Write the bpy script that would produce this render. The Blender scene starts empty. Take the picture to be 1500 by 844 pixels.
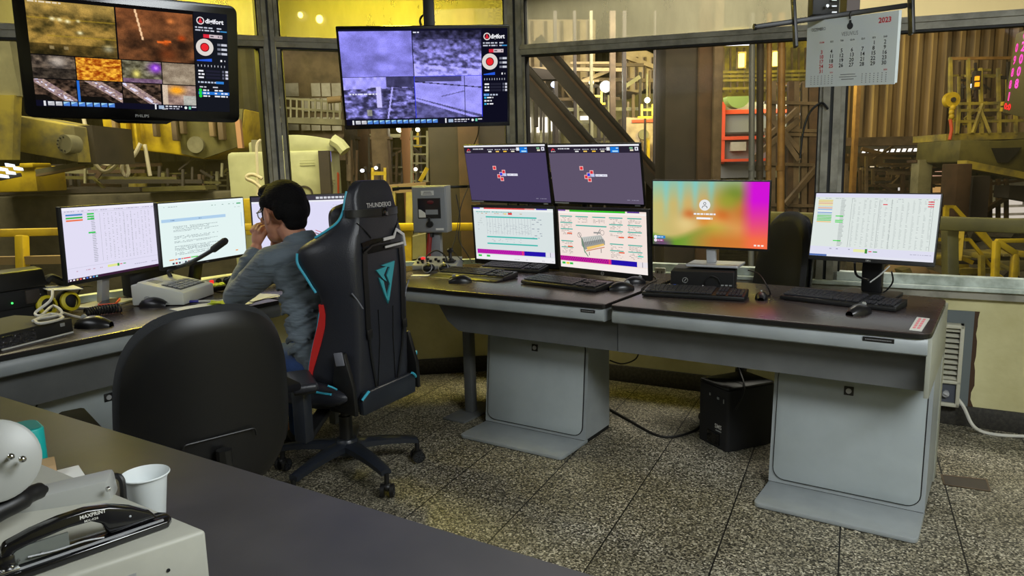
import bpy, bmesh, math, random
import numpy as np
from mathutils import Vector, Matrix, Euler
random.seed(7); rng = np.random.default_rng(7)
SC = bpy.context.scene
COL = SC.collection
PI = math.pi
R = math.radians

# ------------------------------------------------------------------ camera
FPX, YAW, PITCH, ROLL = 1065.35, -.4405, -.1617, -.0251
CAM = Vector((1.5512, -2.5219, 1.3507))
_f = Vector((math.sin(YAW) * math.cos(PITCH), math.cos(YAW) * math.cos(PITCH), math.sin(PITCH)))
_r = Vector((math.cos(YAW), -math.sin(YAW), 0)); _u = _r.cross(_f)
CR = math.cos(ROLL) * _r + math.sin(ROLL) * _u
CU = -math.sin(ROLL) * _r + math.cos(ROLL) * _u
CF = _f
def ray(x, y): return CF + (x - 750) / FPX * CR - (y - 422) / FPX * CU
def atz(x, y, z):
    d = ray(x, y); return CAM + (z - CAM.z) / d.z * d
def atD(x, y, D): return CAM + ray(x, y) * D
def onwall(x, y, a, b):
    """the point of the vertical plane through a and b seen along a photo direction"""
    n = Vector((-(b[1] - a[1]), b[0] - a[0], 0)); d = ray(x, y)
    o = Vector((a[0], a[1], 0))
    return CAM + ((o - CAM).dot(n) / d.dot(n)) * d

# ------------------------------------------------------------------ materials
def lin(c):
    c = c / 255.0
    return c / 12.92 if c <= .04045 else ((c + .055) / 1.055) ** 2.4
def rgb(*c):
    if len(c) == 1: c = c[0]
    if isinstance(c, str):
        c = tuple(int(c[i:i + 2], 16) for i in (0, 2, 4))
    return (lin(c[0]), lin(c[1]), lin(c[2]), 1)
MATS = {}
def mat(name, col=(128, 128, 128), rough=.5, metal=0, spec=.5, noise=0, nscale=8, col2=None, bump=0, bscale=40, bdist=.01, stretch=None, detail=4,
        emit=None, es=1, rnoise=0, alpha=None, trans=0, ior=1.45, coat=0, sheen=0, lo=.4, hi=.65):
    if name in MATS: return MATS[name]
    m = bpy.data.materials.new(name); m.use_nodes = True
    nt = m.node_tree; N = nt.nodes; L = nt.links
    b = N['Principled BSDF']
    b.inputs['Base Color'].default_value = rgb(col)
    b.inputs['Roughness'].default_value = rough
    b.inputs['Metallic'].default_value = metal
    b.inputs['Specular IOR Level'].default_value = spec
    if coat: b.inputs['Coat Weight'].default_value = coat; b.inputs['Coat Roughness'].default_value = .1
    if sheen: b.inputs['Sheen Weight'].default_value = sheen
    if trans: b.inputs['Transmission Weight'].default_value = trans; b.inputs['IOR'].default_value = ior
    if alpha is not None: b.inputs['Alpha'].default_value = alpha
    if emit is not None:
        b.inputs['Emission Color'].default_value = rgb(emit); b.inputs['Emission Strength'].default_value = es
    if col2 is not None or bump or rnoise:
        tc = N.new('ShaderNodeTexCoord'); mp = N.new('ShaderNodeMapping'); L.new(tc.outputs['Object'], mp.inputs[0])
        if stretch: mp.inputs['Scale'].default_value = stretch
    if col2 is not None:
        n = N.new('ShaderNodeTexNoise'); n.inputs['Scale'].default_value = nscale; n.inputs['Detail'].default_value = detail
        n.inputs['Roughness'].default_value = .6
        r = N.new('ShaderNodeValToRGB'); r.color_ramp.elements[0].position = lo; r.color_ramp.elements[1].position = hi
        r.color_ramp.elements[0].color = rgb(col); r.color_ramp.elements[1].color = rgb(col2)
        L.new(mp.outputs[0], n.inputs['Vector']); L.new(n.outputs['Fac'], r.inputs[0]); L.new(r.outputs[0], b.inputs['Base Color'])
    if rnoise:
        n = N.new('ShaderNodeTexNoise'); n.inputs['Scale'].default_value = nscale * 1.7; n.inputs['Detail'].default_value = 3
        mr = N.new('ShaderNodeMapRange'); mr.inputs[3].default_value = max(0, rough - rnoise); mr.inputs[4].default_value = min(1, rough + rnoise)
        L.new(mp.outputs[0], n.inputs['Vector']); L.new(n.outputs['Fac'], mr.inputs[0]); L.new(mr.outputs[0], b.inputs['Roughness'])
    if bump:
        n = N.new('ShaderNodeTexNoise'); n.inputs['Scale'].default_value = bscale; n.inputs['Detail'].default_value = 3
        bp = N.new('ShaderNodeBump'); bp.inputs['Strength'].default_value = bump; bp.inputs['Distance'].default_value = bdist
        L.new(mp.outputs[0], n.inputs['Vector']); L.new(n.outputs['Fac'], bp.inputs['Height']); L.new(bp.outputs[0], b.inputs['Normal'])
    MATS[name] = m
    return m
def glow(c, s=1.0):
    """flat light-giving colour for screens, lamps and lit signs"""
    if not isinstance(c, str): c = '%02x%02x%02x' % tuple(int(v) for v in c)
    name = 'lit_%s_%g' % (c, s)
    if name in MATS: return MATS[name]
    m = bpy.data.materials.new(name); m.use_nodes = True
    N = m.node_tree.nodes; N.clear()
    e = N.new('ShaderNodeEmission'); o = N.new('ShaderNodeOutputMaterial')
    e.inputs[0].default_value = rgb(c); e.inputs[1].default_value = s
    m.node_tree.links.new(e.outputs[0], o.inputs[0])
    MATS[name] = m
    return m

# ------------------------------------------------------------------ mesh collector
class G:
    def __init__(s): s.v = []; s.f = []; s.mi = []; s.sm = []; s.m = []; s.vc = None
    def _m(s, m):
        if isinstance(m, str): m = MATS[m]
        if m not in s.m: s.m.append(m)
        return s.m.index(m)
    def add(s, vs, fs, m, smooth=False, M=None):
        k = len(s.v); i = s._m(m)
        for p in vs:
            p = Vector(p)
            if M is not None: p = M @ p
            s.v.append(p[:])
        for f in fs: s.f.append([k + j for j in f]); s.mi.append(i); s.sm.append(smooth)
        return s
    def addbm(s, bm, m, smooth=False, M=None):
        bm.verts.index_update()
        vs = [v.co.copy() for v in bm.verts]; fs = [[v.index for v in f.verts] for f in bm.faces]
        bm.free(); return s.add(vs, fs, m, smooth, M)
    def box(s, c, d, m, rot=None, bev=0, seg=2, M=None, smooth=None):
        """box of size d centred on c; bev rounds the edges"""
        bm = bmesh.new(); bmesh.ops.create_cube(bm, size=1)
        bmesh.ops.scale(bm, vec=d, verts=bm.verts)
        if bev: bmesh.ops.bevel(bm, geom=bm.edges[:], offset=min(bev, min(d) * .49), segments=seg, profile=.5, affect='EDGES')
        T = Matrix.Translation(c)
        if rot is not None: T = T @ Euler(rot).to_matrix().to_4x4()
        if M is not None: T = M @ T
        return s.addbm(bm, m, bool(bev) if smooth is None else smooth, T)
    def b2(s, lo, hi, m, **k):
        lo = Vector(lo); hi = Vector(hi)
        return s.box((lo + hi) / 2, [abs(a) for a in (hi - lo)], m, **k)
    def beam(s, p0, p1, w, h, m, bev=0, up=(0, 0, 1)):
        p0 = Vector(p0); p1 = Vector(p1); d = p1 - p0; l = d.length; x = d.normalized(); z = Vector(up)
        if abs(x.dot(z)) > .98: z = Vector((0, 1, 0))
        y = z.cross(x).normalized(); z = x.cross(y)
        M = Matrix((x, y, z)).transposed().to_4x4(); M.translation = (p0 + p1) / 2
        return s.box((0, 0, 0), (l, w, h), m, bev=bev, M=M)
    def cyl(s, p0, p1, r, m, r2=None, n=16, cap=True, smooth=True):
        p0 = Vector(p0); p1 = Vector(p1); d = (p1 - p0).normalized(); r2 = r if r2 is None else r2
        a = d.orthogonal().normalized(); b = d.cross(a)
        vs = []; fs = []
        for p, q in ((p0, r), (p1, r2)):
            for i in range(n):
                t = 2 * PI * i / n; vs.append(p + (a * math.cos(t) + b * math.sin(t)) * q)
        for i in range(n): fs.append([i, (i + 1) % n, n + (i + 1) % n, n + i])
        s.add(vs, fs, m, smooth)
        if cap:
            s.add(vs[:n], [list(range(n))[::-1]], m); s.add(vs[n:], [list(range(n))], m)
        return s
    def tube(s, pts, r, m, n=8, res=0, closed=False, M=None):
        pts = [Vector(p) for p in pts]
        if res: pts = smoothpath(pts, res, closed)
        rr = r if isinstance(r, (list, tuple)) else None
        vs = []; fs = []; K = len(pts); a = None
        for k, p in enumerate(pts):
            if closed: d = (pts[(k + 1) % K] - pts[k - 1])
            else: d = pts[min(k + 1, K - 1)] - pts[max(k - 1, 0)]
            d = d.normalized() if d.length > 1e-9 else Vector((0, 0, 1))
            if a is None: a = d.orthogonal().normalized()
            a = (a - d * a.dot(d)); a = a.normalized() if a.length > 1e-6 else d.orthogonal().normalized()
            b = d.cross(a)
            q = r if rr is None else rr[min(int(round(k * (len(rr) - 1) / max(K - 1, 1))), len(rr) - 1)]
            for i in range(n):
                t = 2 * PI * i / n; vs.append(p + (a * math.cos(t) + b * math.sin(t)) * q)
        for k in range(K if closed else K - 1):
            k2 = (k + 1) % K
            for i in range(n): fs.append([k * n + i, k * n + (i + 1) % n, k2 * n + (i + 1) % n, k2 * n + i])
        if not closed: fs.append(list(range(n))[::-1]); fs.append([(K - 1) * n + i for i in range(n)])
        return s.add(vs, fs, m, True, M)
    def lathe(s, prof, m, c=(0, 0, 0), n=24, M=None, smooth=True):
        vs = []; fs = []; c = Vector(c)
        for r, z in prof:
            for i in range(n):
                t = 2 * PI * i / n; vs.append(c + Vector((r * math.cos(t), r * math.sin(t), z)))
        for k in range(len(prof) - 1):
            for i in range(n): fs.append([k * n + i, k * n + (i + 1) % n, (k + 1) * n + (i + 1) % n, (k + 1) * n + i])
        return s.add(vs, fs, m, smooth, M)
    def prism(s, poly, h0, h1, m, ax='z', M=None, bev=0, seg=2, smooth=None):
        """polygon extruded along an axis: ax='z' poly in xy; 'y' poly in xz; 'x' poly in yz"""
        def P(a, b, h): return {'z': (a, b, h), 'y': (a, h, b), 'x': (h, a, b)}[ax]
        bm = bmesh.new(); n = len(poly)
        lo = [bm.verts.new(P(a, b, h0)) for a, b in poly]; hi = [bm.verts.new(P(a, b, h1)) for a, b in poly]
        bm.faces.new(lo[::-1]); bm.faces.new(hi)
        for i in range(n): bm.faces.new([lo[i], lo[(i + 1) % n], hi[(i + 1) % n], hi[i]])
        bmesh.ops.recalc_face_normals(bm, faces=bm.faces)
        if bev:
            es = [e for e in bm.edges if len(e.link_faces) == 2 and e.calc_face_angle(0) > .6]
            bmesh.ops.bevel(bm, geom=es, offset=bev, segments=seg, profile=.5, affect='EDGES')
        return s.addbm(bm, m, bool(bev) if smooth is None else smooth, M)
    def ell(s, c, r, m, rot=None, n=20, M=None):
        bm = bmesh.new(); bmesh.ops.create_uvsphere(bm, u_segments=n, v_segments=max(6, n * 2 // 3), radius=1)
        T = Matrix.Translation(c)
        if rot is not None: T = T @ Euler(rot).to_matrix().to_4x4()
        T = T @ Matrix.Diagonal((*(r if hasattr(r, '__len__') else (r, r, r)), 1))
        if M is not None: T = M @ T
        return s.addbm(bm, m, True, T)
    def grid(s, P, m, smooth=True, thick=0, closeu=False):
        """P[i][j] grid of points -> surface; thick gives it a back side along its normals"""
        nu, nv = len(P), len(P[0]); vs = [Vector(p) for row in P for p in row]; fs = []
        for i in range(nu - (0 if closeu else 1)):
            for j in range(nv - 1):
                i2 = (i + 1) % nu
                fs.append([i * nv + j, i * nv + j + 1, i2 * nv + j + 1, i2 * nv + j])
        if not thick: return s.add(vs, fs, m, smooth)
        bm = bmesh.new(); bv = [bm.verts.new(v) for v in vs]
        for f in fs: bm.faces.new([bv[i] for i in f])
        bmesh.ops.recalc_face_normals(bm, faces=bm.faces)
        bmesh.ops.solidify(bm, geom=bm.faces[:], thickness=thick)
        return s.addbm(bm, m, smooth)
    def quad(s, a, b, c, d, m): return s.add([a, b, c, d], [[0, 1, 2, 3]], m)
    def mesh(s, name):
        me = bpy.data.meshes.new(name); me.from_pydata(s.v, [], s.f)
        for m in s.m: me.materials.append(m)
        me.polygons.foreach_set('material_index', s.mi); me.polygons.foreach_set('use_smooth', s.sm)
        me.update()
        bm = bmesh.new(); bm.from_mesh(me); bmesh.ops.recalc_face_normals(bm, faces=bm.faces); bm.to_mesh(me); bm.free()
        if any(s.sm):
            try: me.set_sharp_from_angle(angle=R(42))
            except Exception: pass
        return me
    def obj(s, name, parent=None, loc=None, rot=None, label=None):
        o = bpy.data.objects.new(name, s.mesh(name)); COL.objects.link(o)
        if parent is not None: o.parent = parent
        if loc is not None: o.location = loc
        if rot is not None: o.rotation_euler = rot
        if label: o['label'] = label
        return o
def smoothpath(pts, res, closed=False):
    out = []; K = len(pts)
    rngk = range(K if closed else K - 1)
    for k in rngk:
        if closed: p0, p1, p2, p3 = pts[k - 1], pts[k], pts[(k + 1) % K], pts[(k + 2) % K]
        else: p0, p1, p2, p3 = pts[max(k - 1, 0)], pts[k], pts[k + 1], pts[min(k + 2, K - 1)]
        for i in range(res):
            t = i / res
            out.append(.5 * ((2 * p1) + (p2 - p0) * t + (2 * p0 - 5 * p1 + 4 * p2 - p3) * t * t + (3 * p1 - p0 - 3 * p2 + p3) * t ** 3))
    if not closed: out.append(pts[-1].copy())
    return out
def rrect(w, h, r, n=5, cx=0, cy=0):
    """rounded rectangle outline"""
    out = []
    for sx, sy, a0 in ((1, 1, 0), (-1, 1, 90), (-1, -1, 180), (1, -1, 270)):
        for i in range(n + 1):
            a = R(a0 + 90 * i / n)
            out.append((cx + sx * (w / 2 - r) + r * math.cos(a), cy + sy * (h / 2 - r) + r * math.sin(a)))
    return out
def thing(name, label, cat, loc=(0, 0, 0), rz=0, group=None, rot=None):
    o = bpy.data.objects.new(name, None); COL.objects.link(o); o.empty_display_size = .1
    o.location = loc; o.rotation_euler = rot if rot is not None else (0, 0, rz)
    o['label'] = label; o['category'] = cat
    if group: o['group'] = group
    return o
def tag(o, label, cat, group=None, kind=None):
    o['label'] = label; o['category'] = cat
    if group: o['group'] = group
    if kind: o['kind'] = kind
    return o
def struct(o, label=None):
    o['kind'] = 'structure'
    if label: o['label'] = label
    return o
_TX = {}
def textgeo(txt, bold=0):
    """outline of a line of lettering, height about 1, starting at the origin, as verts and faces"""
    k = (txt, bold)
    if k not in _TX:
        cu = bpy.data.curves.new('lettering', 'FONT'); cu.body = txt; cu.size = 1; cu.offset = bold; cu.resolution_u = 2
        o = bpy.data.objects.new('lettering', cu); COL.objects.link(o)
        dg = bpy.context.evaluated_depsgraph_get(); dg.update()
        me = o.evaluated_get(dg).to_mesh()
        vs = [v.co.copy() for v in me.vertices]; fs = [list(p.vertices) for p in me.polygons]
        o.evaluated_get(dg).to_mesh_clear(); bpy.data.objects.remove(o); bpy.data.curves.remove(cu)
        w = max((v.x for v in vs), default=0)
        _TX[k] = (vs, fs, w)
    return _TX[k]
def lettering(g, txt, M, h, m, width=None, bold=0, align='l'):
    """lettering in the local xy plane of M; h = letter size, width squeezes it to fit"""
    vs, fs, w = textgeo(txt, bold)
    if not vs: return
    sx = h if width is None else width / w
    off = {'l': 0, 'c': -w * sx / 2, 'r': -w * sx}[align]
    g.add([Vector((v.x * sx + off, v.y * h, 0)) for v in vs], fs, m, False, M)
def frame(o, x, z):
    """matrix whose local x runs along x, local y along z, at o"""
    x = Vector(x).normalized(); z = Vector(z); z = (z - x * z.dot(x)).normalized(); y = x.cross(z)
    M = Matrix((x, z, y)).transposed().to_4x4(); M.translation = o
    return M
def dup(root, loc=None, rot=None, label=None, group=None):
    r = root.copy(); COL.objects.link(r)
    if loc is not None: r.location = loc
    if rot is not None: r.rotation_euler = rot
    if label: r['label'] = label
    if group: r['group'] = group
    for ch in list(root.children):
        c = ch.copy(); COL.objects.link(c); c.parent = r
        for gch in list(ch.children):
            d = gch.copy(); COL.objects.link(d); d.parent = c
    return r
# painted light: a grid of small faces whose colours are the picture a screen shows
def vcmat(name, s=1.0, ns=0, na=0, stretch=None):
    if name in MATS: return MATS[name]
    m = bpy.data.materials.new(name); m.use_nodes = True
    nt = m.node_tree; N = nt.nodes; L = nt.links; N.clear()
    e = N.new('ShaderNodeEmission'); o = N.new('ShaderNodeOutputMaterial'); a = N.new('ShaderNodeVertexColor'); a.layer_name = 'picture'
    e.inputs[1].default_value = s; L.new(e.outputs[0], o.inputs[0])
    if na:
        tc = N.new('ShaderNodeTexCoord'); mp = N.new('ShaderNodeMapping'); L.new(tc.outputs['Object'], mp.inputs[0])
        if stretch: mp.inputs['Scale'].default_value = stretch
        n = N.new('ShaderNodeTexNoise'); n.inputs['Scale'].default_value = ns; n.inputs['Detail'].default_value = 5; n.inputs['Roughness'].default_value = .75
        mr = N.new('ShaderNodeMapRange'); mr.inputs[1].default_value = .3; mr.inputs[2].default_value = .7
        mr.inputs[3].default_value = max(0, 1 - na); mr.inputs[4].default_value = 1 + na
        L.new(mp.outputs[0], n.inputs['Vector']); L.new(n.outputs['Fac'], mr.inputs[0])
        mx = N.new('ShaderNodeMix'); mx.data_type = 'RGBA'; mx.blend_type = 'MULTIPLY'; mx.inputs[0].default_value = 1
        cb = N.new('ShaderNodeCombineColor')
        for i in range(3): L.new(mr.outputs[0], cb.inputs[i])
        L.new(a.outputs[0], mx.inputs[6]); L.new(cb.outputs[0], mx.inputs[7]); L.new(mx.outputs[2], e.inputs[0])
    else: L.new(a.outputs[0], e.inputs[0])
    MATS[name] = m
    return m
class Screen:
    """a lit display: local x right, z up, facing -y; u,v run 0..1 from its top left corner"""
    def __init__(s, w, h, y=0): s.w, s.h, s.y, s.g, s.k, s.cols = w, h, y, G(), 0, []
    def P(s, u, v, lay=0): return Vector((-s.w / 2 + u * s.w, s.y - .0002 * lay, s.h / 2 - v * s.h))
    def rect(s, u0, v0, u1, v1, c, lay=1, e=1.0):
        s.g.quad(s.P(u0, v1, lay), s.P(u1, v1, lay), s.P(u1, v0, lay), s.P(u0, v0, lay), c if not isinstance(c, (str, tuple)) else glow(c, e))
    def poly(s, pts, c, lay=2, e=1.0):
        s.g.add([s.P(u, v, lay) for u, v in pts], [list(range(len(pts)))], glow(c, e))
    def line(s, u0, v0, u1, v1, t, c, lay=2, e=1.0):
        dx, dy = (u1 - u0) * s.w, (v1 - v0) * s.h; l = math.hypot(dx, dy) or 1
        nx, ny = -dy / l * t / 2 * s.h / s.w * s.w / s.w, dx / l * t / 2
        s.poly([(u0 + nx, v0 + ny), (u1 + nx, v1 + ny), (u1 - nx, v1 - ny), (u0 - nx, v0 - ny)], c, lay, e)
    def disc(s, u, v, r, c, lay=2, n=20, e=1.0):
        s.poly([(u + r * math.cos(2 * PI * i / n) * s.h / s.w, v + r * math.sin(2 * PI * i / n)) for i in range(n)], c, lay, e)
    def text(s, u, v, txt, h, c, lay=3, width=None, bold=0, align='l', e=1.0):
        M = frame(s.P(u, v, lay), (1, 0, 0), (0, 0, 1))
        lettering(s.g, txt, M, h * s.h, glow(c, e), None if width is None else width * s.w, bold, align)
    def words(s, u0, v, u1, h, c, lay=2, seed=0, fill=.7, e=1.0):
        """a line of small unreadable interface writing as word-long strokes"""
        r = random.Random(seed); u = u0
        while u < u1 - .004:
            l = r.uniform(.008, .03); l = min(l, u1 - u)
            if r.random() < fill: s.rect(u, v, u + l, v + h, c, lay, e)
            u += l + .006
    def pic(s, u0, v0, u1, v1, fn, nu=40, nv=24, lay=1, m=None):
        """a picture: fn(a, b) gives its colour at a across, b down"""
        s.pics = getattr(s, 'pics', []); s.pics.append((u0, v0, u1, v1, fn, nu, nv, lay, m))
    def obj(s, name, parent):
        cols = {}
        for (u0, v0, u1, v1, fn, nu, nv, lay, m) in getattr(s, 'pics', []):
            k0 = len(s.g.v)
            vs = []
            for j in range(nv + 1):
                for i in range(nu + 1):
                    a, b = i / nu, j / nv; vs.append(s.P(u0 + (u1 - u0) * a, v0 + (v1 - v0) * b, lay)); cols[k0 + len(vs) - 1] = fn(a, b)
            fs = [[j * (nu + 1) + i, (j + 1) * (nu + 1) + i, (j + 1) * (nu + 1) + i + 1, j * (nu + 1) + i + 1] for j in range(nv) for i in range(nu)]
            s.g.add(vs, fs, m or vcmat('picture_light'), True)
        o = s.g.obj(name, parent)
        if cols:
            ca = o.data.color_attributes.new('picture', 'FLOAT_COLOR', 'POINT')
            for k, c in cols.items(): ca.data[k].color = (lin(max(0, min(255, c[0]))), lin(max(0, min(255, c[1]))), lin(max(0, min(255, c[2]))), 1)
        return o
def mixc(a, b, t):
    t = max(0, min(1, t)); return tuple(x + (y - x) * t for x, y in zip(a, b))
# remeshed organic bodies: overlapping ellipsoids and limbs fused into one skin
def fuse(name, g, m, voxel=.01, smooth=6, parent=None, dec=None):
    o = g.obj(name)
    md = o.modifiers.new('r', 'REMESH'); md.mode = 'VOXEL'; md.voxel_size = voxel
    ms = o.modifiers.new('s', 'SMOOTH'); ms.iterations = smooth; ms.factor = .5
    if dec: d = o.modifiers.new('d', 'DECIMATE'); d.ratio = dec
    dg = bpy.context.evaluated_depsgraph_get(); dg.update()
    me = bpy.data.meshes.new_from_object(o.evaluated_get(dg)); me.name = name
    me.materials.clear(); me.materials.append(m if not isinstance(m, str) else MATS[m])
    for p in me.polygons: p.use_smooth = True; p.material_index = 0
    old = o.data; bpy.data.objects.remove(o); bpy.data.meshes.remove(old)
    o = bpy.data.objects.new(name, me); COL.objects.link(o)
    if parent is not None: o.parent = parent
    return o
def limb(g, pts, rs, m, n=14):
    """tapered round limb through joints with a ball at each"""
    pts = [Vector(p) for p in pts]
    for k in range(len(pts) - 1): g.cyl(pts[k], pts[k + 1], rs[k], m, rs[k + 1], n=n)
    for p, r in zip(pts, rs): g.ell(p, r, m, n=12)
# ------------------------------------------------------------------ surfaces of the room
mat('yellow_wall', (214, 208, 160), .75, col2=(186, 178, 128), nscale=3, lo=.35, hi=.75, bump=.15, bscale=30)
mat('stained_wall', (62, 58, 46), .85)
mat('ceiling_paint', (150, 148, 138), .9)
mat('frame_grey', (156, 153, 140), .55, col2=(120, 118, 106), nscale=9)
mat('frame_dark', (40, 42, 42), .55)
mat('sill_paint', (206, 216, 208), .55, col2=(136, 146, 134), nscale=7, lo=.45, hi=.7)
mat('plinth', (38, 36, 32), .7, col2=(58, 55, 48), nscale=60)
mat('seal_black', (14, 14, 14), .6)
def floor_mat():
    m = bpy.data.materials.new('terrazzo'); m.use_nodes = True; nt = m.node_tree; N = nt.nodes; L = nt.links; b = N['Principled BSDF']
    tc = N.new('ShaderNodeTexCoord')
    v = N.new('ShaderNodeTexVoronoi'); v.inputs['Scale'].default_value = 165; L.new(tc.outputs['Object'], v.inputs['Vector'])
    hs = N.new('ShaderNodeSeparateColor'); L.new(v.outputs['Color'], hs.inputs[0])
    r = N.new('ShaderNodeValToRGB'); r.color_ramp.interpolation = 'CONSTANT'
    E = r.color_ramp.elements; E[0].position = 0; E[0].color = rgb(58, 56, 48); E[1].position = .25; E[1].color = rgb(116, 112, 98)
    for p, c in ((.45, (152, 146, 126)), (.62, (92, 88, 76)), (.78, (176, 170, 150)), (.93, (214, 208, 188))):
        e = E.new(p); e.color = rgb(c)
    L.new(hs.outputs[0], r.inputs[0])
    n = N.new('ShaderNodeTexNoise'); n.inputs['Scale'].default_value = 2.2; n.inputs['Detail'].default_value = 5; L.new(tc.outputs['Object'], n.inputs['Vector'])
    r2 = N.new('ShaderNodeValToRGB'); r2.color_ramp.elements[0].position = .3; r2.color_ramp.elements[0].color = (.55, .53, .47, 1)
    r2.color_ramp.elements[1].position = .7; r2.color_ramp.elements[1].color = (1, 1, 1, 1); L.new(n.outputs['Fac'], r2.inputs[0])
    mx = N.new('ShaderNodeMix'); mx.data_type = 'RGBA'; mx.blend_type = 'MULTIPLY'; mx.inputs[0].default_value = 1
    L.new(r.outputs[0], mx.inputs[6]); L.new(r2.outputs[0], mx.inputs[7])
    # joints every 39 cm
    sx = N.new('ShaderNodeSeparateXYZ'); L.new(tc.outputs['Object'], sx.inputs[0])
    outs = []
    for ax in (0, 1):
        a = N.new('ShaderNodeMath'); a.operation = 'DIVIDE'; a.inputs[1].default_value = .39; L.new(sx.outputs[ax], a.inputs[0])
        fr = N.new('ShaderNodeMath'); fr.operation = 'FRACT'; L.new(a.outputs[0], fr.inputs[0])
        s1 = N.new('ShaderNodeMath'); s1.operation = 'SUBTRACT'; s1.inputs[1].default_value = .5; L.new(fr.outputs[0], s1.inputs[0])
        ab = N.new('ShaderNodeMath'); ab.operation = 'ABSOLUTE'; L.new(s1.outputs[0], ab.inputs[0])
        gt = N.new('ShaderNodeMath'); gt.operation = 'GREATER_THAN'; gt.inputs[1].default_value = .4925 if ax == 0 else .4955; L.new(ab.outputs[0], gt.inputs[0]); outs.append(gt)
    mxm = N.new('ShaderNodeMath'); mxm.operation = 'MAXIMUM'; L.new(outs[0].outputs[0], mxm.inputs[0]); L.new(outs[1].outputs[0], mxm.inputs[1])
    m2 = N.new('ShaderNodeMix'); m2.data_type = 'RGBA'; L.new(mxm.outputs[0], m2.inputs[0]); L.new(mx.outputs[2], m2.inputs[6]); m2.inputs[7].default_value = rgb(24, 23, 21)
    L.new(m2.outputs[2], b.inputs['Base Color']); b.inputs['Roughness'].default_value = .5
    b.inputs['Specular IOR Level'].default_value = .35
    MATS['terrazzo'] = m
floor_mat()
def glass_mat(name, dust, dustcol, fac0, fac1, scale=3, stretch=(1, 1, .35), body=0.0, gloss=.006, tint=(255, 255, 255)):
    """window glass: clear, a little mirror, and a film of dust that scatters light through"""
    m = bpy.data.materials.new(name); m.use_nodes = True; nt = m.node_tree; N = nt.nodes; L = nt.links; N.clear()
    o = N.new('ShaderNodeOutputMaterial'); t = N.new('ShaderNodeBsdfTransparent'); t.inputs[0].default_value = rgb(tint)
    gl = N.new('ShaderNodeBsdfGlossy'); gl.inputs['Roughness'].default_value = .03
    fr = N.new('ShaderNodeFresnel'); fr.inputs[0].default_value = 1.45
    a = N.new('ShaderNodeMixShader'); sc = N.new('ShaderNodeMath'); sc.operation = 'MULTIPLY'; sc.inputs[1].default_value = gloss * 10
    L.new(fr.outputs[0], sc.inputs[0]); L.new(sc.outputs[0], a.inputs[0]); L.new(t.outputs[0], a.inputs[1]); L.new(gl.outputs[0], a.inputs[2])
    tl = N.new('ShaderNodeBsdfTranslucent'); tl.inputs[0].default_value = rgb(dustcol)
    df = N.new('ShaderNodeBsdfDiffuse'); df.inputs[0].default_value = rgb(dustcol)
    d = N.new('ShaderNodeMixShader'); d.inputs[0].default_value = .2; L.new(tl.outputs[0], d.inputs[1]); L.new(df.outputs[0], d.inputs[2])
    tc = N.new('ShaderNodeTexCoord'); mp = N.new('ShaderNodeMapping'); mp.inputs['Scale'].default_value = stretch
    n = N.new('ShaderNodeTexNoise'); n.inputs['Scale'].default_value = scale; n.inputs['Detail'].default_value = 6; n.inputs['Roughness'].default_value = .65
    L.new(tc.outputs['Object'], mp.inputs[0]); L.new(mp.outputs[0], n.inputs['Vector'])
    mr = N.new('ShaderNodeMapRange'); mr.inputs[1].default_value = .3; mr.inputs[2].default_value = .75; mr.inputs[3].default_value = fac0; mr.inputs[4].default_value = fac1
    L.new(n.outputs['Fac'], mr.inputs[0])
    f = N.new('ShaderNodeMixShader'); L.new(mr.outputs[0], f.inputs[0]); L.new(a.outputs[0], f.inputs[1]); L.new(d.outputs[0], f.inputs[2])
    L.new(f.outputs[0], o.inputs[0]); MATS[name] = m
glass_mat('glass_lower', 0, (200, 190, 150), .008, .05)
glass_mat('glass_upper', 0, (215, 208, 172), .28, .55, scale=2.5)
glass_mat('glass_painted', 0, (196, 182, 140), .9, 1.0, scale=5)

C1 = Vector((-.46, 1.89, 0)); C2 = Vector((-1.75, 1.06, 0))
L0 = Vector((-2.946, -4.5, 0)); R1 = Vector((4.3, 1.482, 0))
Zc = 2.52
g = G(); g.add([(L0.x, -4.5, 0), (4.3, -4.5, 0), R1, C1, C2], [[0, 1, 2, 3, 4]], 'terrazzo')
# the joints run on the room's own grid
fl = g.obj('floor'); struct(fl); me = fl.data
off = Vector((0, 0))
for v in me.vertices: v.co.x -= 0; 
g = G(); g.add([(L0.x, -4.5, 0), (4.3, -4.5, 0), R1, C1, C2], [[0, 1, 2, 3, 4]], 'plinth'); g.add([(p[0], p[1], p[2] - .02) for p in g.v], [[0, 1, 2, 3, 4]], 'plinth')
g = G(); g.prism([(L0.x - .2, -4.6), (4.5, -4.6), (4.5, R1.y + .1), (C1.x, C1.y + .2), (C2.x - .15, C2.y + .1)], Zc, Zc + .1, 'ceiling_paint'); struct(g.obj('ceiling'))
def facet(a, b):
    """frame of a wall run: local x from a to b, y into the room, z up"""
    x = (b - a).normalized(); y = Vector((x.y, -x.x, 0))
    M = Matrix((x, y, Vector((0, 0, 1)))).transposed().to_4x4(); M.translation = a
    return M, (b - a).length
def wall_run(name, a, b, z1, plinth, openings=()):
    M, l = facet(a, b)
    g = G(); g.b2((-.02, -.16, 0), (l + .02, 0, z1), 'yellow_wall')
    o = g.obj(name); o.matrix_world = M; struct(o)
    g = G(); g.b2((0, 0, 0), (l, .018, .105), 'plinth', bev=.004); p = g.obj(plinth); p.matrix_world = M; struct(p)
    return M, l
ML, lL = wall_run('wall_left', L0, C2, .70, 'baseboard_left')
MF, lF = wall_run('wall_front', C2, C1, .70, 'baseboard_front')
MR, lR = wall_run('wall_right', C1, R1, .70, 'baseboard_right')
g = G(); g.b2((-3.1, -4.65, 0), (4.45, -4.5, Zc), 'yellow_wall'); struct(g.obj('wall_back'))
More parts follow.
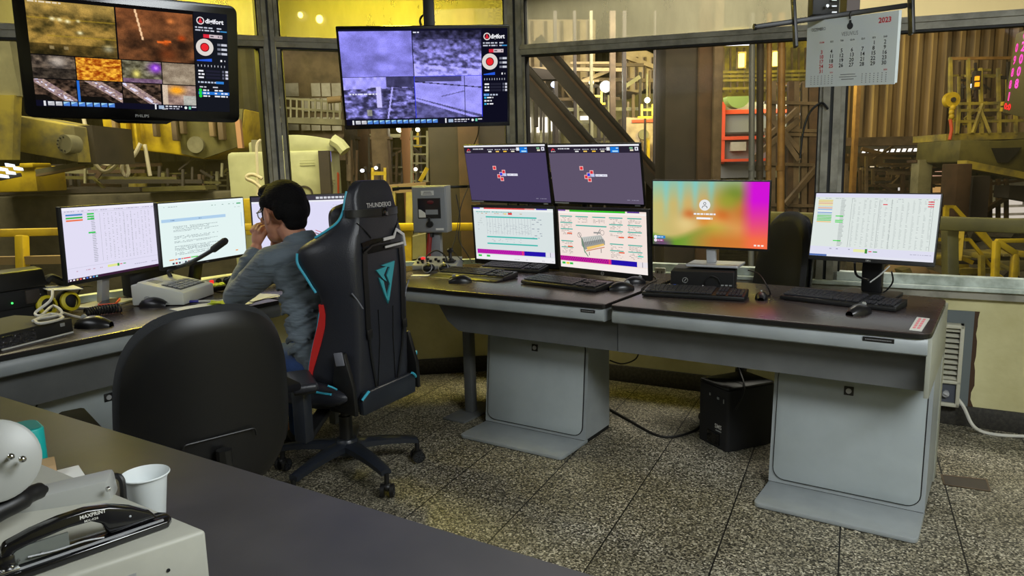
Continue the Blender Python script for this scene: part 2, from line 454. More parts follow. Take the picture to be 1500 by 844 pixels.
g = G(); g.b2((4.3, -4.6, 0), (4.45, 1.6, Zc), 'yellow_wall'); struct(g.obj('wall_side'))

# ------------------------------------------------------------------ windows
def window(name, M, x0, x1, zs0, zs1, zt0, zt1, zh0, zh1, upper='glass_upper', lab=None):
    """one bay: sill, transom and head heights may drift a little from one end to the other"""
    w = bpy.data.objects.new(name, None); COL.objects.link(w); w.matrix_world = M; struct(w, lab)
    g = G()
    def rail(za, zb, hgt, d0, d1, m, up=0):
        g.add([(x0, d0, za - hgt / 2), (x1, d0, zb - hgt / 2), (x1, d0, zb + hgt / 2), (x0, d0, za + hgt / 2),
               (x0, d1, za - hgt / 2), (x1, d1, zb - hgt / 2), (x1, d1, zb + hgt / 2), (x0, d1, za + hgt / 2)],
              [[0, 1, 2, 3], [4, 5, 6, 7], [0, 1, 5, 4], [2, 3, 7, 6], [0, 3, 7, 4], [1, 2, 6, 5]], m)
    rail(zt0, zt1, .062, -.05, .03, 'frame_grey'); rail(zt0 + .012, zt1 + .012, .02, .03, .042, 'frame_grey')
    rail(zt0 - .036, zt1 - .036, .012, -.03, .022, 'seal_black')
    rail(zh0, zh1, .06, -.05, .03, 'frame_grey')
    rail(zs0 + .03, zs1 + .03, .045, -.045, .02, 'sill_paint')
    for x, s in ((x0, 1), (x1, -1)):
        za = zs0 if x == x0 else zs1; zb = zh0 if x == x0 else zh1
        g.b2((x, -.04, za), (x + s * .022, .02, zb), 'frame_grey'); g.b2((x + s * .022, -.03, za), (x + s * .03, .012, zb), 'seal_black')
    g.obj('frame', w)
    g = G(); i = .01
    g.add([(x0 + i, -.012, zs0 + .03), (x1 - i, -.012, zs1 + .03), (x1 - i, -.012, zt1), (x0 + i, -.012, zt0)], [[0, 1, 2, 3]], 'glass_lower'); g.obj('lower_pane', w)
    g = G()
    g.add([(x0 + i, -.012, zt0), (x1 - i, -.012, zt1), (x1 - i, -.012, zh1), (x0 + i, -.012, zh0)], [[0, 1, 2, 3]], upper); g.obj('upper_pane', w)
    return w
def loc(M, P): return M.inverted() @ P
def zR(px, py): return onwall(px, py, C1, R1)
def zF(px, py): return onwall(px, py, C2, C1)
def zL(px, py): return onwall(px, py, L0, C2)
def slope(M, p, q):
    """height of the line through wall points p and q as a function of local x"""
    a = loc(M, p); b = loc(M, q); return lambda x: a.z + (b.z - a.z) * (x - a.x) / (b.x - a.x)
tR = slope(MR, zR(764, 74), zR(1500, 25)); tF = slope(MF, zF(399, 62), zF(748, 73)); tL = slope(ML, zL(0, 45), zL(381, 61))
SZ = .715
xm = loc(MR, zR(1213, 300)).x
hd = 2.46
window('window_3', MR, .05, xm - .04, SZ, SZ, tR(.05), tR(xm), hd, hd, lab='clear pane with dusty fanlight over the stacked monitors')
window('window_4', MR, xm + .04, xm + 2.4, SZ, SZ, tR(xm), max(1.9, tR(xm + 2.4)), hd, hd, 'glass_painted', lab='clear pane under stained painted fanlight by the calendar')
window('window_2', MF, .05, lF - .05, SZ, SZ, tF(.05), tF(lF), hd, hd)
xl = lL - .05
window('window_1', ML, xl - 2.5, xl, SZ, SZ, tL(xl - 2.5), tL(xl), hd, hd)
# corner posts and the doubled mullion
def post(name, P, M, w, d, z0=SZ, m='frame_grey'):
    g = G(); g.b2((-w / 2, -.06, z0), (-w * .1, d, Zc), m); g.b2((w * .1, -.06, z0), (w / 2, d, Zc), m)
    g.b2((-w * .1, -.05, z0), (w * .1, d - .012, Zc), 'frame_dark'); o = g.obj(name); T = M.copy(); T.translation = P; o.matrix_world = T; struct(o); return o
def bis(Ma, Mb):
    x = (Ma.col[0].xyz + Mb.col[0].xyz).normalized(); y = Vector((x.y, -x.x, 0)); return Matrix((x, y, Vector((0, 0, 1)))).transposed().to_4x4()
post('trim_1', C1, bis(MF, MR), .085, .04)
post('trim_2', C2, bis(ML, MF), .07, .04)
post('trim_3', MR @ Vector((xm, 0, 0)), MR, .085, .036)
# deep sill ledge all round
def ledge(name, M, l):
    g = G(); g.b2((-.01, -.16, .70), (l + .01, .05, .722), 'sill_paint', bev=.004); g.b2((-.01, .012, .66), (l + .01, .03, .70), 'frame_grey'); o = g.obj(name); o.matrix_world = M; struct(o)
ledge('trim_4', MR, lR); ledge('trim_5', MF, lF); ledge('trim_6', ML, lL)
# ------------------------------------------------------------------ the works outside the windows
mat('concrete_dark', (92, 86, 68), .9, col2=(54, 50, 40), nscale=2.2, bump=.5, bscale=6)
mat('rust_brown', (84, 62, 44), .8, col2=(58, 44, 32), nscale=3)
mat('steel_dark', (58, 50, 44), .7, col2=(44, 39, 35), nscale=3)
mat('steel_brown', (110, 92, 70), .7, col2=(78, 64, 48), nscale=4)
mat('pipe_ochre', (156, 118, 62), .55, col2=(120, 88, 46), nscale=5)
mat('pipe_blue', (112, 118, 124), .45)
mat('hall_yellow', (206, 176, 30), .5, col2=(150, 124, 34), nscale=4, lo=.45, hi=.7)
mat('hall_yellow_dirty', (176, 158, 62), .65, col2=(112, 104, 66), nscale=3, lo=.4, hi=.6)
mat('olive', (104, 98, 48), .6, col2=(80, 76, 38), nscale=4)
mat('machine_grey', (142, 138, 106), .6, col2=(110, 106, 80), nscale=3)
mat('beige_panel', (196, 176, 146), .7, col2=(160, 140, 114), nscale=3)
mat('pale_green', (186, 188, 140), .6, col2=(160, 160, 118), nscale=2.5)
mat('white_panel', (190, 186, 170), .7, col2=(160, 154, 136), nscale=4)
mat('corrugated', (150, 124, 82), .75, col2=(78, 62, 44), nscale=1.4, stretch=(4, 4, .35), lo=.35, hi=.7)
mat('corrugated_dark', (74, 70, 46), .8, col2=(50, 48, 34), nscale=2)
mat('orange_paint', (226, 84, 50), .5)
mat('cabinet_grey', (128, 130, 134), .5)
mat('sign_green', (150, 176, 90), .5)
mat('rope_white', (200, 190, 160), .8)
mat('pink_bar', (190, 140, 100), .7)
mat('dark_hole', (24, 22, 18), .9)
mat('board_green', (88, 84, 50), .6)
mat('ext_red', (196, 74, 34), .5)
mat('wood_old', (150, 126, 90), .8)
HY = Matrix.Rotation(-YAW, 4, 'Z') if False else Matrix((Vector((CR.x, CR.y, 0)).normalized(), Vector((CF.x, CF.y, 0)).normalized(), Vector((0, 0, 1)))).transposed().to_4x4()
HAX, HAY = HY.col[0].xyz.copy(), HY.col[1].xyz.copy()
HRZ = math.atan2(HAX.y, HAX.x)
def hth(name, label, cat, px, py, D, group=None, rz=None):
    """a thing out in the hall standing at the place seen at px,py, D metres off"""
    P = atD(px, py, D); return thing(name, label, cat, P, HRZ if rz is None else rz, group)
def hl(t, px, py, D):
    """that place in the thing's own axes"""
    a = t.rotation_euler.z; d = atD(px, py, D) - Vector(t.location); return Vector((d.x * math.cos(a) + d.y * math.sin(a), -d.x * math.sin(a) + d.y * math.cos(a), d.z))
def hbox(g, t, x0, y0, x1, y1, D, dep, m, bev=0):
    a = hl(t, x0, (y0 + y1) / 2, D); b = hl(t, x1, (y0 + y1) / 2, D); c = hl(t, (x0 + x1) / 2, y0, D); d = hl(t, (x0 + x1) / 2, y1, D)
    y = (a.y + b.y) / 2
    g.b2((a.x, y, d.z), (b.x, y + dep, c.z), m, bev=bev)
def hbar(g, t, p, q, D, w, m, D2=None, dep=None, bev=0):
    D2 = D if D2 is None else D2; g.beam(hl(t, *p, D), hl(t, *q, D2), dep or w, w, m, bev=bev, up=(0, 1, 0) if False else (0, 0, 1))
def htube(g, t, pts, D, r, m, res=0, n=8): g.tube([hl(t, p[0], p[1], p[2] if len(p) > 2 else D) for p in pts], r, m, n=n, res=res)
def simple(name, label, cat, parts, group=None, D=8, at=None):
    """parts: list of (part name, [(kind, args...)]) ; first point gives the base"""
    pass
def hpoly(g, t, pts, D, dep, m, bev=0):
    P = [hl(t, x, y, D) for x, y in pts]; y = sum(p.y for p in P) / len(P)
    g.prism([(p.x, p.z) for p in P], y, y + dep, m, ax='y', bev=bev)
GZ = -1.5
g = G(); g.b2((-14, -6, GZ - .1), (20, 26, GZ), 'concrete_dark'); o = g.obj('outside_floor'); struct(o)
def ribbed(g, x0, x1, z0, z1, y, m, pitch=.25, depth=.05):
    n = max(2, int((x1 - x0) / pitch)); P = []
    for k in range(n * 4 + 1):
        x = x0 + (x1 - x0) * k / (n * 4); d = (0, 0, depth, depth)[k % 4]; P.append([(x, y + d, z0), (x, y + d, z1)])
    g.grid(P, m, smooth=False, thick=.01)
def hall_wall(name, lab, x0, x1, y0, y1, D, m, pitch=.25, depth=.06):
    t = bpy.data.objects.new(name, None); COL.objects.link(t); P = atD(x0, y1, D); t.location = P; t.rotation_euler = (0, 0, HRZ); struct(t, lab)
    a = hl(t, x1, y1, D); b = hl(t, x0, y0, D)
    g = G(); ribbed(g, 0, a.x, 0, b.z, 0, m, pitch, depth); g.obj('cladding_panel', t); return t
# distant walls and roof of the hall
hall_wall('hall_wall_back', None, -500, 2300, -350, 420, 24, 'corrugated_dark', .5, .1)
hall_wall('hall_wall_right', 'brown corrugated wall beyond the right-hand windows', 1236, 1700, -60, 214, 11, 'corrugated', .2, .05)
hall_wall('hall_wall_left', None, 338, 400, 60, 292, 11, 'corrugated_dark', .22, .06)
g = G(); g.b2((-16, 2.6, 7.5), (20, 28, 7.7), 'steel_dark'); struct(g.obj('hall_roof'))

# --- left window: pit wall, beam, machine
t = hth('pit_wall', 'long mottled concrete wall outside behind the left monitors', 'concrete wall', -60, 440, 8)
g = G(); hbox(g, t, -60, 283, 430, 560, 8, .5, 'concrete_dark', bev=.05); g.obj('wall_body', t); g = G(); hbox(g, t, -60, 278, 205, 284, 7.9, .3, 'steel_dark'); g.obj('coping', t)
t = hth('box_girder', 'yellow and grey box girder with round bolted flange under left television', 'girder', 17, 220, 6.5)
g = G(); hpoly(g, t, [(17, 168), (110, 185), (112, 238), (20, 221)], 6.5, .8, 'hall_yellow_dirty', bev=.01); g.obj('girder_body', t)
g = G(); c = hl(t, 94, 211, 6.42); g.cyl(c, c + Vector((.03, .12, 0)), .082, 'machine_grey', n=24)
for k in range(12):
    a = k / 12 * 2 * PI; p = c + Vector((.06 * math.cos(a), -.004, .06 * math.sin(a))); g.cyl(p, p + Vector((0, .01, 0)), .007, 'dark_hole', n=6)
g.obj('bolted_flange', t); g = G(); hbox(g, t, 111, 184, 138, 240, 6.7, .7, 'steel_dark'); g.obj('end_box', t)
t = hth('machine_plate', 'tall grey steel plate outside left of the yellow girder', 'steel plate', 2, 236, 6.2)
g = G(); hpoly(g, t, [(-40, 50), (18, 60), (22, 110), (26, 140), (-40, 140)], 6.2, .1, 'machine_grey'); g.obj('upper_plate', t); g = G(); hpoly(g, t, [(-40, 140), (26, 140), (13, 234), (-40, 234)], 6.25, .1, 'hall_yellow_dirty'); g.obj('lower_plate', t)
t = hth('machine_box', 'bright yellow machine box outside above the concrete wall', 'machine box', 0, 283, 7.3)
g = G(); hbox(g, t, -40, 244, 53, 282, 7.3, .5, 'hall_yellow', bev=.015); g.obj('body', t); g = G(); hbox(g, t, 28, 239, 48, 246, 7.25, .3, 'hall_yellow', bev=.01); g.obj('cap', t)
t = hth('floodlight', 'small white panels imitating ceiling light reflections in the far left pane', 'floodlight', 12, 250, 6.0)  # no floodlight here: glowing panels stand in for ceiling lights mirrored in the left pane
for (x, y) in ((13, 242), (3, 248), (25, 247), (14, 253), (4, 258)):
    g = G(); hpoly(g, t, [(x - 6, y - 3), (x + 5, y - 1), (x + 6, y + 3), (x - 5, y + 2)], 6.0, .03, glow('e6f2ff', 1.6)); g.obj('reflection_panel', t)
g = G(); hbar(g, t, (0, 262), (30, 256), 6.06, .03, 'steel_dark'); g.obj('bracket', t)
t = hth('slide_bar', 'long pale slotted bar sloping above the pit wall', 'steel bar', 57, 258, 7)
g = G(); hbar(g, t, (57, 253), (132, 240), 7, .06, 'machine_grey', dep=.1); hbar(g, t, (57, 257), (128, 244), 7.0, .02, 'wood_old', dep=.1); g.obj('bar', t)
t = hth('yellow_machine', 'big yellow machine hull hanging outside beneath the left television', 'machine', 150, 222, 8)
g = G(); hpoly(g, t, [(150, 160), (362, 160), (352, 215), (296, 233), (250, 226), (216, 222), (175, 218), (152, 200)], 8, .7, 'hall_yellow', bev=.03); g.obj('hull', t)
g = G(); hpoly(g, t, [(262, 160), (358, 160), (350, 214), (296, 232), (264, 225)], 7.97, .06, 'olive'); g.obj('olive_panel', t)
for x0, x1, y1 in ((163, 169, 203), (175, 184, 190), (196, 200, 218), (222, 228, 200), (250, 258, 206), (262, 268, 196), (305, 312, 200), (318, 326, 205)):
    g = G(); hbox(g, t, x0, 162, x1, y1, 7.85, .1, random.choice(['steel_brown', 'hall_yellow', 'wood_old', 'hall_yellow']), bev=.01); g.obj('hanging_rib', t)
g = G(); c = hl(t, 286, 212, 7.93); g.cyl(c, c + Vector((0, .05, 0)), .09, 'machine_grey', n=20); g.obj('wheel', t)
g = G(); hpoly(g, t, [(345, 175), (352, 175), (354, 217), (347, 217)], 7.9, .06, 'pink_bar'); g.obj('end_bar', t)
t = hth('dark_press', 'dark riveted press body outside above the concrete wall', 'machine', 60, 282, 8.6)
g = G(); hbox(g, t, 54, 238, 340, 281, 8.62, .5, 'steel_dark'); hbox(g, t, 130, 200, 190, 250, 8.8, .5, 'rust_brown'); g.obj('body', t)
for x in (70, 84, 98, 116): g = G(); hbox(g, t, x, 246, x + 9, 280, 8.55, .12, 'steel_brown', bev=.02); g.obj('column_rib', t)
for x in (196, 208): g = G(); a = hl(t, x, 241, 8.4); b = hl(t, x, 276, 8.4); g.cyl(a, b, .055, 'hall_yellow_dirty', n=14); g.obj('cylinder', t)
t = hth('slab_step', 'narrow pale green ledge outside above the pit wall', 'ledge', 210, 281, 7.7); g = G(); hpoly(g, t, [(208, 275), (300, 272), (302, 278), (208, 281)], 7.7, .3, 'olive'); g.obj('ledge', t)
for k, (lab, pts) in enumerate((('white hose looping beneath the yellow girder end', [(122, 170), (128, 200), (134, 228), (146, 248), (158, 251), (172, 240), (182, 222), (184, 214)]),
        ('white hose knotted below the yellow machine, longer one', [(181, 214), (184, 235), (188, 252), (184, 258), (179, 250), (182, 238), (196, 228), (206, 210)]), ('pale hose hanging straight down beside yellow cylinders', [(212, 212), (216, 235), (220, 258)]),
        ('thin pale hose sagging behind the knotted ones', [(134, 222), (146, 238), (160, 242), (176, 232)]))):
    t = hth('hose', lab, 'hose', *pts[0], 7.5 + .06 * k, group=None); g = G(); htube(g, t, pts, 7.5 + .06 * k, .02 if k < 3 else .01, 'rope_white', res=6); g.obj('hose_run', t)
t = hth('lattice_rack', 'dim lattice rack outside left of the seated man', 'rack', 300, 290, 8.55)
g = G()
for x in (302, 318, 334): hbar(g, t, (x, 252), (x, 282), 8.55, .025, 'machine_grey')
for y in (256, 264, 272, 280): hbar(g, t, (296, y), (350, y), 8.55, .02, 'machine_grey')
g.obj('lattice_bars', t)
t = hth('warning_sign', 'small red and white diamond sign outside above the second monitor', 'sign', 346, 278, 8.5)
g = G(); hpoly(g, t, [(346, 268), (353, 278), (346, 288), (340, 278)], 8.5, .02, 'pink_bar'); g.obj('plate', t); g = G(); hpoly(g, t, [(347, 271), (351, 277), (345, 285), (343, 281)], 8.49, .008, 'ext_red'); g.obj('mark', t)
t = hth('pink_panel', 'small faded pink panel outside beside the diamond sign', 'panel', 358, 280, 8.6); g = G(); hbox(g, t, 353, 266, 366, 281, 8.6, .05, 'pink_bar'); g.obj('plate', t)
t = hth('guard_rail', 'thick yellow guard rail outside the left windows', 'guard rail', 20, 430, 4.9)
g = G(); hbar(g, t, (-60, 343), (470, 330), 4.9, .055, 'hall_yellow', D2=6.2, dep=.05, bev=.01); g.obj('top_rail', t)
g = G(); hbar(g, t, (-60, 383), (100, 380), 4.95, .055, 'wood_old', dep=.05); g.obj('middle_rail', t)
for x in (32, -30): g = G(); hbar(g, t, (x, 345), (x + 4, 470), 4.95, .075, 'hall_yellow', dep=.06, bev=.01); g.obj('post', t)
t = hth('junction_cabinet', 'yellow cabinet standing outside behind the seated man', 'cabinet', 366, 345, 6.6)
g = G(); hbox(g, t, 358, 291, 376, 345, 6.6, .3, 'hall_yellow', bev=.01); g.obj('body', t); g = G(); hbox(g, t, 372, 296, 374, 335, 6.58, .03, 'steel_dark'); g.obj('door_edge', t)

# --- middle window: locomotive cab, facade, lamps, columns
t = hth('locomotive_cab', 'pale green works locomotive cab with louvred vent outside middle window', 'locomotive', 400, 440, 7)
g = G(); hbox(g, t, 340, 222, 489, 440, 7, .45, 'pale_green', bev=.04); g.obj('body', t)
a = hl(t, 368, 222, 7); b = hl(t, 492, 222, 7); zt = hl(t, 440, 198, 7).z
g = G(); P = []
for k in range(13):
    q = k / 12; P.append((a.x + (b.x - a.x) * q, a.z + (zt - a.z) * math.sin(PI * (.12 + .76 * q)) ** .6))
g.prism([(b.x, a.z - .02)] + [(a.x, a.z - .02)] + P, a.y - .06, a.y + .5, 'pale_green', ax='y', bev=.01); g.obj('roof', t)
g = G(); hbox(g, t, 437, 223, 463, 244, 6.95, .06, 'machine_grey'); g.obj('vent_frame', t)
for k in range(6): g = G(); hbox(g, t, 439, 225 + k * 3.2, 461, 226.6 + k * 3.2, 6.9, .06, 'pale_green'); g.obj('louvre', t)
g = G(); hbox(g, t, 370, 205, 384, 260, 6.94, .05, 'machine_grey'); g.obj('door_panel', t)
for y in (265, 270): g = G(); hbox(g, t, 392, y, 489, y + 1.6, 6.94, .06, 'machine_grey'); g.obj('belt_rail', t)
g = G(); c = hl(t, 446, 285, 6.95); T = Matrix.Translation(c) @ Matrix.Rotation(R(90), 4, 'X')
g.lathe([(.085, 0), (.085, .01), (.07, .01), (.07, 0)], 'steel_dark', M=T, n=28); g.prism([(.0, .04), (.02, -.02), (-.02, -.02)], 0, .01, 'steel_dark', M=T); g.obj('round_emblem', t)
g = G(); hbox(g, t, 473, 221, 488, 440, 6.93, .08, 'steel_dark'); g.obj('cab_window', t)
g = G(); hbox(g, t, 474, 222, 484, 237, 6.9, .03, glow('8a86f0', .8)); g.obj('lit_screen', t)
g = G(); htube(g, t, [(487, 205), (498, 212), (506, 222)], 6.9, .06, 'pale_green'); g.obj('exhaust_pipe', t)
t = hth('hand_rail', 'pale looped hand rail on the locomotive side', 'hand rail', 378, 290, 6.3); g = G(); htube(g, t, [(382, 205), (376, 214), (377, 250), (378, 290)], 6.3, .012, 'rope_white', res=4); htube(g, t, [(384, 262), (372, 256), (363, 257), (362, 262), (374, 268), (386, 280)], 6.3, .016, 'rope_white', res=5); g.obj('rail', t)
t = hth('gridded_facade', 'white panelled building wall with dark grid beyond the locomotive', 'facade', 410, 200, 12)
g = G(); hbox(g, t, 395, 60, 560, 235, 12, .3, 'steel_brown'); g.obj('wall_body', t)
for i, x in enumerate((415, 441, 456, 471, 486)):
    for j, y in enumerate((78, 100, 122, 144, 172)):
        if (i + j) % 7 == 3: continue
        g = G(); hbox(g, t, x, y, x + (22 if i == 0 else 13), y + 19, 11.95, .06, 'white_panel'); g.obj('panel', t)
t = hth('caged_walkway', 'dark walkway railing crossing in front of the white panelled wall', 'walkway', 410, 180, 10.5)
g = G()
for x in range(408, 500, 9): hbar(g, t, (x, 145), (x, 178), 10.5, .025, 'machine_grey')
for y in (146, 160): hbar(g, t, (404, y - 3), (500, y + 4), 10.5, .03, 'machine_grey')
g.obj('railing', t); g = G(); hbar(g, t, (400, 176), (505, 180), 10.5, .08, 'machine_grey', dep=.3); g.obj('deck', t)
t = hth('drum_pipe', 'short wooden-coloured pipe stub outside left of the slim television', 'pipe', 480, 147, 10); g = G(); a = hl(t, 480, 147, 10); b = hl(t, 500, 145, 10); g.cyl(a, b, .045, 'wood_old'); g.obj('stub', t)
t = hth('steel_ladder', 'vertical ladder cage beyond the locomotive, near window post', 'ladder', 396, 200, 9)
g = G()
for x in (392, 404): hbar(g, t, (x, 60), (x + 2, 205), 9, .04, 'olive')
for y in range(70, 205, 11): hbar(g, t, (392, y), (405, y), 9, .02, 'olive')
g.obj('rails_and_rungs', t)
def floodlamp(px, py, D, lab, col, s=6, fr=None, group='floodlights in the hall'):
    t = hth('floodlight', lab, 'floodlight', px, py, D, group)
    g = G(); c = hl(t, px, py, D); r = s / FPX * D
    T = Matrix.Translation(c) @ Matrix.Rotation(R(90), 4, 'X')
    g.lathe([(0, -.02), (r * .9, -.02), (r, .0), (r, .03), (0, .05)], glow(col, 6), M=T, n=16); g.obj('lens', t)
    g = G(); g.lathe([(r * 1.05, -.01), (r * 1.15, -.005), (r * .7, -.12), (0, -.14)], 'steel_dark', M=T @ Matrix.Translation((0, 0, -.01)), n=16); g.obj('housing', t)
    g = G(); g.cyl((c.x, c.y + .18, GZ - t.location.z), (c.x, c.y + .18, c.z + .05), .02, 'steel_dark', n=8); g.beam(c + Vector((0, .1, 0)), c + Vector((0, .19, 0)), .03, .03, 'steel_dark'); g.obj('lamp_post', t)
    if fr:
        g = G(); w = 9
        for a, b in (((px - fr, py + 6), (px - fr, py + 24)), ((px + 4 - fr + 12, py + 6), (px + 4 - fr + 12, py + 24)), ((px - fr, py + 14), (px - fr + 16, py + 14)), ((px - fr - 6, py + 25), (px - fr + 22, py + 25))): hbar(g, t, a, b, D, .035, 'hall_yellow')
        g.obj('cage', t)
    return t
floodlamp(586, 189, 11, 'bright lamp with yellow cage outside below slim television', 'fff8d0', 5, -10)
floodlamp(612, 190, 11, 'smaller lamp right of the caged one below slim television', 'fff8d0', 3)
floodlamp(531, 250, 8.5, 'small blue-white lamp left of the gaming chair top', 'dfe4ff', 2.4)
floodlamp(551, 246, 8.5, 'small white lamp on a yellow frame behind gaming chair top', 'ffffff', 2.2)
floodlamp(609, 248, 8.5, 'small lamp right of the gaming chair top, by a yellow strut', 'fff0d8', 2.4)
t = hth('steel_bracket', 'small yellow steel frame behind the top of the gaming chair', 'bracket', 555, 262, 8.4)
g = G()
for x in (546, 564): hbar(g, t, (x, 246), (x, 275), 8.4, .03, 'hall_yellow')
hbar(g, t, (544, 254), (566, 254), 8.4, .04, 'hall_yellow'); g.obj('bars', t)
t = hth('fire_extinguisher', 'small orange-red extinguisher outside right of the locomotive cab', 'extinguisher', 493, 285, 7.2)
g = G(); a = hl(t, 493, 284, 7.2); b = hl(t, 493, 256, 7.2); g.cyl(a, b, .028, 'ext_red', n=14); g.ell(b, .028, 'ext_red'); g.obj('bottle', t); g = G(); g.cyl(b, b + Vector((0, 0, .05)), .01, 'black_plastic') if 'black_plastic' in MATS else g.cyl(b, b + Vector((0, 0, .05)), .01, 'steel_dark'); g.obj('valve', t)
for x0, x1, D, m, lab in ((544, 568, 10, 'steel_brown', 'broad brown steel column behind the gaming chair'), (588, 601, 10.5, 'pink_bar', 'slim pinkish column right of the gaming chair top'), (505, 520, 11, 'steel_dark', 'dark column right of the locomotive'), (520, 540, 11.3, 'rust_brown', 'rusty column further right of the locomotive')):
    t = hth('steel_column', lab, 'column', (x0 + x1) / 2, 280, D, 'columns seen through the middle window'); g = G(); hbox(g, t, x0, 100, x1, 330, D, .25, m, bev=.01); g.obj('shaft', t)
    g = G(); hbox(g, t, x0 - 2, 200, x1 + 2, 204, D - .02, .3, m); g.obj('collar', t)
t = hth('steel_ladder', 'ladder between the brown columns behind the gaming chair', 'ladder', 615, 280, 9.6)
g = G()
for x in (603, 626): hbar(g, t, (x, 192), (x, 280), 9.6, .03, 'machine_grey')
for y in range(200, 280, 13): hbar(g, t, (603, y), (626, y), 9.6, .02, 'machine_grey')
g.obj('rails_and_rungs', t)
t = hth('work_table', 'low cluttered bench outside right of the gaming chair', 'bench', 600, 380, 6.6)
g = G(); hpoly(g, t, [(560, 272), (624, 267), (624, 281), (560, 284)], 6.8, .5, 'wood_old'); g.obj('upper_board', t); g = G(); hpoly(g, t, [(580, 352), (624, 342), (624, 376), (580, 386)], 6.6, .4, 'machine_grey'); g.obj('lower_board', t)
for x in (575, 600, 618): g = G(); hbar(g, t, (x, 282), (x, 345), 6.75, .06, 'hall_yellow_dirty'); g.obj('leg', t)
t = hth('yellow_strut', 'short slanting yellow strut right of the gaming chair top', 'strut', 622, 262, 8.2); g = G(); hbar(g, t, (615, 266), (626, 246), 8.2, .04, 'hall_yellow'); g.obj('bar', t)
t = hth('great_column', 'wide dark brown steel column behind the grey display box', 'column', 660, 420, 6.3)
g = G(); hbox(g, t, 629, 20, 745, 470, 6.3, .6, 'steel_dark', bev=.02); g.obj('shaft', t); g = G(); hbox(g, t, 672, 20, 702, 470, 6.24, .08, 'rust_brown', bev=.01); g.obj('flange_plate', t)
t = hth('guard_rail', 'yellow guard rail outside behind the grey display box', 'guard rail', 640, 345, 5.7)
g = G(); hbar(g, t, (520, 333), (765, 332), 5.7, .06, 'hall_yellow', dep=.06, bev=.01); g.obj('top_rail', t); g = G(); hbar(g, t, (598, 333), (598, 440), 5.75, .06, 'hall_yellow'); g.obj('post', t)

# --- right-hand window, first bay
t = hth('hopper', 'beige ribbed hopper with a sloping bottom beyond the diagonal braces', 'hopper', 800, 150, 15)
g = G(); hpoly(g, t, [(752, 30), (872, 30), (872, 150), (846, 158), (812, 112), (752, 97)], 15, 2, 'beige_panel', bev=.03); g.obj('shell', t)
for x in (778, 798, 822, 846, 862): g = G(); hbox(g, t, x, 32, x + 4, 104 if x < 820 else 146, 14.9, .15, 'steel_brown'); g.obj('rib', t)
t = hth('hopper', 'beige ribbed panel hopper right of the bright floodlight', 'hopper', 945, 140, 15)
g = G(); hpoly(g, t, [(914, 60), (968, 84), (968, 112), (938, 136), (914, 132)], 15, 1.5, 'beige_panel', bev=.03); g.obj('shell', t)
for x in (920, 932, 944, 956): g = G(); hbox(g, t, x, 84, x + 3, 130, 14.9, .12, 'steel_brown'); g.obj('rib', t)
g = G(); hpoly(g, t, [(913, 78), (975, 100), (975, 106), (913, 85)], 14.8, .3, 'beige_panel'); g.obj('top_flange', t)
t = hth('hopper_wall', 'pale wall with openings low behind the braces', 'wall', 800, 200, 18)
g = G(); hbox(g, t, 755, 140, 1000, 260, 18, .3, 'white_panel'); g.obj('wall_body', t)
for x0, x1, y0, y1 in ((769, 778, 172, 194), (786, 802, 172, 194), (807, 818, 170, 192), (850, 862, 170, 180), (915, 920, 178, 190)): g = G(); hbox(g, t, x0, y0, x1, y1, 17.9, .08, glow('fff4e0', 1.6)); g.obj('lit_opening', t)
for x in (766, 782, 804, 822): g = G(); hbox(g, t, x, 150, x + 3, 240, 17.8, .15, 'machine_grey'); g.obj('stud', t)
GB = 'diagonal braces beyond the centre window'
for p, q, w, lab in (((740, 78), (905, 265), .24, 'lower of two thick dark diagonal braces beyond the window'), ((785, 62), (975, 280), .22, 'upper of two thick dark diagonal braces beyond the window')):
    t = hth('diagonal_brace', lab, 'brace', *p, 9, GB); g = G(); hbar(g, t, p, q, 9, w, 'steel_dark', dep=.22); g.obj('beam', t)
    g = G(); hbar(g, t, (p[0] + 3, p[1] - 3), (q[0] + 3, q[1] - 3), 8.95, .03, 'rust_brown', dep=.3); g.obj('flange', t)
t = hth('gusset_beam', 'dark horizontal beam joining the diagonal braces', 'beam', 790, 112, 9.5); g = G(); hpoly(g, t, [(760, 96), (815, 104), (825, 116), (770, 116)], 9.5, .2, 'steel_dark'); g.obj('plate', t)
GP = 'slim dark posts beyond the centre window'
for x, w, m, lab in ((815, 5, 'steel_dark', 'slim dark post left of the floodlit area, first from corner'), (843, 4, 'steel_dark', 'slim dark post second from the window corner'), (867, 4, 'machine_grey', 'slim grey post third from the window corner'), (898, 8, 'steel_brown', 'brown post right beside the brightest floodlight'), (915, 5, 'steel_dark', 'dark post right of the brown one beside the floodlight'), (960, 3, 'steel_dark', 'thin dark post between the two twin lamps')):
    t = hth('steel_post', lab, 'post', x, 260, 10.5, GP); g = G(); hbox(g, t, x - w / 2, 20, x + w / 2, 280, 10.5, .1, m); g.obj('shaft', t); g = G(); hbox(g, t, x - w, 268, x + w, 272, 10.48, .14, m); g.obj('base_plate', t)
floodlamp(887, 127, 12, 'brightest floodlight with a yellow cage beyond the braces', 'fffce8', 8, 22)
floodlamp(866, 121, 12, 'small yellowish lamp left of the brightest floodlight', 'fff2a0', 3.5)
floodlamp(948, 147, 12, 'left of the twin lamps beside the wide dark column', 'fff8c8', 4, 8)
floodlamp(964, 147, 12, 'right of the twin lamps beside the wide dark column', 'fff8c8', 4)
floodlamp(811, 124, 11, 'bluish lamp under the upper diagonal brace', 'c8d8ff', 4)
t = hth('conveyor', 'pale machine with a red stripe below the twin lamps', 'machine', 940, 250, 13)
g = G(); hpoly(g, t, [(914, 172), (975, 176), (975, 250), (914, 250)], 13, .8, 'beige_panel'); g.obj('body', t); g = G(); hbox(g, t, 926, 175, 974, 179, 12.9, .08, 'orange_paint'); g.obj('red_stripe', t)
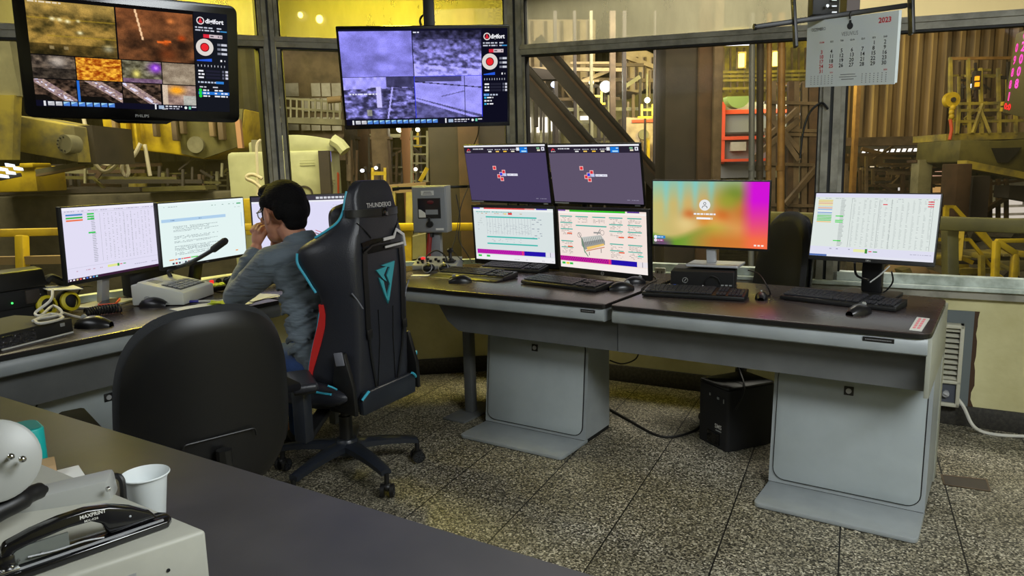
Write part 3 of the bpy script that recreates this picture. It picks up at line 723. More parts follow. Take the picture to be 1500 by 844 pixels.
g = G(); c = hl(t, 943, 197, 12.9); g.cyl(c, c + Vector((0, .1, 0)), .09, 'machine_grey', n=20); g.obj('pulley', t)
for x in (938, 948, 958, 966): g = G(); hbox(g, t, x, 205, x + 4, 250, 12.85, .08, random.choice(['hall_yellow', 'steel_dark', 'steel_brown'])); g.obj('guard_strip', t)
t = hth('great_column', 'widest dark column beyond the centre window', 'column', 1000, 420, 7.2)
g = G(); hbox(g, t, 974, -40, 1024, 480, 7.2, .5, 'steel_dark', bev=.01); g.obj('shaft', t)
g = G(); hbox(g, t, 1022, -40, 1046, 480, 7.15, .5, 'rust_brown', bev=.01); g.obj('web', t)
g = G(); hbox(g, t, 1044, -40, 1057, 480, 7.1, .12, 'steel_brown', bev=.01); g.obj('flange', t)
t = hth('switch_cabinet', 'grey cabinet with orange frame and blank label beyond the pipes', 'cabinet', 1076, 240, 11)
g = G(); hbox(g, t, 1057, 150, 1160, 260, 11, .6, 'cabinet_grey'); g.obj('body', t)
for (x0, y0, x1, y1) in ((1056, 150, 1062, 240), (1060, 160, 1160, 166), (1056, 199, 1160, 204), (1056, 232, 1160, 236)): g = G(); hbox(g, t, x0, y0, x1, y1, 10.9, .12, 'orange_paint'); g.obj('frame_bar', t)
g = G(); hbox(g, t, 1057, 193, 1160, 196, 10.92, .1, 'steel_dark'); g.obj('shelf_gap', t); g = G(); hbox(g, t, 1071, 208, 1093, 221, 10.93, .08, 'white_panel'); g.obj('blank_label', t)
t = hth('drip_pan', 'pale green half-round pan on the orange cabinet', 'pan', 1082, 158, 10.5); c = hl(t, 1082, 141, 10.5); r = 17 / FPX * 10.5
g = G(); g.prism([(c.x + r * math.cos(PI + PI * k / 16), c.z + r * math.sin(PI + PI * k / 16)) for k in range(17)], c.y, c.y + .2, 'sign_green', ax='y'); g.obj('pan', t)
for x, y, lab in ((1087, 88, 'left of two upright yellow lamps beyond the centre window'), (1137, 86, 'right of two upright yellow lamps beyond the centre window')):
    t = hth('sodium_lamp', lab, 'lamp', x, y, 12, 'upright yellow lamps'); g = G(); hbox(g, t, x - 4, y - 10, x + 4, y + 10, 12, .06, glow('fff060', 5), bev=.01); g.obj('tube', t)
    g = G(); hbox(g, t, x - 6, y - 12, x + 6, y + 12, 12.08, .1, 'steel_brown'); g.obj('reflector', t)
t = hth('strip_light', 'white strip light beyond the centre window near its top', 'strip light', 1080, 63, 14); g = G(); hbox(g, t, 1060, 60, 1100, 66, 14, .06, glow('f6f4ff', 3)); g.obj('tube', t); g = G(); hbox(g, t, 1058, 57, 1102, 60, 14, .1, 'steel_dark'); g.obj('fitting', t)
t = hth('gantry', 'yellow-lit gantry of thin bars behind the upright lamps', 'gantry', 1100, 130, 15)
g = G(); hbox(g, t, 1040, 40, 1210, 150, 15.6, .2, 'hall_yellow_dirty'); g.obj('backing_sheet', t)
g = G()
for x in range(1060, 1205, 10): hbar(g, t, (x, 70), (x, 135), 15, .035, 'steel_brown')
for y in (106, 112, 118, 130): hbar(g, t, (1056, y), (1205, y - 2), 15, .05, 'hall_yellow_dirty')
g.obj('bar_lattice', t)
GPI = 'upright pipes beyond the centre window'
for x, w, m, lab in ((1100, 8.5, 'pipe_blue', 'blue-grey upright pipe, first of the pipe row'), (1112, 10, 'steel_dark', 'dark upright pipe second in the pipe row'), (1125, 8, 'pipe_ochre', 'ochre upright pipe, third in the pipe row'), (1143, 11, 'pipe_ochre', 'thick ochre upright pipe, last of the pipe row')):
    t = hth('upright_pipe', lab, 'pipe', x, 340, 7.5, GPI); a = hl(t, x, 400, 7.5); b = hl(t, x + 2, 20, 7.5); g = G(); g.cyl(a, b, w / 2 / FPX * 7.5, m, n=16); g.obj('tube', t)
    g = G(); c = hl(t, x, 250, 7.5); g.cyl(c, c + Vector((0, 0, .05)), w / 2 / FPX * 7.5 * 1.18, m, n=16); g.obj('clamp', t)
t = hth('scaffold', 'tangle of brown scaffold posts and braces left of the calendar post', 'scaffold', 1180, 340, 9.5)
for x, m in ((1132, 'steel_brown'), (1158, 'rust_brown'), (1166, 'steel_brown'), (1178, 'steel_brown'), (1190, 'rust_brown'), (1200, 'rust_brown')): g = G(); hbar(g, t, (x, 120), (x - 2, 340), 9.5, .07 if x < 1185 else .11, m); g.obj('post', t)
for p, q in (((1122, 165), (1175, 225)), ((1120, 205), (1168, 160)), ((1170, 235), (1140, 190)), ((1100, 235), (1170, 175)), ((1150, 300), (1200, 240))): g = G(); hbar(g, t, p, q, 9.4, .06, 'steel_brown'); g.obj('brace', t)
for y in (150, 190, 196, 240, 300): g = G(); hbar(g, t, (1120, y), (1205, y + 2), 9.45, .04, 'steel_brown'); g.obj('crossbar', t)
t = hth('tool_store', 'bright clutter of red, white and yellow boxes behind the scaffold', 'shelf', 1160, 240, 12)
rr = random.Random(4)
for k in range(18):
    x = rr.uniform(1120, 1200); y = rr.uniform(160, 232); g = G(); hbox(g, t, x, y, x + rr.uniform(4, 14), y + rr.uniform(4, 16), 12 + rr.random(), .2, rr.choice(['orange_paint', 'white_panel', 'hall_yellow', 'cabinet_grey', 'white_panel'])); g.obj('box', t)
for x0, x1, y in ((1145, 1175, 166), (1203, 1212, 172), (1150, 1160, 224)): g = G(); hbox(g, t, x0, y, x1, y + 3, 11.8, .05, glow('fff2dc', 1.4)); g.obj('lit_strip', t)
floodlamp(1158, 145, 11, 'white star-bright lamp below the calendar left edge', 'ffffff', 3.4)

# --- right-hand window, second bay
t = hth('ledge_beam', 'brown horizontal beam along the foot of the corrugated wall', 'beam', 1240, 214, 10.8); g = G(); hpoly(g, t, [(1225, 202), (1420, 198), (1420, 212), (1225, 214)], 10.8, .2, 'steel_brown'); g.obj('beam', t); g = G(); hbox(g, t, 1252, 60, 1258, 330, 10.7, .1, 'pipe_ochre'); g.obj('post', t)
t = hth('roof_light_strip', 'row of small bright roof slots under the corrugated wall', 'skylight', 1260, 222, 13)
g = G(); hpoly(g, t, [(1225, 214), (1420, 210), (1420, 232), (1225, 236)], 13.1, .1, 'steel_dark'); g.obj('sheet', t)
for k in range(15):
    x = 1264 + k * 8.4 + (6 if k > 10 else 0); y = 221.5 - k * .25; g = G(); hpoly(g, t, [(x, y + 2.5), (x + 1.5, y - 2), (x + 5, y - 2), (x + 3.5, y + 2.5)], 13, .04, glow('fff6ea', 1.6)); g.obj('bright_slot', t)
t = hth('roof_truss', 'dark rusty roof truss behind the right-end monitor', 'truss', 1300, 300, 12)
for p, q, w in (((1225, 231), (1430, 227), .12), ((1225, 240), (1430, 238), .09), ((1335, 245), (1290, 290), .12), ((1350, 240), (1262, 218), .06), ((1375, 238), (1400, 260), .08), ((1225, 262), (1400, 262), .05), ((1225, 272), (1400, 272), .04), ((1245, 260), (1265, 240), .05)):
    g = G(); hbar(g, t, p, q, 12, w, 'rust_brown'); g.obj('member', t)
for x in (1240, 1268, 1284, 1300, 1312): g = G(); hbar(g, t, (x, 240), (x, 300), 12.1, .05, 'rust_brown'); g.obj('hanger', t)
for x0, x1, y in ((1261, 1272, 243), (1276, 1284, 243), (1288, 1296, 243), (1300, 1308, 243)): g = G(); hbox(g, t, x0, y, x1, y + 2, 12.2, .04, glow('ffe8c0', .8)); g.obj('gap_light', t)
t = hth('far_shed', 'lit pinkish shed far off between the truss and rust column', 'shed', 1380, 260, 17)
g = G(); hbox(g, t, 1330, 236, 1420, 345, 17, .4, 'rust_brown'); g.obj('wall_body', t)
for x0, y0, x1, y1, c in ((1366, 241, 1384, 250, 'ffe6c8'), (1366, 251, 1386, 258, 'f0b898'), (1394, 244, 1402, 252, 'ffe0b0'), (1333, 246, 1342, 256, 'e8a888'), (1362, 270, 1386, 282, 'd0a060'), (1390, 288, 1400, 300, 'f0ece0'), (1316, 270, 1324, 282, 'e8e2da')): g = G(); hbox(g, t, x0, y0, x1, y1, 16.9, .06, glow(c, .75)); g.obj('lit_opening', t)
t = hth('steel_column', 'grey-green stained column behind the right-end monitor', 'column', 1352, 300, 10); g = G(); hbox(g, t, 1344, 234, 1363, 330, 10, .2, 'machine_grey'); g.obj('shaft', t); g = G(); hbox(g, t, 1342, 234, 1365, 238, 9.98, .24, 'rust_brown'); g.obj('cap', t)
t = hth('steel_column', 'wide rust-brown column above the yellow stair rails', 'column', 1410, 330, 8.2); g = G(); hbox(g, t, 1399, 240, 1421, 345, 8.2, .3, 'rust_brown', bev=.01); g.obj('shaft', t); g = G(); hbox(g, t, 1423, 258, 1448, 330, 8.5, .2, 'steel_dark'); g.obj('torn_sheet', t)
t = hth('bright_yard', 'pale lit yard behind bars at the far right', 'fence', 1475, 318, 14)
g = G(); hbox(g, t, 1440, 262, 1600, 326, 14.2, .1, 'white_panel'); g.obj('pale_sheet', t)
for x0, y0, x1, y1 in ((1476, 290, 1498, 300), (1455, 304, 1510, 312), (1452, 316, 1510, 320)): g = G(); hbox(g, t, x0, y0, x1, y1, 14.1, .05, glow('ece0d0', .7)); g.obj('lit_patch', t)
g = G()
for x in (1450, 1462, 1474): hbar(g, t, (x, 262), (x, 320), 13.6, .06, 'rust_brown')
for y in (270, 282): hbar(g, t, (1446, y), (1500, y - 6), 13.6, .05, 'rust_brown')
hbar(g, t, (1430, 316), (1478, 287), 13.5, .08, 'rust_brown'); g.obj('bars', t)
t = hth('hopper', 'olive hopper and chute at the right edge below the number board', 'hopper', 1460, 240, 9.2)
g = G(); hpoly(g, t, [(1405, 205), (1470, 206), (1500, 204), (1560, 204), (1560, 260), (1470, 250), (1405, 238)], 9.2, 1.0, 'olive', bev=.02); g.obj('shell', t)
g = G(); hpoly(g, t, [(1455, 217), (1496, 216), (1478, 238), (1466, 238)], 9.15, .08, 'dark_hole'); g.obj('dark_mouth', t)
g = G(); hpoly(g, t, [(1415, 235), (1560, 264), (1560, 273), (1415, 246)], 9.0, .2, 'hall_yellow_dirty'); g.obj('sloped_beam', t)
g = G(); hpoly(g, t, [(1478, 272), (1500, 272), (1540, 300), (1478, 290)], 9.3, .3, 'steel_dark'); g.obj('chute', t)
t = hth('railed_platform', 'yellow railed platform below the pink number board', 'platform', 1440, 200, 9.5)
g = G(); hbox(g, t, 1386, 194, 1560, 204, 9.5, .8, 'hall_yellow_dirty'); g.obj('deck', t)
for x in (1392, 1418, 1436, 1462, 1486): g = G(); hbar(g, t, (x, 84 if x in (1392, 1418) else 100), (x + 2, 196), 9.5, .036, 'hall_yellow_dirty'); g.obj('post', t)
for y in (84, 150, 160, 176): g = G(); hbar(g, t, (1392 if y < 100 else 1406, y + 2), (1560, y), 9.5, .036, 'hall_yellow_dirty' if y > 100 else 'pipe_ochre'); g.obj('rail', t)
for p, q in (((1425, 195), (1440, 152)), ((1450, 195), (1436, 160)), ((1405, 160), (1402, 196))): g = G(); hbar(g, t, p, q, 9.45, .035, 'hall_yellow_dirty'); g.obj('stay', t)
t = hth('hoist_wheel', 'round yellow hoist wheel beside the railed platform', 'hoist', 1396, 165, 9.2)
g = G(); c = hl(t, 1396, 146, 9.2); g.cyl(c, c + Vector((0, .08, 0)), .095, 'hall_yellow', n=24); g.obj('wheel', t)
g = G(); g.cyl(c + Vector((0, -.02, 0)), c + Vector((0, 0, 0)), .03, 'steel_dark'); g.obj('axle', t)
for y in (158, 165, 171): g = G(); p = hl(t, 1394 + (y % 3), y, 9.15); g.ell(p, (.035, .03, .04), 'hall_yellow', n=10); g.obj('chain_link', t)
g = G(); htube(g, t, [(1392, 175), (1394, 190), (1391, 205)], 9.15, .02, 'ext_red'); g.obj('red_hook', t)
t = hth('signal_light', 'stack of small orange signal lights beside the platform', 'signal light', 1432, 128, 9.3); g = G(); hbox(g, t, 1429, 104, 1437, 131, 9.35, .08, 'steel_dark'); g.obj('case', t)
for y in (114, 123): g = G(); hbox(g, t, 1430.5, y - 2.5, 1435, y + 3.5, 9.32, .04, glow('ffa020', 1.6)); g.obj('lens', t)
floodlamp(1422, 126, 9.6, 'white lamp left of the orange signal lights', 'e8eeff', 2.8)
# number board
t = hth('number_board', 'olive number board with pink and red lit digits at right edge', 'display board', 1480, 165, 8)
F = frame(hl(t, 1468, 165, 8), hl(t, 1530, 180, 7.2) - hl(t, 1468, 165, 8), (0, 0, 1))
bw, bh = 1.1, .82
g = G(); g.prism([(0, 0), (bw, -.0), (bw, bh + .28), (0, bh)], -.12, 0, 'board_green', M=F, bev=.01); g.obj('case', t)
def board_text(txt, x, y, h, c, wid):
    g = G(); lettering(g, txt, F @ Matrix.Translation((x, y, .004)), h, glow(c, 1.3), wid, .04); g.obj('lit_digits', t)
for k, s_ in enumerate(('0', '9', '8', '8', '1')): board_text(s_, .055 + .0 * k, .64 - k * .125, .12, 'ff4ab4', .05)
for k, s_ in enumerate(('8', '2', '0', '0', '8')): board_text(s_, .17, .78 - k * .125, .13, 'ff50c0', .075)
board_text('1', .075, .14, .1, 'ff5070', .02); board_text('0:0', .03, .045, .09, 'ff3030', .14)
g = G(); g.prism(rrect(.05, .04, .005, cx=-.03, cy=.03), -.02, .002, 'hall_yellow', M=F); g.obj('yellow_tag', t); g = G(); g.prism(rrect(.05, .04, .005, cx=-.04, cy=.09), -.02, .002, 'hall_yellow', M=F); g.obj('yellow_tag', t)
# guard beam and stairs outside the right windows
t = hth('guard_rail', 'thick olive guard rail outside behind the right-end monitor', 'guard rail', 1390, 420, 4.4)
g = G(); a = hl(t, 1100, 318, 5.2); b = hl(t, 1580, 334, 4.1); g.beam(a, b, .06, .085, 'olive', bev=.012); g.obj('top_rail', t)
for x, D in ((1393, 4.6), (1560, 4.2)): g = G(); hbar(g, t, (x - 2, 335), (x, 480), D, .075, 'olive', bev=.01); g.obj('post', t)
g = G(); hbar(g, t, (1401, 345), (1397, 480), 4.62, .012, 'wood_old'); g.obj('edge_strip', t)
t = hth('stair_rail', 'yellow sloping stair rails outside right of the right-end monitor', 'stair rail', 1420, 420, 7)
for p, q, w in (((1384, 303), (1397, 303), .03), ((1397, 303), (1462, 372), .035), ((1386, 303), (1384, 360), .04), ((1410, 330), (1405, 382), .045), ((1372, 351), (1420, 351), .03), ((1420, 351), (1456, 396), .03), ((1430, 328), (1460, 368), .04)): g = G(); hbar(g, t, p, q, 7, w, 'hall_yellow'); g.obj('rail', t)
t = hth('stair_rail', 'nearer yellow stair rail at the right edge of the window', 'stair rail', 1470, 430, 6)
for p, q, w in (((1460, 353), (1456, 430), .05), ((1458, 353), (1488, 372), .05), ((1462, 353), (1540, 352), .035), ((1488, 372), (1540, 374), .05), ((1487, 372), (1482, 430), .05), ((1456, 400), (1480, 418), .04)): g = G(); hbar(g, t, p, q, 6, w, 'hall_yellow', bev=.008); g.obj('rail', t)
t = hth('landing', 'yellow steel landing below the stair rails', 'landing', 1420, 400, 7.6)
for x0, y0, x1, y1 in ((1370, 375, 1386, 380), (1398, 376, 1424, 380), (1398, 383, 1420, 394), (1434, 371, 1466, 379), (1466, 382, 1520, 396), (1470, 371, 1520, 376)): g = G(); hbox(g, t, x0, y0, x1, y1, 7.6, .4, 'hall_yellow_dirty', bev=.01); g.obj('plate', t)
g = G(); hpoly(g, t, [(1420, 394), (1432, 394), (1448, 425), (1428, 425)], 7.5, .2, 'hall_yellow_dirty'); g.obj('chute', t); g = G(); hpoly(g, t, [(1320, 396), (1332, 392), (1348, 425), (1334, 425)], 7.4, .15, 'hall_yellow_dirty'); g.obj('strut', t)
t = hth('rubble_bank', 'dark rubble bank outside below the right guard rail', 'rubble', 1440, 400, 9)
g = G(); P = []; rr = random.Random(8)
for i in range(40):
    row = []
    for j in range(12):
        p = hl(t, 1235 + i * 10, 344 + j * 9, 10.4 - j * .1); row.append(p + Vector((rr.uniform(-.05, .05), rr.uniform(-.1, .1), rr.uniform(-.05, .05))))
    P.append(row)
g.grid(P, 'concrete_dark', smooth=False, thick=.2); o = g.obj('rubble_surface', t); 
t = hth('sheet_bundle', 'pale plastic-wrapped bundle outside under the right-end monitor', 'bundle', 1330, 405, 7.8); g = G(); c = hl(t, 1328, 402, 7.8); g.ell(c, (.24, .2, .14), 'wood_old', rot=(0, .1, 0)); c2 = hl(t, 1352, 408, 7.9); g.ell(c2, (.2, .18, .1), 'wood_old'); g.obj('wrap', t)

for x, y, r_, lab in ((468, 28, 5, 'yellow sodium lamp glowing above the slim television left corner'), (440, 22, 3.5, 'fainter sodium lamp left of the glowing yellow one')):
    t = hth('sodium_lamp', lab, 'lamp', x, y, 6.5); c_ = hl(t, x, y, 6.5); g = G(); g.ell(c_, (r_ / FPX * 6.5, .03, r_ / FPX * 6.5 * 1.2), glow('ffe060', 9), n=14); g.obj('bulb', t); g = G(); g.cyl(c_ + Vector((0, .04, 0)), c_ + Vector((0, .12, 0)), .05, 'steel_dark'); g.obj('holder', t)

# conduits, frames and odd steelwork that fill the background
def steelwork(name, lab, cat, x0, y0, x1, y1, D, n, mats, seed, vert=.6, w=(.02, .05), diag=.12):
    rr = random.Random(seed); t = hth(name, lab, cat, (x0 + x1) / 2, y1, D)
    for k in range(n):
        d = D + rr.uniform(-.25, .25); m = rr.choice(mats); q = rr.random(); g = G()
        if q < vert: x = rr.uniform(x0, x1); a = rr.uniform(y0, y0 + (y1 - y0) * .4); hbar(g, t, (x, a), (x + rr.uniform(-1, 1), rr.uniform(a + 20, y1)), d, rr.uniform(*w), m)
        elif q < vert + diag: x = rr.uniform(x0, x1 - 10); y = rr.uniform(y0, y1); hbar(g, t, (x, y), (x + rr.uniform(15, 40), y + rr.uniform(-30, 30)), d, rr.uniform(*w), m)
        else: y = rr.uniform(y0, y1); a = rr.uniform(x0, x0 + (x1 - x0) * .5); hbar(g, t, (a, y), (rr.uniform(a + 15, x1), y + rr.uniform(-2, 2)), d, rr.uniform(*w), m)
        g.obj('steel_bar', t)
    return t
steelwork('conduit_rack', 'dim rack of conduits outside beneath the left television', 'rack', 64, 242, 300, 280, 8.2, 26, ['steel_dark', 'rust_brown', 'machine_grey', 'olive'], 21, .45, (.02, .045))
steelwork('conduit_rack', 'conduits and brackets below the yellow machine hull right half', 'rack', 222, 236, 345, 276, 8.3, 18, ['steel_dark', 'machine_grey', 'olive'], 22, .5, (.015, .035))
steelwork('steel_framework', 'thin dark framework behind the slim television lower edge', 'framework', 505, 190, 628, 280, 10.8, 30, ['steel_dark', 'rust_brown', 'machine_grey', 'steel_brown'], 23, .6, (.02, .05))
steelwork('steel_framework', 'thin framework of bars behind the diagonal braces', 'framework', 770, 90, 972, 250, 13.2, 44, ['steel_dark', 'steel_brown', 'beige_panel', 'machine_grey', 'steel_dark'], 24, .6, (.03, .07))
steelwork('steel_framework', 'dense brown framework left of the calendar post', 'framework', 1125, 120, 1208, 330, 10.2, 44, ['steel_brown', 'rust_brown', 'pipe_ochre', 'steel_dark', 'machine_grey'], 25, .62, (.02, .05))
steelwork('steel_framework', 'rusty framework under the roof slots behind the right-end monitor', 'framework', 1228, 226, 1400, 320, 11.4, 50, ['rust_brown', 'steel_dark', 'steel_brown', 'rust_brown'], 26, .5, (.03, .06), .2)
steelwork('steel_framework', 'brown stays and bars around the railed platform', 'framework', 1388, 90, 1480, 196, 9.9, 30, ['steel_dark', 'rust_brown', 'hall_yellow_dirty', 'steel_brown'], 27, .55, (.02, .04), .2)
steelwork('yellow_barrier', 'low yellow barrier bars on the ground below stair rails', 'barrier', 1370, 372, 1500, 420, 7.2, 14, ['hall_yellow_dirty', 'hall_yellow', 'steel_dark'], 28, .3, (.03, .06), .3)
# ------------------------------------------------------------------ desks
mat('worktop', (54, 47, 47), .27, col2=(58, 50, 49), nscale=5, rnoise=.02, spec=.5)
mat('worktop_edge', (14, 13, 13), .45)
mat('grey_steel', (150, 156, 158), .42, col2=(138, 144, 146), nscale=4)
mat('grey_steel_dark', (96, 98, 98), .5, col2=(86, 88, 88), nscale=4)
mat('beige_steel', (150, 152, 140), .5)
mat('door_grey', (162, 170, 172), .4, col2=(150, 158, 160), nscale=3)
mat('black_plastic', (20, 20, 21), .42)
mat('black_gloss', (10, 10, 11), .16)
mat('black_matte', (22, 22, 23), .7)
mat('chrome', (200, 200, 200), .18, metal=1)
mat('silver', (178, 180, 184), .34, metal=.25)
mat('white_plastic', (214, 214, 208), .45)
mat('white_paper', (226, 226, 222), .8)
DZ = .765
def desk_front(t, w, x0=0.0, plate=True, plate_x=None):
    """worktop lip, bowed apron under it and the set-back beam, along local x"""
    pass
def rounded_top(t, poly, name='worktop'):
    g = G(); g.prism(poly, DZ - .006, DZ, 'worktop', bev=.002); o = g.obj(name, t)
    g = G(); g.prism([(x, y) for x, y in poly], DZ - .02, DZ - .006, 'worktop_edge'); g.obj('edge_band', t, label='black rubbery edge')
    return o
def round_corners(pts, rs, n=6):
    out = []; K = len(pts)
    for k in range(K):
        p = Vector(pts[k]); a = (Vector(pts[k - 1]) - p); b = (Vector(pts[(k + 1) % K]) - p); r = rs[k]
        if r <= 0: out.append(tuple(p)); continue
        s = p + a.normalized() * r; e = p + b.normalized() * r
        for i in range(n + 1):
            q = i / n; out.append(tuple((1 - q) ** 2 * s + 2 * q * (1 - q) * p + q * q * e))
    return out
def apron(t, x0, x1, y=0.0, name='apron', h0=.682, h1=None):
    """bowed grey strip below the worktop"""
    g = G(); pr = [(y + .012, DZ - .021), (y + .006, DZ - .035), (y + .002, .715), (y + .006, h0 + .006), (y + .02, h0), (y + .12, h0), (y + .12, DZ - .021)]
    bm = G(); g.prism(pr, x0, x1, 'grey_steel', ax='x', bev=.003); return g.obj(name, t)
def beam_under(t, x0, x1, y=.10, cut=0.0):
    g = G(); z0, z1 = .535, .684
    poly = [(x0, z1), (x1, z1), (x1, z0), (x0 + cut, z0), (x0 + cut * .8, z0 + .004), (x0 + cut * .4, z0 + .05)] if cut else [(x0, z1), (x1, z1), (x1, z0), (x0, z0)]
    g.prism(poly, y, y + .03, 'grey_steel_dark', ax='y'); return g.obj('beam', t)
def pedestal(t, x0, x1, y0, y1, lean=.05, ztop=.535, foot=.235, plate=True):
    """cabinet leg with a round-cornered door, a lock and a foot plate"""
    g = G(); w = x1 - x0
    g.add([(x0, y0, .022), (x1, y0, .022), (x1, y0 + lean, ztop), (x0, y0 + lean, ztop), (x0, y1, .022), (x1, y1, .022), (x1, y1, ztop), (x0, y1, ztop)],
          [[0, 1, 2, 3], [4, 5, 6, 7], [0, 1, 5, 4], [2, 3, 7, 6], [0, 3, 7, 4], [1, 2, 6, 5]], 'grey_steel')
    b = g.obj('pedestal', t)
    H = math.hypot(ztop - .022, lean); F = frame(Vector(((x0 + x1) / 2, y0 + lean / 2, (ztop + .022) / 2)), (1, 0, 0), (0, lean, ztop - .022))
    g = G(); g.prism(rrect(w - .028, H - .03, .05), .0005, .0025, 'seal_black', M=F); g.prism(rrect(w - .036, H - .038, .046), .0025, .009, 'door_grey', M=F, bev=.002)
    dr = g.obj('door', b)
    g = G(); g.box((.0, H / 2 - .085, .0105), (.036, .036, .004), 'black_plastic', bev=.003, M=F); g.cyl((0, H / 2 - .085, .011), (0, H / 2 - .085, .016), .011, 'silver', n=16) if False else None
    g.cyl(F @ Vector((0, H / 2 - .085, .012)), F @ Vector((0, H / 2 - .085, .0165)), .0105, 'silver')
    g.obj('lock', b, label='square black lock with silver cylinder')
    g = G(); g.prism(round_corners([(x0 - .0, y0 - foot), (x1 + .0, y0 - foot), (x1, y0 + .03), (x0, y0 + .03)], [.03, .03, 0, 0]), .002, .02, 'grey_steel', bev=.004)
    g.b2((x0 + .004, y0, .0), (x1 - .004, y1, .022), 'seal_black'); g.obj('foot_plate', t)
aR = R(-9.0)
def local(o, a, P):
    d = Vector((P[0] - o[0], P[1] - o[1])); return Vector((d.x * math.cos(a) + d.y * math.sin(a), -d.x * math.sin(a) + d.y * math.cos(a)))
# the desk nearest the air conditioner
OA = atz(894, 447, DZ); t = thing('control_desk', 'dark-topped grey console desk by the air conditioner', 'desk', (OA.x, OA.y, 0), aR)
DESK_R = t
WR = 1.2
rounded_top(t, round_corners([(0, 0), (WR, 0), (WR, .78), (0, .86)], [.02, .05, .1, .01]))
apron(t, .004, WR - .008); beam_under(t, -.012, WR - .014)
a = local(OA, aR, (1.275, .56)); b = local(OA, aR, (1.848, .479))
pedestal(t, a.x, b.x, (a.y + b.y) / 2, .62)
g = G(); g.b2((WR - .012, .012, .535), (WR + .004, .78, DZ - .02), 'beige_steel', bev=.002); g.b2((b.x - .006, .62, .0), (b.x + .004, .72, .54), 'beige_steel'); g.obj('end_panel', t)
g = G(); g.box((WR - .16, .0035, .727), (.1, .003, .016), 'black_plastic'); 
lettering(g, 'HEADWORK CONSOLES', frame(Vector((WR - .205, .0016, .7235)), (1, 0, 0), (0, 0, 1)), .008, mat('label_print', (150, 150, 150), .5), .09) if False else None
for k in range(16): g.box((WR - .2 + k * .0053, .0018, .727), (.0035, .001, .004), mat('label_print', (120, 120, 120), .5))
g.obj('name_plate', t, label='small black maker plate')
# its neighbour under the four stacked monitors
OB = atz(607, 421, DZ); OBr = atz(886, 446, DZ); aB = math.atan2(OBr.y - OB.y, OBr.x - OB.x); WB = (OBr - OB).length
t = thing('control_desk', 'dark-topped grey console desk under the four stacked monitors', 'desk', (OB.x, OB.y, 0), aB)
DESK_B = t
rounded_top(t, round_corners([(-.42, 0), (WB, 0), (WB - .004, .95), (.1, 1.08), (-.42, .8)], [.02, .02, .01, .02, .02]))
apron(t, -.42, WB - .01); beam_under(t, .06, WB + .012, cut=.17)
a = local(OB, aB, (-.189, .816)); b = local(OB, aB, (.402, .696))
pedestal(t, a.x, b.x, (a.y + b.y) / 2, (a.y + b.y) / 2 + .27)
g = G(); g.box((WB - .085, .0035, .727), (.07, .003, .014), 'black_plastic')
for k in range(12): g.box((WB - .113 + k * .005, .0018, .727), (.0033, .001, .004), 'label_print')
g.obj('name_plate', t, label='small black maker plate')
g = G(); g.b2((.05, .32, .012), (.10, .37, .68), 'grey_steel_dark', bev=.004); g.b2((.0, .18, .0), (.15, .52, .012), 'grey_steel_dark', bev=.004); g.obj('leg', t)
# left desk in front of the seated man
PC0 = Vector((-1.074, -1.076)); PC1 = Vector((-.919, -.025)); dC = (PC1 - PC0).normalized(); aC = math.atan2(dC.y, dC.x)
OC = PC1 + dC * .12
t = thing('control_desk', 'dark-topped grey console desk in front of the seated man', 'desk', (OC.x, OC.y, 0), aC + PI)
# local x now runs back towards the camera, so local y (depth) points to the room's middle: mirror depth with negative y
DESK_C = t
LC = 1.36
def mirror_y(pts): return [(x, -y) for x, y in pts]
rounded_top(t, mirror_y(round_corners([(0, 0), (LC, 0), (LC, .84), (0, .84)], [.02, .05, .05, .02])))
g = G(); pr = [(-.012, DZ - .021), (-.006, DZ - .035), (-.002, .715), (-.006, .688), (-.02, .682), (-.12, .682), (-.12, DZ - .021)]
g.prism(pr, .0, LC, 'grey_steel', ax='x', bev=.003); g.obj('apron', t)
g = G(); g.b2((0, -.13, .535), (LC, -.10, .684), 'grey_steel_dark'); g.obj('beam', t)
def pedestal_c(t, x0, x1, y0, y1):
    g = G(); g.b2((x0, -y1, .022), (x1, -y0, .535), 'grey_steel'); b = g.obj('pedestal', t)
    F = frame(Vector(((x0 + x1) / 2, -y0, .278)), (-1, 0, 0), (0, 0, 1)); w = x1 - x0; H = .513
    g = G(); g.prism(rrect(w - .028, H - .03, .05), .0005, .0025, 'seal_black', M=F); g.prism(rrect(w - .036, H - .038, .046), .0025, .009, 'door_grey', M=F, bev=.002); g.obj('door', b)
    g = G(); g.box((0, H / 2 - .085, .0105), (.036, .036, .004), 'black_plastic', bev=.003, M=F); g.cyl(F @ Vector((0, H / 2 - .085, .012)), F @ Vector((0, H / 2 - .085, .0165)), .0105, 'silver'); g.obj('lock', b, label='square black lock with silver cylinder')
    g = G(); g.b2((x0, -y0, .002), (x1, -y0 + .2, .02), 'grey_steel', bev=.004); g.obj('foot_plate', t)
q = atz(75, 575, .5)
def localC(P):
    d = Vector((P[0] - OC.x, P[1] - OC.y)); a = aC + PI; return Vector((d.x * math.cos(a) + d.y * math.sin(a), -d.x * math.sin(a) + d.y * math.cos(a)))
lk = localC(onwall(156, 570, (PC0.x - .25, PC0.y), (PC1.x - .25, PC1.y)))
pedestal_c(t, lk.x - .29, lk.x + .29, .25, .55)
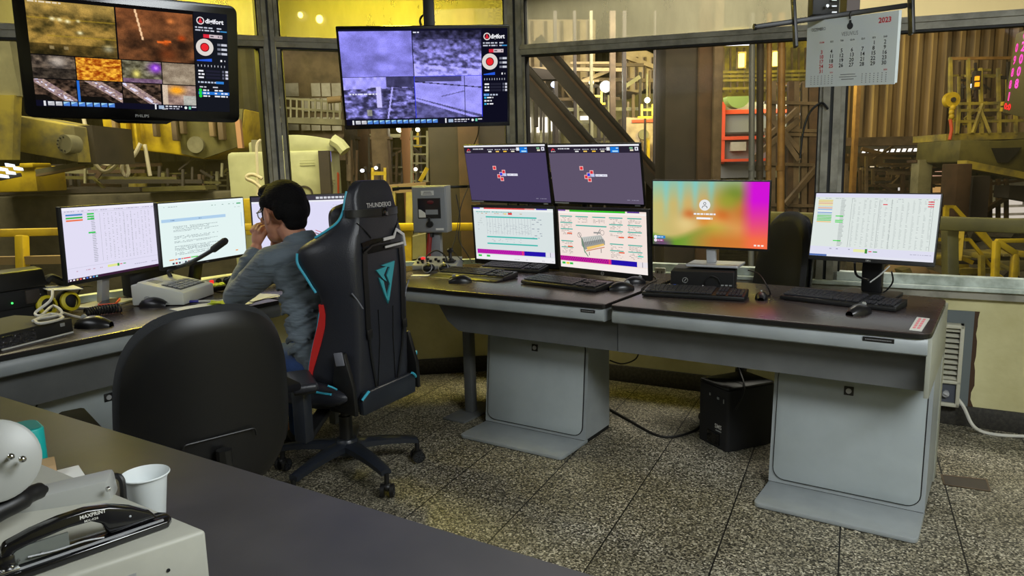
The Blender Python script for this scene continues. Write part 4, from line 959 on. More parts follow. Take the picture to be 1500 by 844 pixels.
# corner top joining the two runs
t = thing('corner_desk', 'dark corner worktop joining the left desk and the monitor desk', 'desk', (-1.1, .7, 0))
cp = [(-.915, .12), (-.86, .45), (-.9, .66), (-.76, 1.42), (-1.62, .98), (-1.72, .25)]
rounded_top(t, [(x + 1.1, y - .7) for x, y in [(-.912, .12), (-.88, .5), (-.895, .66), (-.80, 1.42), (-1.62, .98), (-1.73, .24)]])
g = G(); g.b2((.1, -.2, .0), (.14, -.16, .745), 'grey_steel_dark'); g.obj('leg', t); g = G(); g.b2((-.42, -.3, .0), (-.38, -.26, .745), 'grey_steel_dark'); g.obj('leg', t)
g = G(); g.prism([(.16, -.05), (.16, .0), (-.45, .0), (-.45, -.05)], .66, .745, 'grey_steel_dark'); g.obj('apron', t)
# near desk
OD = atz(860, 840, DZ); OD2 = atz(0, 580, DZ); aD = math.atan2(OD.y - OD2.y, OD.x - OD2.x)
t = thing('near_desk', 'dark grey desk in front of the camera holding the cup and punch', 'desk', (OD2.x, OD2.y, 0), aD)
DESK_D = t
mat('near_top', (72, 70, 72), .42, col2=(62, 61, 64), nscale=3, rnoise=.05, spec=.4)
LD = (OD - OD2).length
g = G(); g.prism([(-.9, 0), (LD + .35, 0), (LD + .35, -.82), (-.9, -.82)], DZ - .022, DZ, 'near_top', bev=.002); g.obj('worktop', t)
g = G(); g.b2((-.9, -.1, .62), (LD + .35, -.07, DZ - .022), 'grey_steel_dark'); g.obj('apron', t)
for x in (-.85, LD + .27):
    g = G(); g.b2((x, -.78, 0), (x + .05, -.08, DZ - .022), 'grey_steel_dark', bev=.004); g.obj('leg', t)
# ------------------------------------------------------------------ displays
_NL = {}
def vnoise(x, y, seed=0):
    def h(i, j):
        k = (i, j, seed)
        if k not in _NL: _NL[k] = random.Random(i * 92837111 ^ j * 689287499 ^ seed * 283923481).random()
        return _NL[k]
    i, j = math.floor(x), math.floor(y); a, b = x - i, y - j; a = a * a * (3 - 2 * a); b = b * b * (3 - 2 * b)
    return (h(i, j) * (1 - a) + h(i + 1, j) * a) * (1 - b) + (h(i, j + 1) * (1 - a) + h(i + 1, j + 1) * a) * b
def _fb(x, y, seed=0, o=4): return sum(vnoise(x * 2 ** k, y * 2 ** k, seed + k) / 2 ** k for k in range(o)) / sum(1 / 2 ** k for k in range(o))
def fbm(x, y, seed=0, o=5): return max(0, min(1, (_fb(x, y, seed, o) - .5) * 1.9 + .5))
def pose(c, ang):
    a, b, d = (R(v) for v in ang)
    M = Matrix.Rotation(a, 4, 'Z') @ Matrix.Rotation(b, 4, 'X') @ Matrix.Rotation(d, 4, 'Y'); M.translation = c; return M
def under(t, o, W):
    """put object o, whose world matrix should be W, under thing t (unscaled, rotated about z only)"""
    T = Matrix.Translation(t.location) @ t.rotation_euler.to_matrix().to_4x4(); o.parent = t; o.matrix_basis = T.inverted() @ W
def monitor(name, label, cat, c, ang, w, h, scr, bez=(.008, .008, .008, .018), stand=None, base_xy=None, group=None, edge='black_plastic', back=.03, logo=None, zbase=DZ, root=None, dep=.022, rad=.004):
    """bez = left, right, top, bottom border widths; scr(Screen) paints the picture"""
    W = pose(Vector(c), ang)
    t = root or thing(name, label, cat, (c[0], c[1], zbase), R(ang[0]), group)
    g = G(); g.prism(rrect(w, h, rad), 0, dep, edge, ax='y', bev=.0015)
    g.prism(rrect(w * .62, h * .6, .03), dep, dep + back, 'black_plastic', ax='y', bev=.008)
    o = g.obj('housing', None); under(t, o, W)
    l, r_, tp, bt = bez
    s = Screen(w - l - r_, h - tp - bt); scr(s)
    o = s.obj('screen', None); under(t, o, W @ Matrix.Translation(((l - r_) / 2, -.0012, (bt - tp) / 2)))
    if logo:
        g = G(); logo(g, w, h); o = g.obj('logo', None); under(t, o, W)
    return t, W
def txtlogo(txt, size, z, col='silver'):
    def f(g, w, h): lettering(g, txt, frame(Vector((0, -.0012, -h / 2 + z)), (1, 0, 0), (0, 0, 1)), size, col, align='c')
    return f
def ringlogo(r, z):
    def f(g, w, h):
        g.lathe([(r, 0), (r, .001), (r * .82, .001), (r * .82, 0)], 'silver', M=Matrix.Translation((0, -.0005, -h / 2 + z)) @ Matrix.Rotation(R(90), 4, 'X'), n=20)
        lettering(g, 'hp', frame(Vector((0, -.0012, -h / 2 + z - r * .4)), (1, .0, 0), (0, 0, 1)), r * 1.1, 'silver', align='c')
    return f
# --- spreadsheets
def sheet(s, bg, seed=1, bars=(), cells=0.0, grid=(156, 160, 168)):
    s.rect(0, 0, 1, 1, bg, 1); rr = random.Random(seed)
    s.rect(0, 0, 1, .035, mixc(bg, (255, 255, 255), .5), 2); s.words(.02, .05, .98, .008, (150, 150, 165), 3, seed)
    s.rect(.0, .075, 1, .08, (205, 205, 220), 2)
    for (u, v, l, c) in bars: s.rect(u, v, u + l, v + .022, c, 4)
    for u in (.36, .62, .70): s.rect(u, .1, u + .0022, .78, grid, 3)
    for k in range(28):
        v = .105 + k * .0245
        s.rect(.27, v, .27 + rr.uniform(.03, .045), v + .006, (120, 128, 135), 3)
        for q in range(13):
            if rr.random() < .8: s.rect(.4 + q * .042, v, .4 + q * .042 + rr.uniform(.006, .016), v + .006, (150, 155, 160), 3)
    s.rect(0, .82, 1, .825, (200, 200, 220), 3); s.words(.04, .865, .35, .014, (200, 170, 190), 3, seed + 3, .5)
    s.rect(.4, .85, .53, .885, (226, 232, 150), 4); s.rect(.505, .848, .525, .89, (60, 150, 60), 5); s.rect(.535, .86, .56, .872, (224, 80, 90), 4); s.rect(.57, .86, .6, .872, (70, 170, 80), 4)
    s.words(.7, .9, .97, .007, (140, 140, 155), 3, seed + 5)
def scr_m1(s):
    sheet(s, (226, 222, 244), 11, [(.03, .09, .16, (70, 130, 200)), (.03, .13, .16, (60, 190, 70)), (.03, .165, .16, (236, 120, 80)), (.235, .09, .07, (60, 200, 90)), (.235, .125, .07, (60, 200, 90)), (.235, .16, .07, (60, 200, 90)), (.235, .35, .07, (60, 200, 90))])
    s.rect(0, .965, 1, 1, (60, 32, 58), 6)
    for k, c in enumerate([(230, 230, 235), (240, 240, 240), (225, 200, 140), (230, 90, 70), (240, 240, 240), (60, 120, 220), (230, 230, 230), (70, 150, 220), (150, 220, 230)]): s.rect(.012 + k * .032, .973, .03 + k * .032, .993, c, 7)
def scr_m2(s):
    s.rect(0, 0, 1, 1, (228, 244, 242), 1); s.rect(0, 0, 1, .03, (240, 250, 250), 2); s.words(.02, .06, .2, .008, (150, 160, 165), 3, 2)
    s.words(.55, .08, .95, .01, (140, 170, 160), 3, 3, .35); s.rect(.91, .075, .965, .095, (70, 170, 110), 3)
    s.rect(.02, .255, .76, .305, (176, 208, 236), 3); s.words(.03, .275, .16, .01, (90, 120, 160), 4, 5); s.words(.4, .275, .5, .01, (90, 120, 160), 4, 6)
    for b, n in ((.38, 3), (.44, 2), (.54, 3), (.62, 2), (.7, 3), (.75, 2), (.8, 3)):
        for k in range(n): s.words(.14, b + k * .018, .55 if k else .66, .007, (130, 145, 150), 3, int(b * 100) + k, .85)
    s.rect(.96, .25, .966, .5, (170, 205, 225), 3); s.words(.88, .14, .95, .012, (190, 205, 205), 3, 9)
    for u, l, c in ((.07, .05, (240, 150, 90)), (.13, .03, (220, 140, 110)), (.165, .03, (70, 120, 210)), (.2, .02, (210, 110, 90)), (.225, .08, (232, 70, 90)), (.31, .08, (90, 210, 80)), (.86, .03, (240, 150, 60))): s.rect(u, .9, u + l, .918, c, 4)
    for k in range(9): s.rect(.1 + k * .034, .955, .122 + k * .034, .985, [(60, 70, 90), (180, 60, 60), (90, 90, 110), (220, 220, 230)][k % 4], 4)
def scr_m3(s):
    s.rect(0, 0, 1, 1, (222, 220, 246), 1); s.rect(0, 0, 1, .075, (62, 58, 70), 2); s.rect(0, .075, 1, .1, (238, 238, 246), 2)
    for k in range(14): s.rect(.52 + k * .032, .02, .545 + k * .032, .055, (210, 212, 220), 3)
    for k in range(14): s.words(.62, .16 + k * .035, .8, .006, (170, 172, 200), 3, k)
    for a, b in ((.50, .56), (.49, .60)):
        for q, c in enumerate(((200, 50, 60), (40, 40, 48), (60, 60, 70), (40, 40, 50))): s.line(a, b + q * .045, a + .33, b + q * .045 + .28, .010, c, 4 + q)
    for u, v in ((.74, .84), (.81, .80), (.77, .88)): s.disc(u, v, .035, (240, 180, 60), 9); s.disc(u + .01, v + .01, .018, (230, 90, 60), 10)
    s.rect(.84, .3, .88, .32, (236, 70, 70), 5)
# --- process overview on the upper pair
def scr_q(bg):
    def f(s):
        s.rect(0, 0, 1, 1, bg, 1); s.rect(0, 0, 1, .028, (238, 238, 244), 3); s.rect(0, .028, 1, .14, (42, 36, 52), 2)
        s.line(.035, .1, .055, .06, .02, (214, 60, 70), 4); s.line(.055, .06, .075, .09, .016, (214, 60, 70), 4)
        s.words(.115, .055, .25, .018, (220, 220, 226), 4, 3, 1); s.words(.03, .105, .12, .014, (200, 200, 206), 4, 4, .8)
        for k, u in enumerate((.3, .395, .49, .585)): s.words(u, .07, u + .07, .014, (190, 190, 200), 4, 8 + k, 1); s.rect(u + .01, .1, u + .05, .122, ((225, 225, 225), (236, 196, 96), (240, 190, 60), (226, 220, 200))[k], 4)
        s.rect(.66, .045, .695, .1, (232, 236, 244), 4); s.rect(.7, .04, .79, .135, (24, 120, 220), 4); s.rect(.72, .1, .78, .125, (170, 220, 250), 5); s.rect(.76, .055, .785, .07, (200, 230, 250), 5)
        s.rect(.9, .05, .935, .075, (130, 190, 150), 4); s.rect(.905, .085, .94, .11, (236, 226, 200), 4); s.rect(.955, .045, .99, .105, (226, 228, 238), 4); s.rect(.966, .06, .978, .09, (40, 36, 60), 5)
        for u, v, c in ((.36, .40, (226, 52, 60)), (.47, .47, (226, 52, 60)), (.405, .55, (226, 52, 60)), (.44, .60, (226, 52, 60)), (.435, .51, (40, 60, 220))):
            s.rect(u - .021, v - .035, u + .021, v + .035, (244, 196, 196), 4); s.rect(u - .015, v - .025, u + .015, v + .025, c, 5)
        s.rect(.46, .495, .5, .545, (190, 200, 236), 6); s.rect(.51, .5, .64, .54, (232, 232, 244), 6); s.words(.52, .515, .63, .01, (150, 150, 180), 7, 21)
        s.words(.83, .93, .96, .008, (150, 146, 170), 4, 22)
    return f
def scr_qll(s):
    s.rect(0, 0, 1, 1, (216, 226, 226), 1); s.rect(0, 0, .09, .022, (88, 70, 190), 3); s.rect(.14, 0, .66, .024, (222, 74, 74), 3); s.rect(.66, 0, .78, .022, (226, 140, 140), 3); s.rect(.8, 0, .93, .022, (80, 66, 170), 3)
    s.rect(0, .024, 1, .06, (236, 240, 240), 2); s.words(.02, .07, .5, .014, (70, 180, 170), 3, 1, .8); s.words(.02, .1, .75, .012, (190, 160, 120), 3, 2, .35); s.rect(.45, .085, .5, .125, (220, 70, 70), 4); s.rect(.4, .1, .43, .12, (236, 206, 90), 4)
    s.rect(.16, .16, .80, .185, (64, 186, 176), 3)
    for k in range(16): s.rect(.17 + k * .037, .19, .1725 + k * .037, .50, (160, 168, 176), 3)
    for k in range(10): s.words(.17, .29 + k * .02, .72, .005, (150, 158, 170), 3, 30 + k, .35)
    for k in range(9): s.words(.74, .2 + k * .042, .86, .01, (120, 130, 150), 3, 50 + k, .4); s.words(.05, .2 + k * .042, .13, .008, (170, 178, 180), 3, 60 + k, .35)
    s.rect(.16, .54, .80, .565, (64, 186, 176), 3); s.rect(.16, .67, .80, .695, (64, 186, 176), 3)
    for k in range(4): s.words(.17, .585 + k * .018, .6, .006, (160, 168, 176), 3, 80 + k, .3)
    s.rect(.02, .80, .63, .885, (190, 30, 172), 3)
    for k in range(46): s.rect(.025 + k * .013, .815 + .03 * (k % 2), .033 + k * .013, .83 + .03 * (k % 2), (110, 20, 130), 4)
    s.rect(.6, .8, .62, .885, (226, 60, 120), 5); s.rect(.63, .80, .89, .885, (36, 20, 170), 3); s.rect(.9, .8, 1, .885, (226, 224, 236), 3); s.rect(.945, .8, .95, .885, (90, 90, 110), 4)
    s.rect(0, .9, 1, 1, (236, 236, 240), 2)
    for u in (.03, .14): s.rect(u, .91, u + .045, .945, (50, 190, 70), 3)
    s.words(.5, .96, .98, .01, (180, 180, 190), 3, 99, .3)
def scr_qlr(s):
    s.rect(0, 0, 1, 1, (242, 226, 218), 1); s.rect(0, 0, .09, .02, (120, 80, 170), 3); s.rect(.14, 0, .78, .03, (54, 190, 40), 3); s.rect(.8, 0, .93, .022, (90, 60, 150), 3); s.rect(0, .03, 1, .06, (244, 240, 236), 2)
    for cx in (.02, .21, .41, .60, .80):
        for k, v in enumerate((.10, .21, .32, .53)):
            if .2 < cx < .55 and v > .15: continue
            s.rect(cx, v, cx + .15, v + .017, (62, 176, 160), 3)
            for q in range(4): s.words(cx + .01, v + .03 + q * .022, cx + .14, .007, (140, 130, 126), 4, int(cx * 90) + k * 7 + q, .55)
        if not .2 < cx < .55:
            s.rect(cx, .64, cx + .15, .655, (62, 176, 160), 3)
            for q in range(5): s.words(cx + .01, .67 + q * .022, cx + .14, .007, (140, 130, 126), 4, int(cx * 70) + q, .55)
    s.rect(.21, .25, .57, .27, (62, 176, 160), 3)
    for u, v in ((.1, .39), (.1, .62), (.7, .41), (.7, .66), (.8, .4)): s.rect(u, v, u + .06, v + .022, (232, 96, 60), 5)
    s.rect(.9, .7, .96, .72, (90, 210, 190), 5)
    # drawing of a long ribbed machine
    s.poly([(.27, .46), (.50, .40), (.545, .50), (.545, .56), (.31, .67), (.27, .60)], (150, 152, 150), 5)
    s.poly([(.27, .46), (.50, .40), (.53, .46), (.30, .54)], (196, 198, 194), 6)
    for k in range(11): s.line(.285 + k * .0215, .475 - k * .0065, .305 + k * .0215, .60 - k * .009, .006, (70, 72, 74), 7)
    s.poly([(.33, .62), (.53, .54), (.54, .57), (.34, .67)], (236, 196, 110), 8); s.line(.32, .69, .54, .60, .014, (196, 120, 80), 9)
    s.line(.27, .46, .31, .72, .016, (70, 130, 90), 9); s.line(.30, .68, .345, .78, .016, (80, 140, 110), 9); s.line(.24, .38, .28, .5, .01, (90, 92, 96), 9)
    for u, v in ((.25, .42), (.52, .36)):
        for q in range(14):
            a = q / 14 * 2 * PI; b = (q + 1) / 14 * 2 * PI; s.line(u + .022 * math.cos(a), v + .04 * math.sin(a), u + .022 * math.cos(b), v + .04 * math.sin(b), .006, (70, 70, 74), 9)
    s.line(.46, .40, .50, .30, .012, (120, 122, 122), 9); s.rect(.42, .355, .5, .38, (150, 150, 148), 9); s.line(.36, .7, .36, .76, .012, (100, 100, 100), 9); s.line(.5, .63, .5, .7, .012, (100, 100, 100), 9)
    s.rect(.0, .80, .61, .885, (190, 30, 150), 3)
    for k in range(44): s.rect(.01 + k * .0135, .815 + .03 * (k % 2), .019 + k * .0135, .83 + .03 * (k % 2), (90, 20, 110), 4)
    s.rect(.58, .8, .6, .885, (226, 60, 120), 5); s.rect(.61, .80, .89, .885, (36, 20, 170), 3); s.rect(.9, .8, 1, .885, (232, 226, 232), 3); s.rect(.945, .8, .95, .885, (90, 90, 110), 4)
    s.rect(0, .9, 1, 1, (244, 236, 232), 2)
    for u, c in ((.02, (50, 190, 70)), (.07, (240, 206, 60)), (.115, (50, 190, 70))): s.rect(u, .91, u + .04, .945, c, 3)
def scr_m5(s):
    def px(a, b):
        top = (124, 196, 190); c = mixc((196, 190, 120), (222, 150, 80), a * 1.2)
        for k, u in enumerate((.12, .25, .38, .52)):
            w = math.exp(-((a - u) / .028) ** 2) * max(0, 1 - b * 1.5); c = mixc(c, (120, 210, 220), w * .8)
        c = mixc(top, c, min(1, b * 2.2 + .2 + .3 * a))
        for (u, v, r, q, k) in ((.33, .52, .06, (196, 84, 30), .9), (.47, .6, .07, (214, 120, 40), .8), (.62, .5, .08, (210, 90, 30), .7), (.55, .72, .1, (232, 180, 80), .8), (.3, .66, .1, (230, 206, 140), .8), (.72, .2, .13, (90, 130, 40), .8), (.80, .45, .12, (196, 110, 50), .8), (.66, .3, .09, (150, 160, 50), .7)):
            c = mixc(c, q, k * math.exp(-(((a - u) / r) ** 2 + ((b - v) / (r * 1.4)) ** 2)))
        d = .72 + .12 * math.sin(a * 7 + .6); c = mixc(c, (66, 140, 24), max(0, min(1, (b - d) * 9)) * max(0, 1 - a * 1.35))
        c = mixc(c, (206, 110, 40), max(0, min(1, (b - .7) * 5)) * max(0, min(1, (a - .3) * 4)) * .7)
        mg = mixc((210, 20, 214), (244, 110, 70), max(0, min(1, (b - .28) * 1.7))); k = max(0, min(1, (a - .76) * 9)); c = mixc(c, mg, k)
        c = mixc(c, (110, 60, 130), max(0, 1 - ((a - .08) / .12) ** 2) * max(0, min(1, (b - .86) * 9)) * .8)
        return c
    s.pic(0, 0, 1, 1, px, 64, 40, 1)
    s.disc(.465, .36, .085, (232, 234, 236), 3, 28); s.disc(.465, .335, .022, (80, 84, 90), 4); s.disc(.465, .335, .014, (232, 234, 236), 5)
    s.poly([(.44, .405), (.446, .375), (.465, .365), (.484, .375), (.49, .405), (.484, .405), (.48, .382), (.465, .374), (.45, .382), (.446, .405)], (80, 84, 90), 4)
    s.words(.37, .485, .56, .026, (236, 236, 240), 3, 5, 1); s.rect(.395, .55, .535, .58, (246, 246, 250), 3); s.rect(.515, .553, .533, .577, (226, 200, 150), 4)
    s.rect(.01, .86, .115, .905, (40, 130, 200), 3); s.disc(.025, .882, .026, (232, 240, 250), 4); s.words(.045, .875, .105, .014, (200, 226, 244), 4, 6, 1)
    s.rect(.01, .915, .1, .955, (150, 70, 130), 3); s.disc(.025, .935, .026, (240, 226, 240), 4); s.words(.045, .928, .095, .014, (226, 200, 226), 4, 7, 1)
    for k in range(3): s.rect(.89 + k * .03, .94, .91 + k * .03, .965, (244, 230, 220), 3)
def scr_m6(s):
    s.rect(0, 0, 1, 1, (222, 230, 226), 1); s.rect(0, 0, 1, .06, (220, 220, 242), 2); s.words(.02, .075, .98, .008, (170, 176, 180), 3, 41, .6)
    cs = [(226, 206, 70), (232, 190, 70), (232, 160, 80), (240, 220, 110), (196, 206, 200), (226, 150, 120), (130, 170, 220), (236, 240, 240), (110, 150, 214), (150, 196, 200), (70, 196, 70), (60, 190, 70), (60, 196, 60), (60, 190, 60), (236, 190, 90)]
    for k, c in enumerate(cs): s.rect(.03, .105 + k * .0245, .155, .118 + k * .0245, c, 3)
    rr = random.Random(5)
    for k in range(36):
        v = .10 + k * .0205
        s.rect(.225, v, .225 + rr.uniform(.03, .045), v + .006, (130, 138, 140), 3)
        for q in range(15):
            if rr.random() < .85: s.rect(.33 + q * .043, v, .33 + q * .043 + rr.uniform(.008, .02), v + .005, (160, 168, 168), 3)
    for u in (.315, .54, .64, .955): s.rect(u, .08, u + .002, .84, (120, 128, 128), 4)
    for u, v, l in ((.57, .155, .035), (.915, .105, .045), (.915, .14, .045), (.915, .175, .045)): s.rect(u, v, u + l, v + .015, (226, 66, 80), 5)
    for v in (.35, .42, .445, .74): s.rect(.19, v, .255, v + .015, (70, 214, 80), 5)
    s.rect(0, .845, 1, .965, (222, 222, 240), 4); s.words(.02, .87, .34, .012, (150, 150, 170), 5, 43, .35); s.rect(.37, .865, .47, .91, (232, 236, 170), 5); s.rect(.465, .855, .485, .925, (70, 140, 60), 6); s.rect(.495, .885, .52, .9, (226, 66, 80), 6); s.rect(.53, .885, .565, .9, (60, 150, 70), 6)
    s.words(.82, .9, .98, .006, (150, 150, 170), 5, 44); s.rect(0, .965, 1, 1, (226, 228, 240), 5); s.rect(0, .97, .15, 1, (90, 116, 180), 6)
# --- camera walls on the two hanging televisions
def side_panel(s, u0, warm=False):
    W = (244, 244, 250); s.rect(u0, 0, 1, 1, (14, 14, 30) if not warm else (22, 24, 32), 2)
    w = 1 - u0; U = lambda a: u0 + a * w
    s.disc(U(.2), .085, .038, (226, 216, 216), 4, 20); s.disc(U(.2), .085, .028, (24, 22, 30), 5, 20); s.poly([(U(.2) - .012, .105), (U(.2), .055), (U(.2) + .012, .105)], (214, 40, 56), 6)
    s.text(U(.34), .105, 'digifort', .062, W, 5, w * .55, .03)
    for v, k in ((.145, 1), (.172, 2)): s.words(U(.04), v, U(.6), .013, (196, 200, 214), 4, k, 1); s.words(U(.68), v, U(.84), .012, (196, 200, 214), 4, k + 5, 1)
    s.rect(U(.78), .172, U(.98), .184, (60, 140, 200), 5)
    s.rect(U(.27), .215, U(.45), .25, (220, 40, 60), 4); s.rect(U(.45), .215, U(.84), .25, (206, 190, 196), 4); s.words(U(.48), .226, U(.82), .012, (90, 80, 90), 5, 9, .7)
    s.disc(U(.3), .345, .085, (222, 214, 208), 4, 28); s.disc(U(.3), .345, .045, (110, 20, 26), 5, 20); s.disc(U(.3), .345, .036, (236, 40, 46), 6, 20)
    for k in range(3): s.rect(U(.68), .3 + k * .045, U(.78), .322 + k * .045, (120, 122, 136), 4); s.rect(U(.80), .3 + k * .045, U(.97), .322 + k * .045, (200, 202, 214), 4)
    s.poly([(U(.05), .475), (U(.5), .455), (U(.5), .485), (U(.05), .485)], (40, 90, 220), 4); s.rect(U(.76), .462, U(.81), .482, W, 4); s.rect(U(.88), .465, U(.91), .48, (190, 190, 200), 4)
    for k in range(9): s.rect(U(.07 + k * .1), .52, U(.09 + k * .1), .54, (196, 198, 210), 4)
    for k in range(3): s.words(U(.08), .575 + k * .033, U(.26), .016, W, 4, 20 + k, 1); s.rect(U(.3), .572 + k * .033, U(.74), .594 + k * .033, (34, 34, 50), 4); s.rect(U(.8), .572 + k * .033, U(.86), .594 + k * .033, (90, 92, 110), 4); s.rect(U(.9), .572 + k * .033, U(.98), .594 + k * .033, (206, 206, 220), 4)
    s.words(U(.06), .69, U(.6), .016, (190, 200, 220), 4, 31, .8); s.rect(U(.6) if warm else U(.04), .685, U(.84) if warm else U(.26), .71, (50, 130, 214), 4)
    if warm:
        for k in range(3):
            if k == 1: s.rect(U(.06), .795, U(1), .825, (40, 120, 214), 4)
            s.disc(U(.12), .78 + k * .03, .016, (40, 210, 70), 5); s.words(U(.2), .773 + k * .03, U(.4), .014, W, 5, 40 + k, 1); s.words(U(.55), .773 + k * .03, U(.95), .014, W, 5, 50 + k, .8)
        s.words(U(.1), .74, U(.3), .013, (200, 200, 210), 4, 61, 1); s.words(U(.5), .74, U(.66), .013, (200, 200, 210), 4, 62, 1)
    else:
        for k in range(3): s.rect(U(.06), .72 + k * .034, U(.14), .738 + k * .034, (60, 180, 230) if k != 1 else (230, 230, 240), 4); s.words(U(.17), .722 + k * .034, U(.42), .013, W, 5, 70 + k, 1)
def task_bar(s, u1, n, pale):
    s.rect(0, .94, u1, 1, (16, 16, 34), 2); s.rect(.035, .948, .045, .995, (226, 226, 232), 4)
    for k in range(n): c = (190, 190, 196) if k < 2 and pale else (80, 130, 214); s.rect(.055 + k * .0365, .952, .085 + k * .0365, .99, c, 4); s.poly([(.055 + k * .0365, .952), (.085 + k * .0365, .952), (.055 + k * .0365, .975)], (160, 210, 240) if k >= 2 or not pale else (220, 220, 226), 5)
    s.rect(u1 * .72, .945, u1 * .73, .995, (230, 230, 236), 4); s.rect(u1 * .745, .955, u1 * .78, .99, (160, 180, 206), 4); s.words(u1 * .79, .955, u1 * .9, .012, (220, 220, 230), 4, 3, 1); s.words(u1 * .79, .978, u1 * .88, .01, (180, 180, 196), 4, 4, 1)
    s.disc(u1 * .925, .97, .014, (230, 236, 236), 4); s.rect(u1 * .945, .955, u1 * .96, .985, (110, 200, 170), 4); s.words(u1 * .965, .955, u1 * .998, .012, (220, 220, 230), 5, 6, 1)
def lum(c, k): return tuple(v * k for v in c)
B_ = (150, 146, 236)
def feed_plain(a, b): return lum((140, 136, 232), .9 + .35 * fbm(a * 5, b * 5, 3) - .1)
def feed_rubble(a, b):
    k = .35 + .75 * fbm(a * 16, b * 16, 11) ; k *= .55 + .65 * min(1, b * 1.6); k = k + (.5 if b > .72 + .15 * a else 0) * (.8 - .3 * fbm(a * 9, b * 9, 4))
    if b < .2: k *= .45 + .4 * vnoise(a * 18, b * 12, 5)
    return lum(B_, min(1.25, k))
def feed_machine(a, b):
    k = .3 + .9 * fbm(a * 14, b * 14, 21) ** 1.6
    if b < .2 + .1 * vnoise(a * 7, 0, 3): k = .9 + .4 * vnoise(a * 20, b * 8, 8)
    if .45 < a < .53 and .22 < b < .72: k = 1.3 + .2 * vnoise(a * 10, b * 12, 3)
    if abs(a - (.72 - .12 * b)) < .012 and b > .05: k = 1.2
    if a > .6 and b < .25: k *= .4
    c = lum(B_, min(1.35, k))
    if .3 < a < .38 and .78 < b < .92: c = mixc(c, (190, 190, 150), .6)
    return c
def feed_hatch(a, b):
    k = .95 + .2 * fbm(a * 7, b * 7, 31); 
    if b < .12 and a < .7: k *= .45
    if b > .5 + .45 * a: k = .45 + .3 * fbm(a * 20, b * 20, 2)
    if abs(b - (.55 + .5 * a)) < .03: k = 1.1
    if abs(a - .74) < .008 or abs(b - (.12 + .16 * a)) < .012: k = .25
    if abs(b - (.62 - .35 * a)) < .01 and a > .38 and a < .74: k = .5
    return lum(B_, min(1.15, k))
def scr_tv2(s):
    s.rect(0, 0, 1, 1, (18, 18, 40), 1)
    m = vcmat('camera_grain_blue', 1.0, 230, .3)
    for (u0, v0, u1, v1, f) in ((0, .02, .425, .485, feed_plain), (.43, .02, .84, .485, feed_rubble), (0, .49, .425, .935, feed_machine), (.43, .49, .84, .935, feed_hatch)): s.pic(u0, v0, u1, v1, f, 100, 60, 2, m)
    s.rect(.428, .485, .842, .49, (60, 70, 240), 4); s.rect(.838, .49, .842, .935, (50, 60, 240), 4); s.rect(.426, .49, .43, .935, (50, 60, 240), 4)
    s.words(.03, .66, .2, .014, (230, 230, 250), 4, 8, 1); s.words(.435, .03, .48, .012, (230, 230, 250), 4, 9, 1)
    side_panel(s, .845); task_bar(s, .842, 14, True)
def warm(c): return c
def feed_hall(a, b):
    n = fbm(a * 9, b * 9, 41); c = mixc((60, 52, 24), (176, 140, 66), n * 1.1)
    if b < .25: c = mixc(c, (206, 170, 90), .45 * (1 - b * 4) + .2)
    if .3 < b < .33 or (.62 < b < .66 and a > .2): c = mixc(c, (170, 140, 40), .7)
    for (u, v, r) in ((.28, .32, .03), (.36, .33, .03), (.45, .35, .03), (.58, .55, .03), (.9, .83, .06), (.57, .33, .02)): c = mixc(c, (255, 246, 196), math.exp(-(((a - u) / r) ** 2 + ((b - v) / r) ** 2)))
    if .68 < b < .92 and (.22 < a < .27 or .38 < a < .43): c = (236, 206, 140) if .82 < b < .9 else c
    if b > .78: c = lum(c, .6)
    return c
def feed_spark(a, b):
    c = mixc((46, 30, 20), (140, 86, 50), fbm(a * 6, b * 6, 51)); c = mixc(c, (196, 110, 60), max(0, .6 - b) * .6)
    if abs(a - (.24 + .14 * b)) < .012 and b < .6: c = (250, 206, 160)
    for (u, v, r, q) in ((.62, .62, .05, (226, 96, 30)), (.7, .18, .05, (240, 140, 70)), (.84, .5, .05, (196, 70, 20)), (.64, .85, .12, (120, 60, 30))): c = mixc(c, q, .85 * math.exp(-(((a - u) / r) ** 2 + ((b - v) / (r * 1.1)) ** 2)))
    if abs(b - (.62 - .2 * (a - .5))) < .02 and .5 < a < .7: c = (230, 106, 40)
    return c
def feed_steam(a, b):
    c = mixc((40, 34, 30), (150, 130, 110), fbm(a * 7, b * 6, 61)); c = mixc(c, (206, 196, 186), .7 * math.exp(-(((a - .6) / .2) ** 2 + ((b - .25) / .25) ** 2)))
    if b > .55: c = lum(c, .55)
    return c
def feed_fire(a, b): k = fbm(a * 13, b * 13, 71); return mixc((150, 60, 10), (255, 190, 60), k * 1.3 - .1)
def feed_purple(a, b):
    c = mixc((60, 56, 40), (150, 146, 120), fbm(a * 8, b * 8, 81)); c = mixc(c, (240, 226, 120), math.exp(-(((a - .35) / .1) ** 2 + ((b - .6) / .18) ** 2)))
    c = mixc(c, (150, 60, 240), math.exp(-(((a - .85) / .16) ** 2 + ((b - .28) / .22) ** 2))); c = mixc(c, (220, 150, 250), math.exp(-(((a - .86) / .05) ** 2 + ((b - .28) / .08) ** 2)))
    if b > .8: c = mixc(c, (130, 70, 170), .4)
    return c
def feed_fog(a, b): return mixc((120, 104, 86), (176, 160, 138), fbm(a * 4, b * 4, 91))
def feed_desk(seed):
    def f(a, b):
        k = fbm(a * 9, b * 9, seed); c = mixc((16, 12, 10), (110, 86, 70), k)
        d = a * .9 - b * .75 + (.12 if seed % 2 else -.15)
        if 0 < d < .34: c = mixc((206, 180, 160), (120, 96, 110), vnoise(a * 22, b * 22, seed)); 
        if .08 < d < .2 and vnoise(a * 14, b * 14, seed + 4) > .55: c = (226, 222, 246)
        if b > .72 and d < -.2: c = (18, 16, 14)
        return c
    return f
